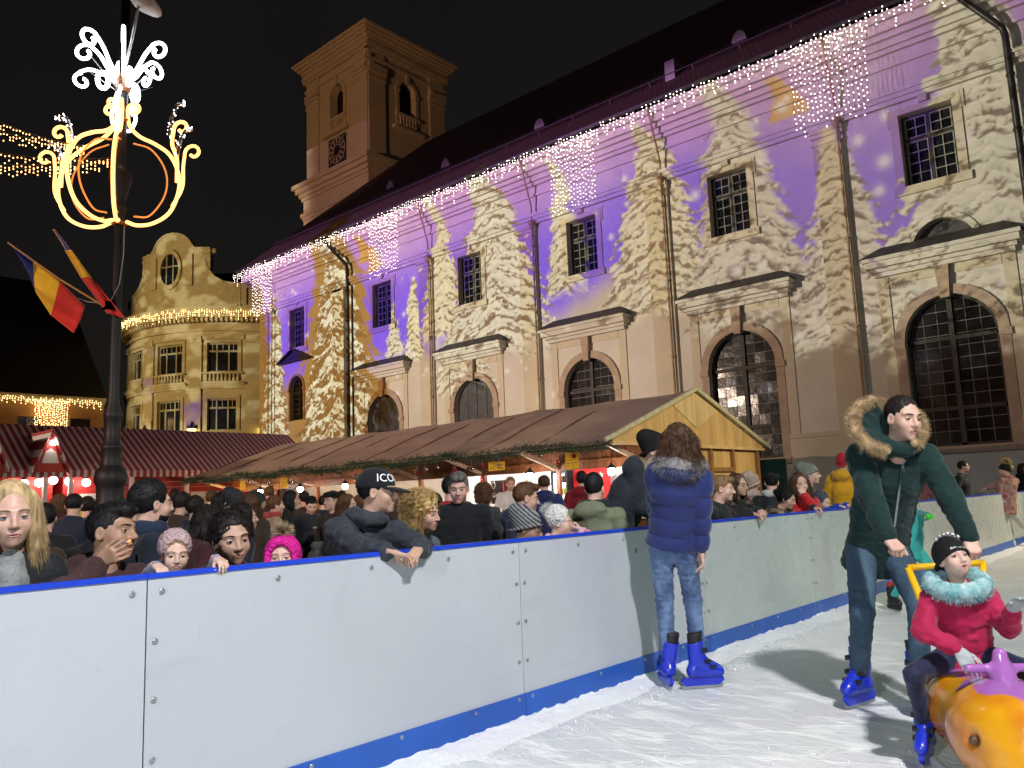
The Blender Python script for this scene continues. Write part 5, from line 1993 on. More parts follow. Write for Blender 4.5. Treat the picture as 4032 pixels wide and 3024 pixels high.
def flag(name, grid, label, polepts):
    """grid: rows of px points along the hoist direction (s) x hang (t)"""
    o = tag(empty(name, at(430, 1205, d=12.42)), label, 'flag', 'flags on the lamp post')
    B = np.array(o.location)
    G = np.array(grid, float)          # (ns, nt, 3): px, py, depth
    ns, nt = G.shape[:2]
    us, ts = np.linspace(0, ns - 1, 37), np.linspace(0, nt - 1, 13)
    V = []
    for a in us:
        for b in ts:
            i, j = min(int(a), ns - 2), min(int(b), nt - 2)
            fa, fb = a - i, b - j
            q = (G[i, j] * (1 - fa) + G[i + 1, j] * fa) * (1 - fb) + (G[i, j + 1] * (1 - fa) + G[i + 1, j + 1] * fa) * fb
            w = .05 * math.sin(b / (nt - 1) * 7 + a * 1.1) + .03 * math.sin(a * 5 / ns * 2 + b)
            V.append(at(q[0], q[1], d=q[2] + w) - B)
    F, mi = [], []
    for i in range(36):
        for j in range(12):
            a = i * 13 + j
            F.append((a, a + 1, a + 14, a + 13))
            mi.append(0 if i < 12 else (1 if i < 24 else 2))
    me = np_mesh('cloth', V, np.array(F), [mat('flag_blue', (.02, .035, .22), .7, .1, 8, sheen=.2), mat('flag_yellow', (.72, .42, .015), .7, .1, 8, sheen=.2), mat('flag_red', (.55, .02, .012), .7, .1, 8, sheen=.2)], mi)
    c = link('cloth', me, o)
    c.modifiers.new('thickness', 'SOLIDIFY').thickness = .004
    MB().tube([at(*p[:2], d=p[2]) - B for p in polepts], [.012, .015, .018][:len(polepts)], 6).build('pole', mat('flag_pole_wood', (.45, .22, .08), .5, .2, 8), o)
    MB().box(-.07, .07, -.07, .07, -.06, .06).build('bracket', IRON, o)


flag('flag', [[(40, 960, 12.0), (80, 1015, 12.02), (108, 1062, 12.05)], [(130, 1030, 12.1), (135, 1120, 12.1), (140, 1150, 12.1)], [(235, 1105, 12.2), (215, 1190, 12.15), (200, 1240, 12.15)], [(335, 1205, 12.3), (318, 1260, 12.2), (290, 1312, 12.2)]],
     'larger blue, yellow and red flag hanging open, left of the lamp post', [(30, 955, 12.0), (235, 1100, 12.2), (425, 1215, 12.42)])
flag('flag', [[(210, 905, 12.3), (214, 905, 12.3), (218, 906, 12.3)], [(255, 985, 12.32), (270, 985, 12.3), (282, 985, 12.3)], [(320, 1095, 12.36), (345, 1090, 12.34), (365, 1100, 12.34)], [(420, 1232, 12.4), (460, 1245, 12.38), (500, 1258, 12.38)]],
     'narrow folded blue, yellow and red flag touching the lamp post', [(210, 903, 12.28), (300, 1040, 12.36), (425, 1215, 12.42)])
# power cable drooping beside the post
MB().tube([at(*p, d=12.4) - LP for p in [(490, 890), (487, 1000), (470, 1120), (430, 1195), (350, 1190), (200, 1140)]], .008, 4).build('cable', mat('cable_grey', (.3, .28, .26), .6), post)
# strings of amber lights reaching the post from the left
P, W = [], []
for (a, b, sag) in (((-60, 455), (330, 575), 25), ((-60, 500), (330, 570), 20), ((-60, 590), (440, 620), 30), ((-60, 640), (440, 625), 25), ((-60, 655), (440, 628), 30)):
    ln = []
    for k in range(32):
        s = k / 31
        q = at(a[0] + (b[0] - a[0]) * s, a[1] + (b[1] - a[1]) * s + sag * 4 * s * (1 - s) * .6, d=14 - 1.5 * s)
        ln.append(q)
        P.append(q + np.array([0, 0, -.02 - .05 * random.random()]))
        if random.random() < .5:
            P.append(q + np.array([0, 0, -.1 - .08 * random.random()]))
    W.append(ln)
lights('string_lights', P, emat('bulb_amber2', (1.0, .55, .20), 5, False), 'strands of small amber lights reaching the lamp post from the left', 'square lights', .0125, W)


# ------------------------------------------------------------------ organic surfaces from distance fields
def nrm(v):
    v = np.asarray(v, float)
    return v / (np.linalg.norm(v) + 1e-12)


class SDF:
    def __init__(s, lo, hi, h):
        s.lo = np.asarray(lo, float)
        s.h = h
        s.n = np.maximum(4, np.ceil((np.asarray(hi, float) - s.lo) / h).astype(int) + 1)
        s.F = np.full(tuple(s.n), .2, np.float32)
        s.ax = [s.lo[i] + h * np.arange(s.n[i]) for i in range(3)]

    def _sl(s, lo, hi):
        a = np.clip(np.floor((np.asarray(lo) - s.lo) / s.h).astype(int) - 1, 0, s.n - 1)
        b = np.clip(np.ceil((np.asarray(hi) - s.lo) / s.h).astype(int) + 2, 1, s.n)
        return tuple(slice(i, j) for i, j in zip(a, b))

    def _xyz(s, sl):
        return s.ax[0][sl[0]][:, None, None], s.ax[1][sl[1]][None, :, None], s.ax[2][sl[2]][None, None, :]

    def _mix(s, sl, d, k, mode):
        F = s.F[sl]
        if mode == 'u':
            g = np.maximum(k - np.abs(F - d), 0) / k
            s.F[sl] = np.minimum(F, d) - g * g * k * .25
        else:
            e = -d
            g = np.maximum(k - np.abs(F - e), 0) / k
            s.F[sl] = np.maximum(F, e) + g * g * k * .25

    def rc(s, a, b, ra, rb=None, k=.02, flat=None, quilt=None, mode='u'):
        rb = ra if rb is None else rb
        a, b = np.asarray(a, float), np.asarray(b, float)
        m = max(ra, rb) + k + 2 * s.h + (quilt[1] if quilt else 0)
        sl = s._sl(np.minimum(a, b) - m, np.maximum(a, b) + m)
        if any(q.stop - q.start < 1 for q in sl):
            return s
        x, y, z = s._xyz(sl)
        px, py, pz = x - a[0], y - a[1], z - a[2]
        f = 1.0
        if flat is not None:
            n, f = np.asarray(flat[0], float), flat[1]
            e = (px * n[0] + py * n[1] + pz * n[2]) * (1 / f - 1)
            px, py, pz = px + e * n[0], py + e * n[1], pz + e * n[2]
            f = (1 + f) / 2
        ab = b - a
        L2 = ab @ ab + 1e-12
        t = np.clip((px * ab[0] + py * ab[1] + pz * ab[2]) / L2, 0, 1)
        d = np.sqrt((px - ab[0] * t) ** 2 + (py - ab[1] * t) ** 2 + (pz - ab[2] * t) ** 2)
        r = ra + (rb - ra) * t
        if quilt:
            r = r + quilt[1] * (np.abs(np.sin(math.pi * t * quilt[0])) ** .45 - .7)
        s._mix(sl, (d - r) * f, k, mode)
        return s

    def ell(s, c, r, A=None, k=.02, mode='u'):
        c, r = np.asarray(c, float), np.asarray(r, float)
        m = r.max() + k + 2 * s.h
        e = r if A is None else np.full(3, r.max())
        sl = s._sl(c - e - k - 2 * s.h, c + e + k + 2 * s.h)
        if any(q.stop - q.start < 1 for q in sl):
            return s
        x, y, z = s._xyz(sl)
        p = [x - c[0], y - c[1], z - c[2]]
        if A is not None:
            p = [p[0] * A[i][0] + p[1] * A[i][1] + p[2] * A[i][2] for i in range(3)]
        k0 = np.sqrt((p[0] / r[0]) ** 2 + (p[1] / r[1]) ** 2 + (p[2] / r[2]) ** 2)
        k1 = np.sqrt((p[0] / r[0] ** 2) ** 2 + (p[1] / r[1] ** 2) ** 2 + (p[2] / r[2] ** 2) ** 2) + 1e-9
        s._mix(sl, k0 * (k0 - 1) / k1, k, mode)
        return s

    def path(s, P, R, k=.02, flat=None, mode='u'):
        R = R if hasattr(R, '__len__') else [R] * len(P)
        for i in range(len(P) - 1):
            s.rc(P[i], P[i + 1], R[i], R[i + 1], k, flat, None, mode)
        return s

    def cut(s, c, n, k=.004):
        """remove the half space in direction n beyond c"""
        n = nrm(n)
        x, y, z = s.ax[0][:, None, None], s.ax[1][None, :, None], s.ax[2][None, None, :]
        d = (x - c[0]) * n[0] + (y - c[1]) * n[1] + (z - c[2]) * n[2]
        s.F = np.maximum(s.F, d).astype(np.float32)
        return s

    def noise(s, amp, freq, seed=0, aniso=(1, 1, 1)):
        m = np.abs(s.F) < amp * 2.5 + s.h * 2
        I = np.argwhere(m)
        if len(I) == 0:
            return s
        p = (s.lo + I * s.h) * np.asarray(aniso) * freq
        r = np.random.default_rng(seed)
        v = 0
        for i in range(6):
            kx = r.normal(0, 1, 3) * (1 + .5 * i)
            v = v + np.sin(p @ kx + r.uniform(0, 6.28) + 1.5 * np.sin(p @ r.normal(0, .7, 3))) / (1 + .4 * i)
        s.F[m] += (amp * v / 3).astype(np.float32)
        return s

    def mesh(s):
        F = s.F.copy()
        for ax in range(3):
            q = [slice(None)] * 3
            for e in (0, -1):
                q[ax] = e
                F[tuple(q)] = np.maximum(F[tuple(q)], s.h * .5)
        S = F < 0
        c = np.zeros(tuple(np.array(F.shape) - 1), np.int8)
        sub = [[slice(0, -1), slice(1, None)][i] for i in range(2)]
        for i in range(2):
            for j in range(2):
                for k in range(2):
                    c += S[sub[i], sub[j], sub[k]]
        m = (c > 0) & (c < 8)
        I = np.argwhere(m)
        if len(I) == 0:
            return np.zeros((0, 3)), np.zeros((0, 4), int)
        idx = np.full(m.shape, -1, np.int64)
        idx[m] = np.arange(len(I))
        acc, cnt = np.zeros((len(I), 3)), np.zeros(len(I))
        off = [(i, j, k) for i in range(2) for j in range(2) for k in range(2)]
        val = {o: F[I[:, 0] + o[0], I[:, 1] + o[1], I[:, 2] + o[2]].astype(float) for o in off}
        for o in off:
            for ax in range(3):
                if o[ax] == 0:
                    p = list(o)
                    p[ax] = 1
                    p = tuple(p)
                    a, b = val[o], val[p]
                    x = (a < 0) != (b < 0)
                    t = np.where(x, a / np.where(x, a - b, 1), 0)
                    q = np.tile(np.array(o, float), (len(I), 1))
                    q[:, ax] += t
                    acc += q * x[:, None]
                    cnt += x
        V = s.lo + (I + acc / cnt[:, None]) * s.h
        Q = []
        for ax in range(3):
            a1, a2 = (ax + 1) % 3, (ax + 2) % 3
            q0, q1 = [slice(None)] * 3, [slice(None)] * 3
            q0[ax], q1[ax] = slice(0, -1), slice(1, None)
            A, B = S[tuple(q0)], S[tuple(q1)]
            E = np.argwhere(A != B)
            E = E[(E[:, a1] > 0) & (E[:, a2] > 0) & (E[:, a1] < S.shape[a1] - 1) & (E[:, a2] < S.shape[a2] - 1)]
            if len(E) == 0:
                continue
            e1, e2 = np.zeros(3, int), np.zeros(3, int)
            e1[a1], e2[a2] = 1, 1
            g = lambda P: idx[P[:, 0], P[:, 1], P[:, 2]]
            quad = np.stack([g(E - e1 - e2), g(E - e2), g(E), g(E - e1)], 1)
            inside = A[E[:, 0], E[:, 1], E[:, 2]]
            quad[~inside] = quad[~inside][:, ::-1]
            Q.append(quad)
        Q = np.concatenate(Q)
        Q = Q[(Q >= 0).all(1)]
        return V, Q


def rotm(yaw, pitch=0., roll=0.):
    """columns right, forward, up for a heading given as azimuth (deg, 0=+X, 90=+Y)"""
    a, p, r = rad(yaw), rad(pitch), rad(roll)
    f = np.array([math.cos(a) * math.cos(p), math.sin(a) * math.cos(p), math.sin(p)])
    x = np.array([math.sin(a), -math.cos(a), 0])
    u = np.cross(x, f)
    x, u = math.cos(r) * x - math.sin(r) * u, math.sin(r) * x + math.cos(r) * u
    return np.stack([x, f, u], 1)


CACHE = {}


def cached(key, fn):
    if key not in CACHE:
        CACHE[key] = fn()
    return CACHE[key]


def tri(F):
    return np.asarray(F)


def head_mesh(kind, mouth='shut'):
    """head in its own frame: x right, y forward, z up, eyes at z=0. kind m/f/c"""
    def make():
        h = .0046
        f = SDF((-.115, -.14, -.27), (.115, .15, .145), h)
        w = {'m': 1., 'f': .95, 'c': .97}[kind]
        jw = {'m': 1., 'f': .86, 'c': .92}[kind]
        jl = {'m': 1., 'f': .94, 'c': .80}[kind]
        f.ell((0, -.018, .036), (.077 * w, .098, .088), k=.01)
        f.ell((0, .022, -.020), (.064 * w, .073, .082), k=.03)
        f.ell((0, .030, -.066 * jl), (.052 * jw, .053, .044), k=.03)
        f.ell((0, .070, -.099 * jl), (.020 * jw, .018, .017), k=.025)
        for sx in (-1, 1):
            f.ell((sx * .040 * w, .058, -.032), (.024, .024, .024 if kind != 'c' else .028), k=.025)
            f.rc((sx * .012, .090, .024), (sx * .048 * w, .070, .026), .010 if kind == 'm' else .007, .008, k=.018)
            f.ell((sx * .077 * w, -.006, -.008), (.010, .019, .031), A=rotm(90 + sx * 20).T, k=.008)
            f.ell((sx * .084 * w, -.002, -.006), (.006, .010, .018), A=rotm(90 + sx * 20).T, k=.006, mode='s')
            f.ell((sx * .033, .105, -.001), (.018, .017, .0115), k=.014, mode='s')
        ns = {'m': 1., 'f': .9, 'c': .75}[kind]
        f.rc((0, .088, .014), (0, .094 + .019 * ns, -.030), .0075, .0125 * ns, k=.012)
        for sx in (-1, 1):
            f.ell((sx * .0125 * ns, .098, -.034), (.009, .011, .0085), k=.008)
        mz = -.064 * (.5 + .5 * jl)
        f.rc((-.016, .086, mz + .004), (.016, .086, mz + .004), .0075, k=.012)
        f.rc((-.013, .085, mz - .010), (.013, .085, mz - .010), .0075, k=.012)
        if mouth == 'open':
            f.ell((0, .104, mz - .004), (.016, .03, .0075), k=.006, mode='s')
        nr = .054 if kind == 'm' else (.046 if kind == 'f' else .045)
        f.rc((0, -.022, -.06), (0, -.048, -.21), nr, nr + .006, k=.03)
        V, Q = f.mesh()
        parts = [(V, Q, 0)]

        def ys(x, z):
            d = (V[:, 0] - x) ** 2 + (V[:, 2] - z) ** 2
            return V[(d < .0045 ** 2) & (V[:, 1] > .02)][:, 1].max() if ((d < .0045 ** 2) & (V[:, 1] > .02)).any() else .08
        # eyes: ball, iris, pupil; lids as skin shells; brows; lips
        for sx in (-1, 1):
            ec = np.array([sx * .0325, .0765, .0])
            mb = MB().ball((0, 0, 0), .0128, 16)
            v = np.array(mb.v)
            v = v[:, [0, 2, 1]] * np.array([1, -1, 1])     # pole to +y
            parts.append((v * np.array([1.0, 1, 1]) + ec, np.array([q for q in mb.f]), 1))
            for rr, mi, off in ((.0074, 2, .0006), (.0036, 5, .0011)):
                n = 10
                d = math.sqrt(.0128 ** 2 - rr ** 2) + off
                ring = [(rr * math.cos(2 * math.pi * i / n), d, rr * math.sin(2 * math.pi * i / n)) for i in range(n)]
                vv = np.array([(0, .0128 + off, 0)] + ring) + ec
                parts.append((vv, np.array([(0, 1 + (i + 1) % n, 1 + i) for i in range(n)]), mi))
            for up, mi in ((1, 0), (-1, 0)):
                vv, ff = [], []
                for i in range(9):
                    th = math.pi * (.12 + .76 * i / 8)
                    for j in range(4):
                        ph = (.38 if up > 0 else .46) + (1.35 - .30) * j / 3 * 1.0
                        r = .0140
                        vv.append((r * math.cos(th) * (1.12), r * math.sin(th) * math.cos(ph), up * r * math.sin(th) * math.sin(ph)))
                for i in range(8):
                    for j in range(3):
                        a = i * 4 + j
                        ff.append((a, a + 1, a + 5, a + 4) if up > 0 else (a, a + 4, a + 5, a + 1))
                parts.append((np.array(vv) + ec, np.array(ff), 0))
            # lash line and brow
            mb = MB().tube([tuple(ec + np.array([.0155 * math.cos(t), .0142 * math.sin(t) * math.cos(.38) + .001, .0142 * math.sin(t) * math.sin(.38)])) for t in np.linspace(.3, 2.84, 8)], .0011, 4)
            parts.append((np.array(mb.v), mb.f, 5))
            bz = .0195 if kind != 'c' else .021
            pts = [(sx * (.013 + .040 * t), 0, bz + .003 + .0045 * math.sin(min(1, t * 1.1) * math.pi * .8)) for t in np.linspace(0, 1, 8)]
            pts = [(a_, ys(a_, c_) + .0003, c_) for a_, b_, c_ in pts]
            br = .0032 if kind == 'm' else (.0023 if kind == 'f' else .0016)
            mb = MB().tube(pts, [br * q for q in (.8, 1.1, 1.2, 1.2, 1.1, .9, .7, .3)], 5)
            parts.append((np.array(mb.v), mb.f, 3))
        for dz, r0, yy in ((.0035, .0036, .0935), (-.0085, .0044, .0922)):
            if mouth == 'open':
                dz *= 1.7
            pts = [(.0235 * t, 0, mz + dz * (1 - .75 * abs(t)) - .001) for t in np.linspace(-1, 1, 9)]
            pts = [(a_, ys(a_, c_) - .0006, c_) for a_, b_, c_ in pts]
            mb = MB().tube(pts, [r0 * q for q in (.25, .7, .95, 1, .92, 1, .95, .7, .25)], 6)
            parts.append((np.array(mb.v), mb.f, 4))
        if mouth != 'open':
            mb = MB().tube([(.0240 * t, ys(.0240 * t, mz - .0024) + .0016, mz - .0024 - .0012 * t * t) for t in np.linspace(-1, 1, 9)], [.0004, .0010, .0012, .0013, .0013, .0013, .0012, .0010, .0004], 5)
            parts.append((np.array(mb.v), mb.f, 5))
        if mouth == 'open':
            mb = MB().ball((0, .076, mz - .004), .016, 10, sq=(1, .6, .5))
            parts.append((np.array(mb.v), mb.f, 5))
            mb = MB().box(-.011, .011, .084, .0875, mz + .0005, mz + .004)
            parts.append((np.array(mb.v), mb.f, 1))
        return parts
    return cached(('head', kind, mouth), make)


def hand_mesh(curl, spread=.1, thumb=.5):
    """left hand: wrist at origin, fingers +y, palm -z, thumb +x"""
    def make():
        f = SDF((-.075, -.045, -.10), (.085, .205, .045), .0036)
        f.rc((0, -.04, 0), (0, .02, 0), .024, .027, k=.01, flat=((0, 0, 1), .72))
        X = [.029, .010, -.010, -.028]
        L = [.073, .082, .076, .060]
        for i in range(4):
            b = np.array([X[i], .088 - .004 * abs(i - 1.2) ** 1.5, 0])
            f.rc((X[i] * .7, .018, 0), b, .0135, .0115, k=.014)
            a = spread * (1.5 - i) * .5
            p, ang = b, 0.
            for j, fr in enumerate((.45, .31, .24)):
                ang += rad(curl[j]) * (1 + .06 * i)
                d = np.array([math.sin(a) * math.cos(ang), math.cos(a) * math.cos(ang), -math.sin(ang)])
                q = p + d * L[i] * fr
                f.rc(p, q, .0092 - .0009 * j, .0085 - .0009 * j, k=.004)
                p = q
        f.ell((.022, .038, -.008), (.018, .03, .014), k=.012)
        a = thumb
        f.path([(.022, .025, -.008), (.040 + .012 * a, .052, -.014 - .012 * (1 - a)), (.046 + .024 * a, .078, -.020 - .02 * (1 - a)), (.046 + .030 * a, .100, -.026 - .02 * (1 - a))], [.0135, .0115, .0098, .0082], k=.006)
        return f.mesh()
    return cached(('hand', tuple(curl), spread, thumb), make)


HANDPOSE = {'relax': ((18, 28, 18), .10, .5), 'rail': ((38, 42, 22), .12, .35), 'grip': ((62, 70, 40), .04, .15), 'fist': ((75, 88, 60), .02, .0), 'flat': ((6, 6, 4), .25, .9), 'smoke': ((35, 18, 8), .28, .2), 'mitt': ((20, 16, 10), .0, .4)}


def hair_mesh(kind, hk, seed=0):
    """hair in the head frame"""
    def make():
        low = {'bob': -.26, 'long': -.46, 'curlylong': -.50, 'curly': -.18, 'pulled': -.13}.get(kind, -.14)
        f = SDF((-.18, -.23, low), (.18, .14, .19), .006 if kind in ('short', 'buzz', 'under', 'quiff') else .0068)
        if kind in ('short', 'under', 'quiff', 'buzz', 'grey'):
            e = {'short': .012, 'under': .006, 'quiff': .006, 'buzz': .005, 'grey': .012}[kind]
            f.ell((0, -.021, .036), (.078 + e * .6, .099 + e, .089 + e), k=.005)
            f.ell((0, .112, -.015), (.082, .082, .100), k=.02, mode='s')
            f.ell((0, .04, -.14), (.15, .11, .10), k=.02, mode='s')
            for sx in (-1, 1):
                f.ell((sx * .085, .012, -.035), (.02, .03, .045), k=.01, mode='s')
            f.cut((0, -.06, -.072), (0, .25, -1))
            if kind in ('under', 'quiff'):
                f.ell((0, .012, .100), (.064, .095, .036 if kind == 'quiff' else .030), k=.02)
                f.ell((0, .075, .092), (.05, .03, .026), k=.02)
            f.noise(.0035, 95, 3, (1, .5, 1))
        elif kind in ('bob', 'long'):
            f.ell((0, -.024, .038), (.092, .11, .103), k=.006)
            f.ell((0, .122, -.022), (.067, .098, .135), k=.02, mode='s')
            bot = -.155 if kind == 'bob' else -.38
            for sx in (-1, 1):
                f.path([(sx * .070, .01, .05), (sx * .082, .012, -.05), (sx * .085, .012, -.12), (sx * .074, .012, bot)], [.030, .030, .030, .014], k=.02)
                f.path([(sx * .05, -.06, .03), (sx * .068, -.055, -.08), (sx * .06, -.055, bot)], [.05, .045, .025], k=.03)
            f.path([(0, -.08, 0), (0, -.095, -.1), (0, -.09, bot + .01)], [.06, .055, .03], k=.03)
            f.noise(.006, 60, 5, (1, 1, .12))
        elif kind == 'pulled':
            f.ell((0, -.024, .038), (.089, .107, .100), k=.006)
            f.ell((0, .105, -.03), (.070, .080, .105), k=.02, mode='s')
            f.ell((0, .05, -.15), (.16, .11, .10), k=.02, mode='s')
            f.ell((0, -.13, .05), (.045, .045, .045), k=.03)
            f.noise(.007, 75, 6)
        elif kind == 'curly':
            f.ell((0, -.03, .05), (.118, .122, .118), k=.006)
            f.ell((0, .125, -.045), (.074, .105, .12), k=.02, mode='s')
            f.ell((0, -.05, -.05), (.11, .085, .09), k=.03)
            f.noise(.020, 52, 7)
            f.noise(.010, 130, 8)
        elif kind == 'curlylong':
            f.ell((0, -.03, .045), (.102, .118, .108), k=.006)
            f.ell((0, .12, -.04), (.062, .085, .12), k=.02, mode='s')
            f.path([(0, -.07, .03), (0, -.10, -.08), (0, -.11, -.14), (.0, -.115, -.18)], [.10, .12, .12, .09], k=.04, flat=((0, 1, 0), .55))
            for sx in (-1, 1):
                f.path([(sx * .07, -.02, .02), (sx * .1, -.03, -.10), (sx * .105, -.03, -.17)], [.04, .045, .03], k=.03)
            f.noise(.016, 45, 9, (1, 1, .55))
            f.noise(.008, 120, 10, (1, 1, .6))
        return f.mesh()
    return cached(('hair', kind), make)


def spikes(C, D, L, w, jit=.6, seed=0, seg=2, droop=0., curlr=0.):
    """tapering hair blades: roots C, directions D"""
    r = np.random.default_rng(seed)
    n = len(C)
    D = D + r.normal(0, jit, (n, 3))
    D /= np.linalg.norm(D, axis=1)[:, None]
    S = np.cross(D, r.normal(0, 1, (n, 3)))
    S /= np.linalg.norm(S, axis=1)[:, None] + 1e-9
    T = np.cross(D, S)
    L = (L * r.uniform(.6, 1.25, n))[:, None]
    ph = r.uniform(0, 6.28, n)[:, None]
    rows = []
    for i in range(seg + 1):
        t = i / seg
        c = C + D * L * t + np.array([0, 0, -1.]) * droop * (t * t) * L
        if curlr:
            c = c + curlr * (S * np.cos(ph + t * 14) + T * np.sin(ph + t * 14)) * min(1, t * 3)
        wd = w * (1 - t * .85)
        rows += [c - S * wd, c + S * wd]
    V = np.stack(rows, 1).reshape(-1, 3)
    k = 2 * (seg + 1)
    q = np.array([(2 * i, 2 * i + 1, 2 * i + 3, 2 * i + 2) for i in range(seg)])
    F = (np.arange(n)[:, None, None] * k + q[None]).reshape(-1, 4)
    return V, F


def fur_path(P, R, n, L, w=.0035, seed=1, jit=.45):
    """fur around a polyline with radius R"""
    P = np.asarray(P, float)
    seglen = np.linalg.norm(P[1:] - P[:-1], axis=1)
    cs = np.concatenate([[0], np.cumsum(seglen)])
    r = np.random.default_rng(seed)
    s = r.random(n) * cs[-1]
    i = np.clip(np.searchsorted(cs, s) - 1, 0, len(P) - 2)
    t = ((s - cs[i]) / seglen[i])[:, None]
    C = P[i] * (1 - t) + P[i + 1] * t
    T = nrm(P[1:] - P[:-1]) if False else (P[i + 1] - P[i]) / seglen[i][:, None]
    d = r.normal(0, 1, (n, 3))
    d -= T * (d * T).sum(1)[:, None]
    d /= np.linalg.norm(d, axis=1)[:, None]
    return spikes(C + d * R * .6, d, L, w, jit, seed + 1, 2, .25)


def hat_mesh(kind):
    def make():
        f = SDF((-.17, -.2, -.2), (.17, .25, .26), .0062)
        if kind in ('beanie', 'beanie_slouch', 'beanie_low'):
            dz = -.012 if kind == 'beanie_low' else 0
            f.ell((0, -.022, .042 + dz), (.093, .114, .104), k=.005)
            if kind == 'beanie_slouch':
                f.ell((0, -.10, .10), (.075, .075, .065), k=.05)
            f.cut((0, .08, .034 + dz), (0, .42, -1))
            ring = [(.090 * math.sin(a), -.02 + .112 * math.cos(a), .042 + dz + .42 * (-.02 + .112 * math.cos(a) - .08)) for a in np.linspace(0, 2 * math.pi, 25)]
            f.path(ring, .011, k=.008)
        elif kind == 'bonnet':       # round knitted hat worn back, covers the ears
            f.ell((0, -.032, .052), (.100, .116, .108), k=.005)
            f.ell((0, .135, -.018), (.088, .122, .132), k=.01, mode='s')
            f.cut((0, 0, -.07), (0, .1, -1))
            f.noise(.004, 120, 4)
        elif kind == 'hood':
            f.ell((0, -.02, .02), (.115, .13, .135), k=.005)
            f.rc((0, -.03, -.05), (0, -.03, -.19), .105, .12, k=.03)
            f.ell((0, .15, -.02), (.084, .16, .110), k=.015, mode='s')
            ring = [(.082 * math.cos(a), .085 - .02 * abs(math.cos(a)), -.015 + .112 * math.sin(a)) for a in np.linspace(-.7, math.pi + .7, 20)]
            f.path(ring, .016, k=.012)
            f.noise(.003, 130, 4)
        elif kind == 'cap':
            f.ell((0, -.02, .045), (.090, .112, .098), k=.005)
            f.cut((0, .0, .026), (0, .04, -1))
        elif kind == 'flatcap':
            f.ell((0, -.01, .075), (.100, .128, .042), k=.005)
            f.ell((0, .10, .055), (.07, .05, .010), k=.02)
            f.ell((0, -.03, .05), (.088, .105, .05), k=.02)
            f.cut((0, 0, .035), (0, 0, -1))
        elif kind == 'visor':
            pass
        return f.mesh()
    return cached(('hat', kind), make)


SKIN = {}


def skin(tone):
    col = {'pale': (.60, .37, .28), 'tan': (.36, .205, .13), 'olive': (.50, .31, .22), 'rosy': (.62, .36, .29), 'child': (.64, .42, .33)}[tone]
    return mat('skin_' + tone, col, .48, .10, 28, .12, 160, .45, sss=.12)


EYEW, IRIS_B, IRIS_D, DARKM = mat('eye_white', (.40, .37, .35), .3, 0), mat('iris_blue', (.10, .16, .22), .2, .2, 90), mat('iris_brown', (.05, .022, .01), .2, .2, 90), mat('lash_dark', (.012, .008, .007), .6, 0)
LIPS = {t: mat('lips_' + t, c, .4, .1, 60) for t, c in {'pale': (.46, .19, .16), 'tan': (.26, .11, .085), 'olive': (.38, .16, .13), 'rosy': (.52, .17, .16), 'child': (.55, .22, .20)}.items()}
HAIRC = {'blonde': (.46, .33, .17), 'gold': (.52, .36, .15), 'brown': (.07, .035, .018), 'dark': (.014, .010, .009), 'black': (.009, .008, .009), 'grey': (.15, .14, .135), 'sandy': (.20, .12, .055), 'chest': (.10, .045, .02)}


def hairmat(c):
    return mat('hair_' + c, HAIRC[c], .55, .5, 40, .6, 55, .22, stretch=(1, 1, .08), kind='noise')


def fab(name, col, rough=.65, bump=.25, bs=35., var=.15, sheen=.12, **k):
    return mat(name, col, min(.9, rough + .15), var, 7, bump * 1.6, bs * .55, .16, sheen=sheen, detail=6., **k)


def ik(a, c, l1, l2, pole):
    a, c, pole = np.asarray(a, float), np.asarray(c, float), np.asarray(pole, float)
    v = c - a
    d = np.linalg.norm(v)
    d = min(d, (l1 + l2) * .999)
    u = v / (np.linalg.norm(v) + 1e-9)
    c = a + u * d
    x = (l1 * l1 - l2 * l2 + d * d) / (2 * d)
    hgt = math.sqrt(max(0, l1 * l1 - x * x))
    p = pole - u * (pole @ u)
    p = nrm(p)
    return a + u * x + p * hgt, c


def place(name, V, F, base, mats, parent, mi=None, smooth=True, kind=None):
    o = link(name, np_mesh(name, np.asarray(V) - base, F, mats if isinstance(mats, list) else [mats], mi, smooth), parent)
    if kind:
        o['kind'] = kind
    return o


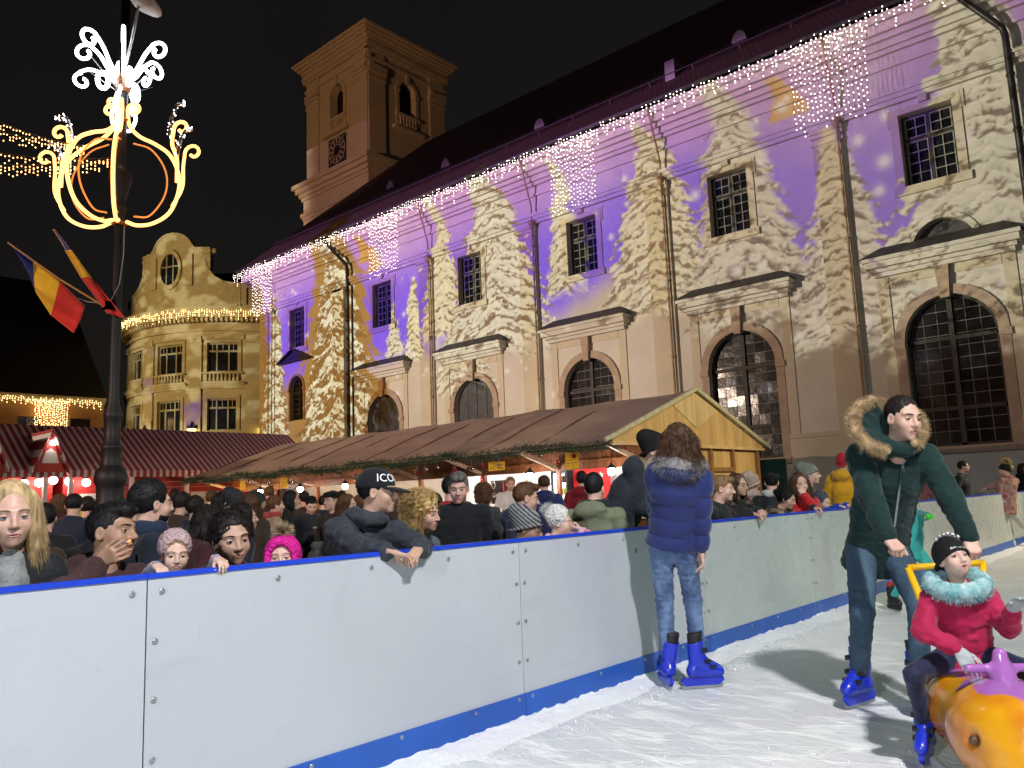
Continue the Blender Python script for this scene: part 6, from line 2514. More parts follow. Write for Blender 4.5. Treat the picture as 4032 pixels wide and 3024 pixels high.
def person(label, head, phi=0, hphi=None, pitch=0, roll=0, s=1., sex='m', tone='pale', hair=None, hairc='dark', hat=None, hatm=None, coat=None, coatlen=.14, quilt=None, wide=1.,
           trousers=None, arms=(None, None), pel=None, ground=GZ, near=True, mouth='shut', iris='d', hs=None, group=None, hood=None, furhood=None, furc=None, legs=None, beard=None, scarf=None, collar=True,
           furlift=0., furr=.036, glasses=False, gloves=(None, None), shoes=True, name='person', cat='person', cuffs=None, folds=.006, coatcut=None, az=None, haz=None, qlen=None, voxc=None, trf=.005):
    """phi: facing relative to the line to the camera (0 = at camera, +90 = picture right). arms = (right, left) dicts"""
    head = np.asarray(head, float)
    tocam = math.degrees(math.atan2(-head[1], -head[0]))
    baz = az if az is not None else tocam + phi
    haz = haz if haz is not None else (tocam + (phi if hphi is None else hphi))
    hs = hs or (s if sex != 'c' else (.55 + .45 * s) * 1.0)
    Bm = rotm(baz)
    R_, N_, U_ = Bm[:, 0], Bm[:, 1], Bm[:, 2]
    Hm = rotm(haz, pitch, roll)
    _hr = random.Random(label)
    HV = np.array([1 + _hr.uniform(-.07, .06), 1 + _hr.uniform(-.04, .04), 1 + _hr.uniform(-.05, .06)])
    # ---- skeleton
    stand = ground + 1.60 * s
    drop = max(0., stand - head[2])
    if pel is None:
        pel = np.array([head[0], head[1], 0]) - N_ * (.05 * s + .55 * drop) + np.array([0, 0, ground + .93 * s - .35 * drop])
    P = np.asarray(pel, float)
    neck = head + Hm @ (np.array([0, -.045, -.115]) * hs)
    NB = head + Hm @ (np.array([0, -.05, -.10]) * hs) + nrm(P - head) * .085 * s + 0 * N_
    up = nrm(NB - P)
    rr = nrm(R_ - up * (R_ @ up))
    nn = np.cross(up, rr)
    W_, C_ = P + (NB - P) * .36, P + (NB - P) * .74
    shw = {'m': .185, 'f': .162, 'c': .165}[sex] * s * (.92 + .08 * wide)
    SH = [NB - up * .045 * s + rr * shw, NB - up * .045 * s - rr * shw]
    AL = (.285 * s, .255 * s)
    joints = []
    for i in range(2):
        a = arms[i] or {}
        sg = 1 if i == 0 else -1
        tgt = a.get('wrist')
        if tgt is None:
            tgt = SH[i] - up * .50 * s + rr * sg * .06 * s + nn * a.get('fwd', .05) * s
        pole = a.get('pole')
        if pole is None:
            pole = -nn * .6 + rr * sg * .6 - up * .5
        E, Wr = ik(SH[i], tgt, AL[0], AL[1], pole)
        joints.append((SH[i], E, Wr, a))
    base = np.array([P[0], P[1], ground])
    root = tag(empty(name, base), label, cat, group)
    vox = .0115 if near else .021
    sm = skin(tone)
    hm = hairmat(hairc)
    # ---- body: head, neck, trunk, limbs, hands in one mesh
    Vs, Fs, Ms, off = [], [], [], 0

    def addb(V, F, m):
        nonlocal off
        V = np.asarray(V)
        Vs.append(V)
        byn = {}
        for q in (F if not isinstance(F, np.ndarray) else F.tolist()):
            byn.setdefault(len(q), []).append(q)
        for k, q in byn.items():
            if k in (3, 4):
                Fs.append(np.array(q) + off)
                Ms.append(np.full(len(q), m))
            else:
                q = np.array(q)
                for j in range(1, k - 1):
                    Fs.append(q[:, [0, j, j + 1]] + off)
                    Ms.append(np.full(len(q), m))
        off += len(V)
    for V, F, m in head_mesh(sex, mouth):
        addb(head + (V * HV * hs) @ Hm.T, F, m)
    if legs is None:
        hipw = .09 * s
        lg = []
        for sg in (1, -1):
            hp = P + rr * sg * hipw - np.array([0, 0, .04 * s])
            an = np.array([P[0], P[1], ground + .09 * s]) + R_ * sg * .10 * s
            K, A_ = ik(hp, an, .43 * s, .42 * s, N_)
            lg.append((hp, K, A_))
    else:
        lg = []
        for sg, d in zip((1, -1), legs):
            hp = P + rr * sg * .09 * s - up * .03 * s
            K, A_ = ik(hp, d['ankle'], .43 * s, .42 * s, d.get('pole', N_))
            lg.append((hp, K, A_))
    allp = np.array([P, NB, *[q for j in joints for q in j[:3]], *[q for l in lg for q in l]])
    b = SDF(allp.min(0) - .16 * s, allp.max(0) + .16 * s, .016 if near else .028)
    b.rc(P, W_, .125 * s, .11 * s, k=.05, flat=(nn, .75)).rc(W_, C_, .11 * s, .135 * s, k=.05, flat=(nn, .72)).rc(C_, NB, .13 * s, .05 * s, k=.04, flat=(nn, .75))
    b.rc(NB - up * .03, neck, .055 * s, .05 * s, k=.03)
    for S_, E, Wr, a in joints:
        b.rc(NB - up * .05 * s, S_, .05 * s, .05 * s, k=.03).rc(S_, E, .045 * s, .036 * s, k=.02).rc(E, Wr, .037 * s, .026 * s, k=.015)
    for hp, K, A_ in lg:
        b.rc(hp, K, .078 * s, .052 * s, k=.03).rc(K, A_, .05 * s, .034 * s, k=.02)
    addb(*b.mesh(), 0)
    for i, (S_, E, Wr, a) in enumerate(joints):
        if a.get('hide'):
            continue
        fd = nrm(a.get('dir', Wr - E))
        pn_ = np.asarray(a.get('palm', -nn if False else np.array([0, 0, -1.])), float)
        z = -nrm(pn_ - fd * (pn_ @ fd))
        x = np.cross(fd, z)
        V, F = hand_mesh(*HANDPOSE[a.get('pose', 'relax')])
        Vh = V.copy()
        if i == 0:
            Vh[:, 0] *= -1
            F = F[:, ::-1]
        hsc = .98 * s if sex != 'c' else .55 * s + .36
        if gloves[i] is not None:
            Vg = Wr + (Vh * np.array([1.12, 1.05, 1.25]) * hsc * 1.05) @ np.stack([x, fd, z], 1).T
            place('glove', Vg, F, base, gloves[i], root)
        addb(Wr + (Vh * hsc) @ np.stack([x, fd, z], 1).T, F, 0)
    irm = IRIS_B if iris == 'b' else IRIS_D
    place('body', np.concatenate(Vs), Fs, base, [sm, EYEW, irm, hm if hairc not in ('blonde', 'gold', 'grey') else mat('brow_light', (.22, .13, .07), .7, 0), LIPS[tone], DARKM], root, np.concatenate(Ms))
    # ---- coat
    if coat is not None:
        cl = coatlen * s
        H_ = P - up * cl
        lo = np.minimum(allp[:8].min(0), H_) - .24 * s
        hi = allp[:8].max(0) + .24 * s
        c = SDF(lo, hi, voxc or vox)
        q = quilt
        w = wide * s

        def Q(n):
            return (max(1, round(n)), q) if q else None
        ql = qlen or (.075 * s if s > .8 else .065)
        c.rc(H_ - up * .03, W_, .178 * w, .158 * w, k=.05, flat=(nn, .76), quilt=Q(np.linalg.norm(W_ - H_) / ql))
        c.rc(W_, C_, .158 * w, .178 * w, k=.05, flat=(nn, .74), quilt=Q(np.linalg.norm(C_ - W_) / ql))
        c.rc(C_, NB - up * .03 * s, .172 * w, .085 * s, k=.05, flat=(nn, .78))
        for S_, E, Wr, a in joints:
            cu = Wr - nrm(Wr - E) * a.get('cuff', .01) * s
            c.rc(NB - up * .05 * s, S_, .075 * s, .07 * w, k=.04)
            c.rc(S_, E, .074 * w, .062 * w, k=.025, quilt=Q(.285 * s / ql))
            c.rc(E, cu, .063 * w, .047 * w, k=.02, quilt=Q(.25 * s / ql))
        c.rc(P, P - up * .01, .1 * s, k=.03)
        if collar:
            for t in np.linspace(0, 2 * math.pi, 15)[:-1]:
                p0 = NB + up * .022 * s + (rr * math.cos(t) + nn * math.sin(t)) * .072 * s + up * .02 * math.sin(t) * -1 * s
                t2 = t + 2 * math.pi / 14
                p1 = NB + up * .022 * s + (rr * math.cos(t2) + nn * math.sin(t2)) * .072 * s + up * .02 * math.sin(t2) * -1 * s
                c.rc(p0, p1, .024 * s, k=.02)
        if hood is not None:
            c.ell(NB - nn * .085 * s + up * .01 * s, (.135 * s, .08 * s, .085 * s), A=np.stack([rr, nn, up]), k=.04)
        if folds:
            c.noise(folds, 26, int(abs(head[0] * 100)) % 97, (1, 1, 1.6))
            c.noise(folds * .5, 60, int(abs(head[1] * 100)) % 97)
        c.cut(H_, -up)
        if coatcut is not None:
            coatcut(c, dict(P=P, NB=NB, up=up, rr=rr, nn=nn, C=C_))
        V, F = c.mesh()
        place('coat', V, F, base, coat, root)
        if furhood is not None:
            pts = [NB + rr * .10 * s * math.sin(t) * 1.25 - nn * (.10 * math.cos(t) - .02) * s * 1.25 + up * (.03 - .05 * abs(t) / 2.2 + furlift) * s for t in np.linspace(-2.1, 2.1, 16)]
            V1, F1 = fur_path(pts, furr * 1.25 * s, 6500 if near else 900, .055 * s, .0015 if near else .006, 3)
            V2, F2 = SDF(np.min(pts, 0) - .1, np.max(pts, 0) + .1, .016).path(pts, furr * s, k=.02).mesh()
            place('fur_trim', np.concatenate([V1, V2]), [F1, F2 + len(V1)], base, furhood, root, kind='stuff')
    if scarf is not None:
        pts = [NB + up * .05 * s + (rr * math.cos(t) * .085 + nn * (math.sin(t) * .09 + .01)) * s for t in np.linspace(0, 2 * math.pi, 15)]
        V, F = SDF(np.min(pts, 0) - .1, np.max(pts, 0) + .1, .011).path(pts, .042 * s, k=.02).noise(.008, 45, 5).mesh()
        place('scarf', V, F, base, scarf, root)
    # ---- trousers and shoes
    if trousers is not None:
        lo, hi = allp[8:].min(0), np.maximum(allp[8:].max(0), P)
        t_ = SDF(lo - .16, hi + .16, vox * 1.1)
        t_.rc(P + up * .06 * s, P - up * .02 * s, .142 * s, .148 * s, k=.04, flat=(nn, .78))
        for hp, K, A_ in lg:
            t_.rc(hp, K, .092 * s, .066 * s, k=.025)
            t_.rc(K, A_, .066 * s, .050 * s, k=.02)
        t_.noise(trf, 34, 4, (1, 1, 2.2)).noise(trf * .6, 70, 6, (1, 1, 2.5))
        V, F = t_.mesh()
        place('trousers', V, F, base, trousers, root)
    if shoes and legs is None:
        for hp, K, A_ in lg:
            f = SDF(A_ - .2, A_ + .26, .016 if near else .025)
            f.rc(A_ + np.array([0, 0, .03]), A_ - np.array([0, 0, .04 * s]), .05 * s, k=.02).rc(A_ - np.array([0, 0, .05 * s]) - N_ * .03, A_ - np.array([0, 0, .052 * s]) + N_ * .13 * s, .042 * s, .036 * s, k=.03)
            f.cut((0, 0, ground + .002), (0, 0, -1))
            V, F = f.mesh()
            place('shoe', V, F, base, fab('shoe_dark', (.03, .025, .022)), root)
    # ---- hair, beard, hats
    T = lambda V: head + (np.asarray(V) * HV * hs) @ Hm.T
    if hair:
        V, F = hair_mesh(hair, hs)
        if hat and hair in ('bob', 'long', 'curlylong', 'short', 'pulled'):
            V = V * np.array([.95, .95, .93])
        o = place('hair', T(V), F, base, hm, root)
        if hair in ('curlylong', 'curly', 'bob', 'long', 'pulled', 'quiff', 'under', 'short', 'grey') and not (hat and hair == 'short'):
            r = np.random.default_rng(4)
            me_i = r.integers(0, len(V), {'curlylong': 5200, 'curly': 5200, 'grey': 3500, 'bob': 9000, 'long': 9000}.get(hair, 2200))
            if not near:
                me_i = me_i[:len(me_i) // 4]
            C = V[me_i]
            C = C[~((C[:, 1] > .035) & (np.abs(C[:, 0]) < .078) & (C[:, 2] < .10))]
            if hair in ('quiff', 'under', 'short', 'grey', 'buzz'):
                C = C[(np.linalg.norm((C - np.array([0, -.021, .036])) / np.array([.082, .104, .094]), axis=1) > .985) & ((C[:, 2] > .045) | (C[:, 1] < -.03))]
            cen = np.array([0, -.03, .03])
            D = C - cen
            if hair in ('curlylong', 'bob', 'long'):
                D = D * np.array([1, 1, .1]) * .35 + np.array([0, 0, -.12])
            elif hair in ('curly', 'pulled'):
                D = D
            else:
                D = D * .5 + np.array([0, .05, .02])
            D /= np.linalg.norm(D, axis=1)[:, None]
            Lh = {'curlylong': .065, 'curly': .03, 'bob': .04, 'long': .09, 'pulled': .02}.get(hair, .011)
            cu = {'curlylong': .009, 'curly': .006, 'pulled': .004}.get(hair, 0)
            V2, F2 = spikes(C, D, Lh, {'curlylong': .0019, 'curly': .0013, 'pulled': .0016}.get(hair, (.0007 if hair in ('bob', 'long') else .0010) if near else .0024), {'bob': .10, 'long': .10, 'curly': .6, 'pulled': .6}.get(hair, .25), 6, 5 if cu else 2, .2, cu)
            place('loose_hair', T(V2), F2, base, hm, root, kind='stuff')
    if beard:
        f = SDF((-.1, -.02, -.16), (.1, .14, .02), .006)
        f.ell((0, .030, -.062), (.062, .066, .058), k=.01)
        f.ell((0, .10, -.02), (.05, .05, .042), k=.012, mode='s')
        f.cut((0, 0, -.022), (0, -.2, 1))
        f.noise(.003, 120, 2)
        V, F = f.mesh()
        place('beard', T(V), F, base, hm, root)
    if hat:
        kind = hat['kind']
        V, F = hat_mesh(kind)
        mi = None
        mats = [hat['mat']]
        if 'stripe' in hat:
            c = V[F].mean(1)
            mi = ((np.arctan2(c[:, 0], c[:, 1] + .02) * hat.get('sn', 16) / (2 * math.pi)) % 1 < .45).astype(int) if hat.get('radial') else (((c[:, 2] + c[:, 1] * .5) * hat.get('sn', 60)) % 1 < .42).astype(int)
            mats.append(hat['stripe'])
        ho = place('hat', T(V), F, base, mats, root, mi)
        if kind == 'cap':
            f = SDF((-.12, -.02, -.05), (.12, .24, .10), .0055)
            f.ell((0, .085, .020), (.082, .105, .013), A=rotm(90, -10).T, k=.005)
            f.ell((0, .085, .002), (.075, .105, .013), A=rotm(90, -10).T, k=.004, mode='s')
            f.ell((0, -.02, .045), (.086, .108, .094), k=.003, mode='s')
            V2, F2 = f.mesh()
            place('visor', T(V2), F2, base, hat['mat'], ho)
        if 'pom' in hat:
            pc = np.array(hat.get('pompos', (0, -.05, .165)))
            r = np.random.default_rng(3)
            d = r.normal(0, 1, (1100, 3))
            d /= np.linalg.norm(d, axis=1)[:, None]
            V2, F2 = spikes(np.tile(pc, (1100, 1)) + d * .012, d, hat.get('pomr', .05), .003, .12, 4)
            place('pompom', T(V2), F2, base, hat['pom'], ho, kind='stuff')
        if 'text' in hat:
            tm_ = text_mesh('lettering', hat['text'], hat.get('tsize', .05), hat['tmat'], .0, hat.get('talign', 'CENTER'), hat.get('shear', 0.))
            n = len(tm_.vertices)
            co = np.empty(n * 3)
            tm_.vertices.foreach_get('co', co)
            co = co.reshape(-1, 3)
            a0, z0 = hat['tpos']
            th = rad(a0) - co[:, 0] / .1
            zz = z0 + co[:, 1]
            rz = np.sqrt(np.clip(1 - ((zz - .042) / .104) ** 2, .05, 1))
            v = np.stack([np.sin(th) * .0955 * rz, -.022 + np.cos(th) * .117 * rz, zz], 1)
            if kind == 'beanie_low':
                v += np.array([0, 0, -.012])
                v[:, :2] *= 1.06
            tm_.vertices.foreach_set('co', (T(v) - base).ravel())
            tm_.update()
            link('lettering', tm_, ho)
    if glasses:
        mb = MB()
        for sx in (-1, 1):
            ring = [tuple(T([(sx * .033 + .023 * math.cos(t), .104, -.002 + .018 * math.sin(t))])[0] - base) for t in np.linspace(0, 2 * math.pi, 15)]
            mb.tube(ring, .0016, 4)
            mb.tube([tuple(T([q])[0] - base) for q in ((sx * .056, .102, .004), (sx * .078, .05, .006), (sx * .082, -.01, .0))], .0016, 4)
        mb.tube([tuple(T([q])[0] - base) for q in ((-.010, .106, 0), (.010, .106, 0))], .0016, 4)
        mb.build('glasses', mat('glasses_frame', (.02, .015, .02), .3), root)
    info = dict(root=root, base=base, P=P, NB=NB, up=up, rr=rr, nn=nn, joints=joints, legs=lg, head=head, Hm=Hm, hs=hs)
    return info


def rail(y, dx=0., dz=0., **k):
    """wrist lying on the cap rail, fingers over the ice side"""
    d = dict(wrist=np.array([-3.585 + dx, y, 1.158 + dz]), dir=np.array([1, 0, -.28]), palm=np.array([.1, 0, -1]), pose='rail', pole=np.array([-.3, 0, -.9]))
    d.update(k)
    return d


# ------------------------------------------------------------------ fabrics
NAVY = fab('navy_puffer', (.016, .026, .115), .42, .2, 40, .15, .25)
BLACKP = fab('black_puffer', (.016, .018, .022), .5, .25, 40)
DGREY = fab('dark_grey_jacket', (.030, .036, .045), .5, .3, 40)
GREENP = fab('green_parka', (.006, .024, .022), .6, .35, 32)
BROWNK = fab('brown_knit', (.055, .028, .028), .8, .5, 90)
BEIGE = fab('beige_puffer', (.32, .24, .17), .6, .3, 36)
OLIVE = fab('olive_jacket', (.16, .18, .11), .7, .3, 36)
REDP = fab('red_puffer', (.50, .018, .025), .5, .3, 36)
DRED = fab('dark_red_jacket', (.22, .015, .02), .6, .3, 36)
MAGENTA = fab('magenta_puffer', (.36, .012, .060), .5, .3, 36)
YELLOWP = fab('yellow_puffer', (.62, .33, .015), .5, .3, 36)
LILAC = fab('lilac_puffer', (.26, .24, .34), .55, .35, 30)
BLUEP = fab('blue_jacket', (.02, .06, .42), .5, .3, 36)
GREYK = fab('grey_knit_sweater', (.24, .25, .25), .9, .9, 70, .45)
JEANS = mat('blue_jeans', (.020, .042, .12), .75, .3, 8, .3, 120, .2, col2=(.15, .23, .38), stretch=(1, 1, .55), sheen=.1, detail=7.)
JEANSD = mat('dark_jeans', (.03, .055, .085), .75, .3, 5, .3, 120, .2, col2=(.07, .12, .17), stretch=(1, 1, .4))
DARKT = fab('dark_trousers', (.018, .018, .022))
TEAL = fab('teal_trousers', (.05, .42, .38))
FURB = mat('fur_beige', (.40, .31, .20), .7, .35, 30)
FURG = mat('fur_grey', (.26, .25, .25), .7, .6, 18)
FURY = mat('fur_golden', (.36, .25, .13), .75, .4, 14)
KNITP = mat('knit_pink_grey', (.42, .30, .30), .85, .2, 20, 1., 60, .2, kind='voronoi')
KNITW = mat('knit_white', (.66, .64, .62), .85, .35, 50, 1., 70, .2, kind='voronoi')
KNITPK = mat('knit_magenta', (.66, .02, .28), .8, .2, 20, .8, 70, .2, kind='voronoi')
KNITG = mat('knit_grey', (.24, .25, .25), .85, .15, 20, .5, 90, .2)
KNITD = mat('knit_dark', (.03, .032, .035), .85, .2, 20, .5, 90, .2)
KNITB = mat('knit_black', (.010, .010, .011), .85, .2, 20, .5, 90, .2)
KNITBE = mat('knit_beige', (.42, .32, .26), .85, .2, 20, .6, 80, .2)
MITT = fab('mitten_grey', (.42, .47, .47), .85, .5, 80)
PINKG = fab('pink_glove', (.75, .22, .42), .8, .5, 80)
WTXT = mat('cap_lettering', (.85, .85, .86), .5, 0)


def xp(px, py, x=-3.9):
    return at(px, py, x=x)


def dp(px, py, d):
    return at(px, py, d=d)


# ------------------------------------------------------------------ spectators leaning at the boards
bw = person('blonde woman in black puffer jacket and grey knit sweater, nearest the left edge', xp(45, 2035, -3.98), 8, 6, -2, 2, .98, 'f', 'pale', 'bob', 'blonde', coat=BLACKP, quilt=.010, iris='b', hood=True, hs=1.1,
       trousers=DARKT, group='spectators at the boards')
# her sweater fills the open front
_p = [bw['NB'] + bw['nn'] * .080 - bw['up'] * .0, bw['NB'] + bw['nn'] * .118 - bw['up'] * .09, bw['NB'] + bw['nn'] * .125 - bw['up'] * .24, bw['P'] + bw['nn'] * .125 + bw['up'] * .02]
f = SDF(np.min(_p, 0) - .15, np.max(_p, 0) + .15, .009).path(_p, [.052, .064, .085, .10], k=.02, flat=(bw['nn'], .62)).noise(.003, 100, 3)
place('sweater', *f.mesh(), bw['base'], GREYK, bw['root'])

sm = person('young man with dark curly hair smoking at the boards', xp(445, 2098, -3.95), 30, 52, 4, -4, 1.0, 'm', 'tan', 'quiff', 'black', coat=BROWNK, trousers=DARKT, hood=True, group='spectators at the boards', hs=1.08,
            arms=(dict(wrist=dp(388, 2212, 3.52), dir=dp(480, 2168, 3.50) - dp(388, 2212, 3.52), palm=np.array([-.3, .75, .25]), pose='smoke', pole=np.array([.2, -.4, -1]), cuff=.02), None))
cg = tag(empty('cigarette', dp(490, 2140, 3.55)), 'lit cigarette held at the lips of the young smoking man', 'cigarette')
_a, _c = np.zeros(3), dp(512, 2128, 3.52) - dp(490, 2140, 3.55)
MB().tube([_a - _c * .8, _c * .7], .0042, 7).build('paper', mat('paper_white', (.7, .68, .65), .6), cg)
MB().tube([_c * .7, _c], .0044, 7).build('ember', emat('ember', (1, .12, .04), 6), cg)
person('bearded man in navy coat turned away behind the smoking man', dp(598, 1985, 4.55), 112, 112, 0, 0, 1.02, 'm', 'pale', 'short', 'black', coat=fab('navy_wool', (.018, .024, .04), .8, .3, 60), beard=True, trousers=DARKT, group='spectators at the boards', scarf=fab('navy_scarf', (.02, .03, .06), .8, .5, 60), folds=.003)
person('toddler in knitted pinkish bonnet with both hands on the rail', xp(688, 2184, -3.80), 12, 8, -4, -3, .62, 'c', 'child', 'short', 'sandy', dict(kind='bonnet', mat=KNITP), coat=LILAC, quilt=.007, trousers=DARKT, group='spectators at the boards', hs=.82, hood=True,
       pel=xp(690, 2190, -3.80) + np.array([-.16, -.02, -.42]), cuffs=None,
       arms=(rail(at(632, 2268, x=-3.53)[1], .02, .0, pole=np.array([-.3, -1, -.6])), rail(at(868, 2248, x=-3.53)[1], .02, .0, pole=np.array([-.3, 1, -.6]))))
person('dark curly-haired woman frowning beside the toddler', xp(912, 2122, -4.02), 20, 18, -6, 5, 1.0, 'f', 'olive', 'pulled', 'dark', hs=1.1, coat=fab('plum_coat', (.05, .03, .045)), trousers=DARKT, group='spectators at the boards')
person('small child in bright pink knitted hood peeking over the rail', xp(1112, 2198, -3.92), 0, -8, 4, 0, .66, 'c', 'child', 'short', 'dark', dict(kind='hood', mat=KNITPK, pom=FURB, pompos=(0, .0, .16), pomr=.06), coat=fab('pink_coat', (.5, .05, .22)), trousers=DARKT, group='spectators at the boards', hs=.88)

# boy in the black cap, arms folded over the rail
hb = xp(1490, 1938, -3.82)
person('boy in black lettered cap and dark jacket with arms folded over the rail', hb, 22, 72, -3, 0, .95, 'm', 'olive', 'short', 'black', dict(kind='cap', mat=fab('cap_black', (.012, .013, .016), .75, .2, 60), text='ICON', tsize=.062, tmat=WTXT, tpos=(26, .080)),
       coat=DGREY, quilt=.014, qlen=.085, voxc=.0095, hood=True, trousers=DARKT, group='spectators at the boards', folds=.008, wide=1.1, scarf=fab('hood_grey', (.034, .040, .050), .6, .4, 40),
       pel=np.array([hb[0] - .22, hb[1] - .05, .60]), hs=1.08,
       arms=(dict(wrist=at(1545, 2176, x=-3.47), dir=np.array([.35, .85, -.30]), palm=np.array([.2, .1, -1]), pose='relax', pole=np.array([-.1, -.9, -.4]), cuff=.02),
             dict(wrist=at(1650, 2158, x=-3.44), dir=np.array([.25, -.75, -.45]), palm=np.array([-.3, .1, -.9]), pose='rail', pole=np.array([-.2, .9, -.35]), cuff=.02)))
person('woman with frizzy golden curls leaning behind the boy in the cap', dp(1668, 2025, 5.35), 50, 62, -4, 0, 1.0, 'f', 'rosy', 'curly', 'gold', coat=fab('grey_blue_puffer', (.10, .12, .15), .5, .3, 36), quilt=.007, trousers=DARKT, group='spectators at the boards')
person('grey-haired man in black coat and shirt looking down', dp(1806, 1922, 7.1), -4, -4, -12, 0, 1.04, 'm', 'rosy', 'quiff', 'grey', coat=fab('black_coat', (.013, .014, .016), .7, .3, 36), coatlen=.25, trousers=DARKT, wide=1.06, group='spectators at the boards')
_g = bpy.data.objects[-1] if False else None
person('boy with shaved sides in dark hoodie seen in profile', dp(2072, 1962, 6.9), 80, 98, -8, 0, .98, 'm', 'pale', 'under', 'chest', coat=fab('navy_hoodie', (.02, .022, .05), .8, .4, 60), hood=True, trousers=DARKT, group='spectators at the boards')
person('person in grey striped beanie and glasses bent over the rail', dp(2078, 2080, 5.75), 55, 78, -14, 0, .95, 'f', 'tan', 'short', 'dark', dict(kind='beanie_slouch', mat=KNITG, stripe=KNITD, sn=40), coat=fab('camo_coat', (.06, .065, .05), .7, .3, 20, .5), trousers=DARKT, glasses=True, group='spectators at the boards')
ht = dp(2205, 2058, 5.9)
person('toddler in white knitted hat with pompom and pink glove', ht, 60, 82, -4, 0, .62, 'c', 'child', 'short', 'blonde', dict(kind='bonnet', mat=KNITW, pom=KNITW, pompos=(0, -.11, .10), pomr=.06), coat=fab('pink_print_coat', (.62, .36, .42), .7, .3, 30, .3), trousers=DARKT, hs=.86, group='spectators at the boards',
       pel=ht + np.array([-.15, -.03, -.42]), gloves=(PINKG, None),
       arms=(rail(4.93, .03, .0), dict(wrist=dp(2285, 2088, 5.75), dir=dp(2245, 2080, 5.72) - dp(2285, 2088, 5.75), palm=np.array([-.3, -.3, .3]), pose='grip', pole=np.array([.2, .5, -1]))))
person('boy in olive jacket with black hood seen from behind', dp(2342, 1925, 6.5), 165, 160, -3, 0, 1.0, 'm', 'pale', 'buzz', 'black', coat=OLIVE, trousers=DARKT, group='spectators at the boards', scarf=fab('black_hood', (.012, .012, .013), .8, .3, 50), hood=True)
hf = dp(2585, 1775, 6.9)
person('tall person in black beanie and dark fur-hooded parka leaning on the rail', hf, 60, 70, -6, 0, 1.1, 'm', 'pale', None, 'dark', dict(kind='beanie_slouch', mat=KNITB), coat=fab('dark_parka', (.020, .024, .032), .6, .3, 30), coatlen=.2, hood=True, furhood=FURB, trousers=DARKT, group='spectators at the boards', wide=1.1,
       pel=np.array([hf[0] - .42, hf[1] - .42, .88]), arms=(rail(5.93, .03, 0., pole=np.array([-.5, -.2, -.8])), None))
person('fair-haired young man in profile with clasped hands on the rail', dp(2845, 1925, 7.75), 70, 82, -5, 0, 1.0, 'm', 'pale', 'quiff', 'sandy', coat=BLACKP, hood=True, trousers=DARKT, group='spectators at the boards', iris='b',
       arms=(rail(7.40, .05, .0, dir=np.array([.7, .6, -.3]), pose='relax'), rail(7.62, .05, .02, dir=np.array([.6, -.6, -.3]), pose='rail')))
person('dark-haired woman with glasses beside the fair-haired young man', dp(2905, 1912, 8.7), 40, 58, -2, 0, .98, 'f', 'olive', 'bob', 'brown', coat=BLACKP, trousers=DARKT, glasses=True, group='spectators at the boards', furhood=mat('fur_brown', (.10, .07, .05), .7, .3, 30))
person('person in beige beanie behind the woman with glasses', dp(2962, 1905, 10.2), 150, 150, -3, 0, .98, 'f', 'pale', 'short', 'chest', dict(kind='beanie_slouch', mat=KNITBE), coat=fab('beige_coat', (.38, .28, .24)), trousers=DARKT, near=False, group='spectators at the boards', scarf=fab('beige_scarf', (.45, .34, .28), .8, .5, 50))
person('person in black cap with white collar seen from behind', dp(3038, 1900, 9.9), 185, 185, 0, 0, 1.0, 'm', 'pale', 'short', 'black', dict(kind='flatcap', mat=KNITB), coat=BLACKP, trousers=DARKT, near=False, group='spectators at the boards', scarf=fab('white_collar', (.55, .52, .48), .8, .4, 50))
hl = dp(3098, 1965, 9.1)
person('girl in black fur-hooded jacket with chin down near the rail', hl, 62, 72, -16, 0, .93, 'f', 'olive', 'pulled', 'black', coat=BLACKP, furhood=FURB, hood=True, trousers=DARKT, group='spectators at the boards', arms=(None, rail(9.05, .03, 0)))
hr_ = dp(3150, 1905, 9.3)
person('long-haired girl in red jacket resting her cheek on her hand', hr_, 25, 22, -3, 4, .98, 'f', 'pale', 'long', 'brown', coat=REDP, trousers=DARKT, group='spectators at the boards',
       arms=(None, dict(wrist=dp(3168, 1950, 9.05), dir=dp(3145, 1915, 9.08) - dp(3168, 1950, 9.05), palm=np.array([-.5, .6, .1]), pose='fist', pole=at(3225, 2050, x=-3.45) - hr_)))
person('person in grey-green beanie behind the girl in red', dp(3190, 1868, 10.4), 85, 88, 0, 0, 1.03, 'm', 'pale', 'short', 'brown', dict(kind='beanie_slouch', mat=mat('knit_greygreen', (.16, .17, .14), .85, .2, 20, .5, 90)), coat=BLACKP, trousers=DARKT, near=False, group='spectators at the boards')
hc = dp(3238, 1978, 10.0)
person('child in dark fleecy hat and blue sleeves between red and yellow jackets', hc, 60, 60, -10, 0, .72, 'c', 'child', 'short', 'brown', dict(kind='bonnet', mat=mat('fleece_dark', (.06, .07, .10), .9, .6, 40, .6, 60)), coat=BLUEP, trousers=DARKT, group='spectators at the boards', hs=.88, arms=(rail(9.9, .03, .0), rail(10.1, .03, .0)))
person('person in yellow fur-hooded jacket and red hat seen from behind', dp(3318, 1822, 11.3), 160, 170, 0, 0, 1.0, 'f', 'pale', 'short', 'brown', dict(kind='beanie', mat=fab('red_hat', (.4, .02, .03), .85, .5, 60)), coat=YELLOWP, quilt=.008, furhood=FURB, hood=True, trousers=DARKT, group='spectators at the boards', coatlen=.2)
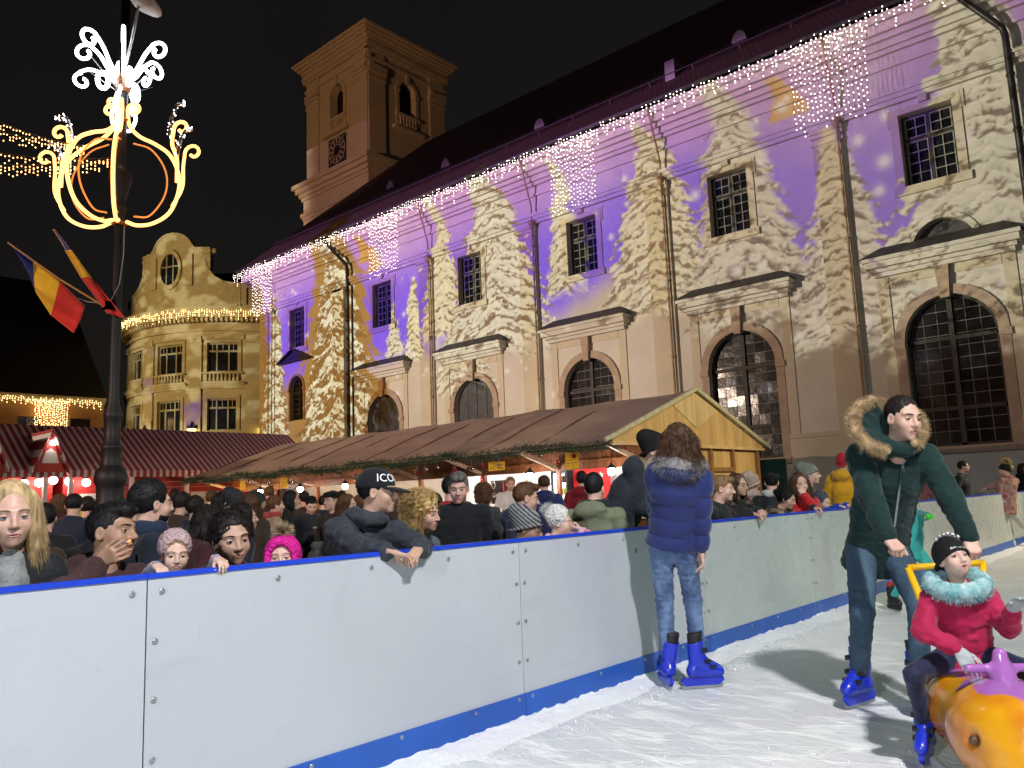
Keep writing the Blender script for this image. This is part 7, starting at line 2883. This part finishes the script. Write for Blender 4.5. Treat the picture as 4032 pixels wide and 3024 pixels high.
# far along the boards
person('man with dark hair in black jacket far along the boards', at(3795, 1838, x=-4.3), 70, 80, 0, 0, 1.0, 'm', 'pale', 'short', 'dark', coat=BLACKP, trousers=DARKT, near=False, group='spectators far along the boards')
person('person in striped jacket far behind the man in the green parka', at(3692, 1862, x=-4.3), 30, 30, 0, 0, 1.0, 'm', 'pale', 'short', 'brown', coat=fab('stripe_coat', (.25, .10, .09)), trousers=DARKT, near=False, group='spectators far along the boards')
person('person in dark coat at the far right edge behind the boards', at(4028, 1842, x=-4.4), 60, 60, 0, 0, 1.0, 'f', 'pale', 'bob', 'brown', coat=BLACKP, trousers=DARKT, near=False, group='spectators far along the boards')

# ------------------------------------------------------------------ people at the stall and in the square
person('short-haired woman in beige puffer coat with red scarf seen from behind', dp(1086, 1990, 10.8), 112, 100, 0, 0, .98, 'f', 'rosy', 'short', 'chest', coat=BEIGE, quilt=.008, scarf=fab('red_scarf', (.35, .06, .05), .8, .5, 50), trousers=DARKT, group='people by the stall', coatlen=.25, wide=1.08)
hbm = dp(1226, 1990, 11.4)
bm = person('man with shaved sides looking down at his cup of drink', hbm, 15, 10, -22, 0, 1.0, 'm', 'pale', 'under', 'black', coat=fab('charcoal_jumper', (.02, .022, .028)), trousers=DARKT, group='people by the stall',
            arms=(None, dict(wrist=dp(1246, 2108, 11.15), dir=np.array([.2, -.3, .6]), palm=np.array([.6, .5, 0]), pose='grip')))
cup = tag(empty('plastic_cup', dp(1244, 2096, 11.05)), 'clear plastic cup of amber drink held by the man looking down', 'cup')
MB().lathe([(.032, -.05), (.042, .05)], seg=12).build('drink', mat('amber_drink', (.30, .12, .06), .2, .1, 5), cup, True)
MB().lathe([(.0425, .05), (.044, .075)], seg=12).build('rim', mat('clear_plastic', (.5, .45, .42), .15, 0), cup, True)
person('man in flat cap and glasses in front of the warm stall lamp', dp(1306, 1972, 10.2), -40, -48, 2, 0, 1.02, 'm', 'rosy', 'short', 'brown', dict(kind='flatcap', mat=KNITB), coat=fab('brown_black_coat', (.035, .025, .02)), trousers=DARKT, glasses=True, group='people by the stall')
person('woman with long brown hair left of the boy in the cap', dp(1370, 1992, 9.4), 60, 66, 0, 0, 1.0, 'f', 'pale', 'long', 'chest', coat=fab('black_leather', (.016, .014, .013), .4), trousers=DARKT, group='people by the stall')
hbg = tag(empty('handbag', dp(1262, 2170, 9.6)), 'dark grey quilted handbag carried near the flat-capped man', 'handbag')
f = SDF((-.25, -.2, -.2), (.25, .2, .2), .014).rc((-.14, 0, -.08), (.14, 0, -.08), .085, k=.03, flat=((0, 1, 0), .8)).rc((-.12, 0, .06), (.12, 0, .06), .05, k=.06).noise(.006, 50, 2)
V, F = f.mesh()
link('bag_body', np_mesh('bag_body', V @ rotm(41.).T[[1, 0, 2]] if False else V, F, [fab('bag_grey', (.10, .11, .11), .5, .6, 22)]), hbg)
MB().tube([(-.12, 0, .08), (-.08, 0, .25), (0, 0, .32), (.08, 0, .25), (.12, 0, .08)], .01, 6).build('strap', fab('bag_strap', (.02, .02, .02)), hbg)
person('person in navy parka with fur hood at the drinks counter', dp(2142, 1905, 12.4), 180, 180, 0, 0, 1.03, 'm', 'pale', 'short', 'brown', coat=NAVY, furhood=FURY, hood=True, trousers=DARKT, group='people by the stall', wide=1.12, quilt=.008)
person('person in dark red jacket standing at the red drinks banner', dp(2292, 1890, 12.6), 170, 165, 0, 0, 1.04, 'm', 'pale', 'short', 'dark', coat=DRED, quilt=.008, hood=True, trousers=DARKT, group='people by the stall')
person('man in red jacket half hidden behind the grey-haired man', dp(1778, 1925, 8.6), 160, 150, 0, 0, 1.05, 'm', 'pale', 'short', 'black', coat=fab('red_jacket2', (.35, .03, .03)), trousers=DARKT, near=False, group='people by the stall')
person('curly brown-haired woman behind the grey-haired man', dp(1905, 1950, 10.6), 165, 170, 0, 0, .98, 'f', 'pale', 'curly', 'chest', coat=fab('grey_coat2', (.06, .06, .065)), trousers=DARKT, near=False, group='people by the stall')
person('person in bright blue jacket behind the frizzy blonde woman', dp(1715, 1985, 9.0), 150, 150, 0, 0, .92, 'm', 'pale', 'short', 'dark', coat=fab('azure_jacket', (.02, .14, .45)), trousers=DARKT, near=False, group='people by the stall')
person('cook in white apron working behind the stall counter', dp(2010, 1905, 15.2), 0, 10, -8, 0, 1.0, 'm', 'rosy', 'short', 'sandy', coat=fab('cook_white', (.6, .58, .55)), trousers=DARKT, near=False, group='people by the stall')

# dark figures of the evening crowd: each one separate, simpler at this distance
rnd = random.Random(11)
crowd = [(180, 2040, 7.2, 170, 'short'), (140, 2075, 6.0, 150, 'short'), (290, 1990, 9.5, 165, 'short'), (345, 2000, 10.0, 190, 'short'), (235, 1985, 11.0, 150, 'bob'), (500, 2030, 7.6, 120, 'short'), (720, 1985, 9.2, 140, 'short'), (775, 2000, 8.2, 100, 'short'),
         (835, 1965, 11.5, 175, 'short'), (880, 1980, 10.4, 90, 'bob'), (930, 1975, 9.4, 130, 'short'), (985, 1990, 8.6, 165, 'long'), (962, 2040, 7.0, 120, 'bob'), (1020, 1975, 11.8, 160, 'short'), (1060, 1945, 13.2, 180, 'short'), (1150, 1965, 12.4, 70, 'bob'),
         (1195, 1965, 13.0, 200, 'short'), (1275, 1980, 13.2, 170, 'short'), (1420, 1985, 11.0, 150, 'short'), (820, 2060, 6.2, 110, 'bob'), (400, 2075, 6.4, 160, 'short'), (1345, 1965, 13.4, 180, 'bob'), (690, 1960, 12.6, 170, 'short'), (640, 1975, 11.2, 150, 'bob'),
         (560, 1985, 12.0, 170, 'short'), (95, 1990, 11.0, 160, 'short'), (1560, 1965, 12.0, 165, 'bob'), (1590, 1960, 13.2, 190, 'short')]
spots = ['second from the left edge of the crowd', 'low at the left edge beside the blonde woman', 'in front of the yellow board', 'right of the yellow board', 'far back by the striped stall gable', 'left of the bearded man',
         'right of the bearded man, farther back', 'above the toddler in the bonnet', 'far back beside the warm end lamp', 'with bobbed hair under the end lamp', 'in a dark cap behind the frowning woman', 'with long hair behind the frowning woman',
         'close behind the frowning woman', 'tall against the second hanging lamp', 'at the stall counter under the second yellow card', 'with bobbed hair facing the beige-coated woman', 'at the stall behind the man with the cup',
         'between the man with the cup and the flat cap', 'just left of the cap boy\'s visor, far back', 'behind the frowning woman\'s left shoulder', 'behind the smoking man\'s head', 'at the stall under the warm lamp', 'far back below the stall\'s left corner',
         'with bobbed hair below the red stall wall', 'far back between bearded man and red wall', 'far left under the globe lamps', 'at the counter right of the boy in the cap', 'at the counter left of the grey-haired man']
dk_ = [fab('crowd_black', (.014, .013, .014)), fab('crowd_brown', (.045, .028, .02)), fab('crowd_navy', (.018, .022, .04)), fab('crowd_grey', (.045, .043, .042)), fab('crowd_wine', (.05, .015, .018))]
for i, (px, py, d, ph, hk) in enumerate(crowd):
    ht_ = dict(kind=rnd.choice(['beanie', 'beanie_slouch', 'beanie']), mat=rnd.choice([KNITB, KNITD])) if (rnd.random() < .2 or i == 10) and hk == 'short' else None
    cn = ('black', 'dark brown', 'navy', 'grey', 'wine-dark')[i % 5]
    sx_ = 'f' if hk != 'short' else 'm'
    person('%s in %s coat %s' % ('woman' if sx_ == 'f' else 'person', cn, spots[i]), dp(px, py, d), ph, ph + rnd.uniform(-25, 25), rnd.uniform(-8, 4), 0, rnd.uniform(.95, 1.05), sx_, rnd.choice(['pale', 'olive', 'rosy']), hk, rnd.choice(['dark', 'black', 'brown', 'chest']), ht_,
           coat=dk_[i % 5], trousers=DARKT, near=False, group='evening crowd in the square', coatlen=rnd.uniform(.12, .3))


# ------------------------------------------------------------------ skates and skaters
SKBLUE = mat('skate_blue', (.012, .03, .46), .28, .1, 5, .03, 20, .6)
SKBLACK = mat('skate_black', (.012, .012, .013), .5, .2, 8)
SKRED = mat('skate_red', (.35, .03, .02), .4, .1, 8)
BLADE = mat('skate_steel', (.6, .61, .63), .25, .1, 10, metal=1.)


def skate(info, ankle, az, tilt=0., shell=SKBLUE, liner=SKBLACK, sc_=1.0, shaft=None, pitch=0.):
    """hire skate: plastic shell, liner, buckles, holder and blade. ankle = joint position"""
    A = np.asarray(ankle, float)
    Rm = rotm(az, pitch, tilt)
    root, base = info['root'], info['base']

    def T(V):
        return A + (np.asarray(V) * sc_) @ Rm.T
    f = SDF((-.12, -.15, -.13), (.12, .27, .25), .0075)
    f.path([(0, -.02, .155), (0, -.015, .05), (0, -.02, -.03)], [.062, .056, .05], k=.02)
    f.rc((0, -.05, -.055), (0, .14, -.062), .045, .040, k=.035)
    f.rc((0, .02, .01), (0, .11, -.035), .045, .036, k=.03)
    f.cut((0, 0, -.095), (0, 0, -1))
    f.cut((0, -.02, .150), (0, -.25, 1))
    V, F = f.mesh()
    sk = place('skate', T(V), F, base, shell, root)
    g = SDF((-.1, -.12, .05), (.1, .1, .27), .009).path([(0, -.02, .22), (0, -.02, .1)], [.056, .05], k=.02).cut((0, -.01, .215), (0, -.2, 1))
    V, F = g.mesh()
    place('liner', T(V), F, base, liner, sk)
    mb = MB()
    prof = [(-.115, -.094), (.165, -.094), (.175, -.118), (.14, -.150), (-.11, -.150), (-.135, -.12)]
    mb.poly([tuple(T([(-.014, y, z)])[0] - base) for y, z in prof], tuple(Rm @ np.array([.028, 0, 0]) * sc_))
    mb.build('blade_holder', shell, sk)
    mb = MB()
    prof = [(-.135, -.151), (.15, -.151), (.172, -.138), (.168, -.160), (.13, -.172), (-.12, -.172), (-.138, -.162)]
    mb.poly([tuple(T([(-.0018, y, z)])[0] - base) for y, z in prof], tuple(Rm @ np.array([.0036, 0, 0]) * sc_))
    mb.build('blade', BLADE, sk)
    for y, z, w in ((.035, .095, .052), (.055, .02, .05), (.095, -.022, .044)):
        mb = MB()
        for sgn in (-1, 1):
            c = np.array([sgn * (w - .006), y - .012, z])
            q = [T([c + np.array([sgn * a, b, e])])[0] - base for e in (-.013, .013) for a, b in ((-.004, -.018), (.012, -.018), (.012, .022), (-.004, .022))]
            mb.hexa([tuple(v) for v in q])
        q = [T([(a, b, e)])[0] - base for e in (z - .007, z + .007) for a, b in ((-w + .004, y), (w - .004, y), (w - .008, y + .022), (-w + .008, y + .022))]
        mb.hexa([tuple(v) for v in q])
        mb.build('buckle', SKBLACK, sk)
    return sk


# girl in navy seen from behind
GA = np.array([-3.20, 5.20, .176])
GBk = np.array([-2.99, 5.27, .176])
hg = dp(2676, 1745, 5.74)
gi = person('girl with long curly hair in navy puffer and jeans standing on skates at the boards', hg, 176, 170, 4, 0, .985, 'f', 'pale', 'curlylong', 'brown', coat=NAVY, quilt=.024, qlen=.115, voxc=.0095, coatlen=.035, trf=.009, hood=True, furhood=FURG, furlift=.03, furr=.055, ground=.086, folds=.004, wide=1.1,
            trousers=JEANS, shoes=False, pel=dp(2650, 2128, 5.80),
            legs=[dict(ankle=GBk + np.array([0, 0, .02]), pole=np.array([-.3, .6, 0])), dict(ankle=GA + np.array([0, 0, .02]), pole=np.array([-.4, .8, 0]))],
            arms=(dict(wrist=dp(2762, 2178, 5.70), dir=np.array([0, .05, -1]), palm=np.array([-.6, -.5, 0]), pose='relax', pole=np.array([.55, -.75, 0])), dict(wrist=dp(2590, 2090, 6.0), pose='relax', pole=np.array([.2, -.9, -.4]))))
skate(gi, GBk, 48, 0)
skate(gi, GA, 138, 10)

# man in the green parka pushing the ride-on
MA_, MB_ = dp(3385, 2655, 5.10), dp(3622, 2725, 4.90)
MA_[2], MB_[2] = .19, .19
hm_ = dp(3556, 1648, 4.92)
wl_, wr_ = dp(3522, 2195, 4.55), dp(3852, 2178, 4.55)
mi_ = person('man in dark green parka with fur hood leaning to push the ride-on', hm_, 22, 38, -8, -3, 1.1, 'm', 'pale', 'buzz', 'dark', scarf=GREENP, coat=GREENP, quilt=.006, coatlen=.17, hood=True, ground=.086, wide=1.05, folds=.008,
             trousers=JEANSD, shoes=False, pel=dp(3455, 2135, 5.25),
             legs=[dict(ankle=MA_, pole=np.array([.3, -.8, 0])), dict(ankle=MB_, pole=np.array([.5, -.6, 0]))],
             arms=(dict(wrist=wl_, dir=dp(3580, 2255, 4.45) - wl_, palm=np.array([-.2, .4, -.9]), pose='grip', pole=np.array([-.6, -.5, -.2])),
                   dict(wrist=wr_, dir=dp(3868, 2238, 4.48) - wr_, palm=np.array([-.3, .5, -.8]), pose='grip', pole=np.array([.7, .5, -.1]))))
skate(mi_, MA_, math.degrees(math.atan2(-MA_[1], -MA_[0])) - 32, 0, sc_=1.08)
skate(mi_, MB_, math.degrees(math.atan2(-MB_[1], -MB_[0])) - 8, 0, sc_=1.08)
# the big hood standing open behind his head with golden fur rim
NBm, upm, rrm, nnm = mi_['NB'], mi_['up'], mi_['rr'], mi_['nn']
rim = [dp(x, y, d) for x, y, d in ((3490, 1775, 4.80), (3420, 1755, 4.82), (3370, 1700, 4.88), (3355, 1640, 4.95), (3378, 1598, 5.02), (3432, 1575, 5.08), (3495, 1600, 5.14), (3560, 1615, 5.16), (3606, 1625, 5.1), (3630, 1665, 5.02), (3624, 1710, 4.94), (3600, 1745, 4.84))]
V1, F1 = fur_path(rim, .030, 13000, .036, .0011, 5, .4)
V2, F2 = SDF(np.min(rim, 0) - .1, np.max(rim, 0) + .1, .012).path(rim, .027, k=.02).mesh()
place('fur_trim', np.concatenate([V1, V2]), [F1, F2 + len(V1)], mi_['base'], FURY, mi_['root'], kind='stuff')
f = SDF(np.min(rim, 0) - .15, np.max(rim, 0) + .15, .012)
cen = NBm - nnm * .08
for p in rim:
    f.rc(p + (cen - p) * .06, cen - nnm * .04, .028, .06, k=.04)
V, F = f.mesh()
place('hood', V, F, mi_['base'], GREENP, mi_['root'])
mb = MB()
zp = [NBm + nnm * (.10 + .04 * t) * 1.1 - upm * (.02 + .42 * t) for t in np.linspace(0, 1, 10)]
mb.tube([tuple(p + nnm * .035 - mi_['base']) for p in zp], .006, 5)
mb.build('zip', mat('zip_metal', (.35, .36, .36), .3, .1, 40, metal=1.), mi_['root'])
mb = MB()
q = zp[0] + nnm * .05 - mi_['base']
mb.bar(tuple(q), tuple(q - np.array([0, 0, .05])), .016, .004, (1, 0, 0))
mb.build('zip_pull', BLADE, mi_['root'])

# girl on the ride-on
hk_ = dp(3752, 2200, 4.05)
kp = dp(3800, 2565, 4.05)
KA, KB = dp(3645, 2905, 3.98), dp(4090, 2860, 3.75)
KA[2], KB[2] = .16, .16
whd = 3.72
ki = person('girl in magenta jacket and black lettered hat riding the orange ride-on', hk_, 18, 26, 16, 6, .70, 'c', 'child', 'short', 'black',
            dict(kind='beanie_low', mat=KNITB, text='Minnie', tsize=.034, tmat=WTXT, tpos=(2, .052), shear=.3), coat=MAGENTA, quilt=.012, qlen=.085, folds=.009, coatlen=.12, voxc=.0095, ground=.0, wide=1.12, hood=None, mouth='open', hs=.86,
            trousers=fab('navy_ski_trousers', (.016, .02, .05), .5, .3, 30), shoes=False, pel=kp,
            legs=[dict(ankle=KA + np.array([0, 0, .03]), pole=np.array([-.2, -.9, .6])), dict(ankle=KB + np.array([0, 0, .03]), pole=np.array([.6, -.4, .8]))], gloves=(MITT, MITT),
            arms=(dict(wrist=dp(3775, 2560, 3.86), dir=dp(3815, 2625, 3.80) - dp(3775, 2560, 3.86), palm=np.array([.2, .4, -.6]), pose='mitt', pole=np.array([-.6, -.4, -.3])),
                  dict(wrist=dp(3985, 2400, 3.78), dir=dp(4035, 2335, 3.70) - dp(3985, 2400, 3.78), palm=np.array([.5, -.6, .2]), pose='mitt', pole=np.array([.3, .2, -1]))))
skate(ki, KA, math.degrees(math.atan2(-KA[1], -KA[0])) - 12, 0, sc_=.84)
skate(ki, KB, math.degrees(math.atan2(-KB[1], -KB[0])) + 40, 0, sc_=.84)
# fluffy teal collar
NBk, upk, rrk, nnk = ki['NB'], ki['up'], ki['rr'], ki['nn']
ring = [NBk + upk * .035 + (rrk * math.cos(t) * .115 + nnk * (math.sin(t) * .105 + .02)) + upk * (-.02 * math.sin(t)) for t in np.linspace(0, 2 * math.pi, 18)]
V1, F1 = fur_path(ring, .045, 4200, .03, .0028, 9, .35)
V2, F2 = SDF(np.min(ring, 0) - .1, np.max(ring, 0) + .1, .01).path(ring, .040, k=.02).noise(.006, 70, 3).mesh()
place('fur_collar', np.concatenate([V1, V2]), [F1, F2 + len(V1)], ki['base'], mat('fur_teal', (.10, .30, .32), .8, .6, 22, col2=(.45, .60, .60)), ki['root'], kind='stuff')
# small bobbles of the hat crest
mb = MB()
for i in range(6):
    p = hk_ + (np.array([(i - 2.5) * .026, .015, .145 - .004 * (i - 2.5) ** 2]) * .86) @ ki['Hm'].T
    mb.ball(tuple(p - ki['base']), .011, 8)
mb.build('hat_bobbles', mat('silver_bobble', (.5, .5, .5), .25, .2, 30, metal=.6), ki['root'])

# ------------------------------------------------------------------ ride-on: orange body, violet saddle and handle
wc = dp(3945, 2890, 3.62)
wc[2] = .255
waz = math.degrees(math.atan2(-wc[1], -wc[0])) + 24
Wm = rotm(waz, -4, 0)
ride = tag(empty('ride_on', (wc[0], wc[1], 0)), 'glossy orange and violet whale-shaped ride-on pushed over the ice', 'ride-on')
rb0 = np.array([wc[0], wc[1], 0.])


def TW_(V):
    return wc + np.asarray(V) @ Wm.T


f = SDF((-.34, -.62, -.30), (.34, .52, .36), .011)
f.ell((0, .10, .02), (.255, .34, .235), k=.02)
f.ell((0, -.22, .0), (.20, .36, .20), k=.08)
f.ell((0, .27, -.07), (.215, .17, .145), k=.06)
f.ell((0, .20, .14), (.16, .20, .10), k=.06)
f.rc((0, -.5, .02), (0, -.6, .10), .10, .06, k=.06)
# mouth groove and eye hollows
for i in range(14):
    t0, t1 = -1.25 + 2.5 * i / 14, -1.25 + 2.5 * (i + 1) / 14
    p0 = (.262 * math.sin(t0), .12 + .335 * math.cos(t0), -.045 - .03 * math.cos(t0 * 1.2))
    p1 = (.262 * math.sin(t1), .12 + .335 * math.cos(t1), -.045 - .03 * math.cos(t1 * 1.2))
    f.rc(p0, p1, .014, k=.02, mode='s')
for sx in (-1, 1):
    f.ell((sx * .235, .235, .055), (.03, .03, .035), k=.03, mode='s')
f.cut((0, 0, -.235), (0, 0, -1))
V, F = f.mesh()


def ride_material():
    m = bpy.data.materials.new('ride_on_plastic')
    n, l, b = nodes_of(m)
    tc = n.new('ShaderNodeTexCoord')
    sx = n.new('ShaderNodeSeparateXYZ')
    l.new(tc.outputs['Object'], sx.inputs[0])
    nz = n.new('ShaderNodeTexNoise')
    nz.inputs['Scale'].default_value = 6.5
    nz.inputs['Detail'].default_value = .5
    l.new(tc.outputs['Object'], nz.inputs[0])
    k = n.new('ShaderNodeMath')
    k.operation = 'MULTIPLY_ADD'
    k.inputs[1].default_value = .16
    l.new(nz.outputs[0], k.inputs[0])
    l.new(sx.outputs[2], k.inputs[2])
    r = n.new('ShaderNodeMapRange')
    r.inputs[1].default_value, r.inputs[2].default_value = .535, .55
    l.new(k.outputs[0], r.inputs[0])
    g2 = n.new('ShaderNodeTexNoise')
    g2.inputs['Scale'].default_value = 4.0
    l.new(tc.outputs['Object'], g2.inputs[0])
    rp = n.new('ShaderNodeValToRGB')
    rp.color_ramp.elements[0].position, rp.color_ramp.elements[1].position = .38, .62
    rp.color_ramp.elements[0].color, rp.color_ramp.elements[1].color = (.55, .17, .01, 1), (.78, .36, .01, 1)
    l.new(g2.outputs[0], rp.inputs[0])
    x = n.new('ShaderNodeMix')
    x.data_type = 'RGBA'
    l.new(r.outputs[0], x.inputs[0])
    l.new(rp.outputs[0], x.inputs[6])
    x.inputs[7].default_value = (.36, .13, .42, 1)
    l.new(x.outputs[2], b.inputs['Base Color'])
    rr = n.new('ShaderNodeMapRange')
    rr.inputs[3].default_value, rr.inputs[4].default_value = .12, .34
    g3 = n.new('ShaderNodeTexNoise')
    g3.inputs['Scale'].default_value = 30
    g3.inputs['Detail'].default_value = 6
    l.new(tc.outputs['Object'], g3.inputs[0])
    l.new(g3.outputs[0], rr.inputs[0])
    l.new(rr.outputs[0], b.inputs['Roughness'])
    b.inputs['Coat Weight'].default_value = .4
    return m


VIOLET = mat('ride_on_violet', (.36, .13, .42), .18, .1, 4, .02, 8, .6, coat=.5)
link('shell', np_mesh('shell', TW_(V) - rb0, F, [ride_material()]), ride)
f = SDF((-.2, -.05, .1), (.2, .3, .5), .009)
f.path([(0, .10, .16), (0, .06, .26), (0, .045, .355)], [.07, .045, .030], k=.04)
f.rc((-.14, .045, .295), (.14, .045, .295), .020, k=.025)
V, F = f.mesh()
link('handle', np_mesh('handle', TW_(V) - rb0, F, [VIOLET]), ride)
for sx in (-1, 1):
    mb = MB().ball((0, 0, 0), .022, 12)
    V = np.array(mb.v) + np.array([sx * .222, .235, .05])
    link('eye', np_mesh('eye', TW_(V) - rb0, np.array(mb.f), [mat('toy_eye', (.10, .06, .035), .2, .4, 30)]), ride)
    mb = MB()
    pts = [(sx * .17, .38, -.20), (sx * .18, .30, -.255), (sx * .18, -.42, -.255), (sx * .17, -.5, -.22)]
    mb.tube([tuple(TW_([p])[0] - rb0) for p in pts], .022, 8)
    mb.build('runner', mat('runner_white', (.70, .70, .70), .4, .1, 5), ride, True)
YBAR = mat('push_bar_yellow', (.75, .42, .01), .3, .15, 5)
hl_, hr2 = dp(3575, 2235, 4.46), dp(3872, 2215, 4.46)
back = TW_([(-.12, -.5, .05), (.12, -.5, .05)])
mb = MB().tube([back[0] - rb0, dp(3650, 2420, 4.35) - rb0, hl_ - rb0], [.026, .022, .018], 10)
mb.tube([back[1] - rb0, dp(3860, 2400, 4.35) - rb0, hr2 - rb0], [.026, .022, .018], 10)
mb.tube([hl_ - rb0, dp(3720, 2225, 4.46) - rb0, hr2 - rb0], .018, 10)
mb.build('push_bar', YBAR, ride, True)

# child in teal trousers behind the man, and the far skater in a patterned coat
tk = dp(3650, 1985, 8.4)
tkf = at(3520, 2410, z=0.)
ta, tb = tkf + np.array([0, 0, .15]), tkf + np.array([.45, .25, .15])
ti = person('child in teal trousers skating behind the man in the parka', np.array([tkf[0] + .25, tkf[1] + .1, 1.22]), 20, 20, 0, 0, .74, 'c', 'child', 'short', 'brown', dict(kind='beanie', mat=KNITG), coat=fab('teal_jacket', (.04, .30, .28)), trousers=TEAL, shoes=False, ground=.08,
            gloves=(fab('green_mitten', (.08, .6, .06), .8), fab('green_mitten', (.08, .6, .06), .8)), arms=(None, dict(wrist=dp(3678, 2030, 8.2), pose='mitt')),
            legs=[dict(ankle=ta), dict(ankle=tb)], pel=np.array([tkf[0] + .22, tkf[1] + .1, .66]))
skate(ti, ta, -40, 0, SKBLACK, SKRED, .8)
skate(ti, tb, -30, 0, SKBLACK, SKRED, .8)
PATT = mat('patterned_coat', (.42, .30, .25), .8, .3, 16, .3, 40, .2, col2=(.28, .07, .07))
pf = at(3985, 2155, z=0.)
pa_, pb_ = pf + np.array([-.05, -.1, .17]), pf + np.array([.30, .35, .17])
hp_ = dp(3955, 1850, 16.3)
pi_ = person('girl in patterned coat and pale tights skating far along the boards', hp_, -140, -100, 0, 0, .98, 'f', 'pale', 'pulled', 'gold', dict(kind='beanie', mat=KNITB, pom=hairmat('gold'), pomr=.10), coat=PATT, coatlen=.30, trousers=fab('pale_tights', (.42, .42, .40)), shoes=False, ground=.08, near=False,
             legs=[dict(ankle=pa_), dict(ankle=pb_)], arms=(dict(wrist=hp_ + np.array([-.55, -.2, -.40])), None), pel=np.array([hp_[0], hp_[1], .98]))
skate(pi_, pa_, -30, 0, mat('skate_white', (.6, .6, .6), .4), SKBLACK, 1.)
skate(pi_, pb_, 60, 0, mat('skate_white', (.6, .6, .6), .4), SKBLACK, 1.)
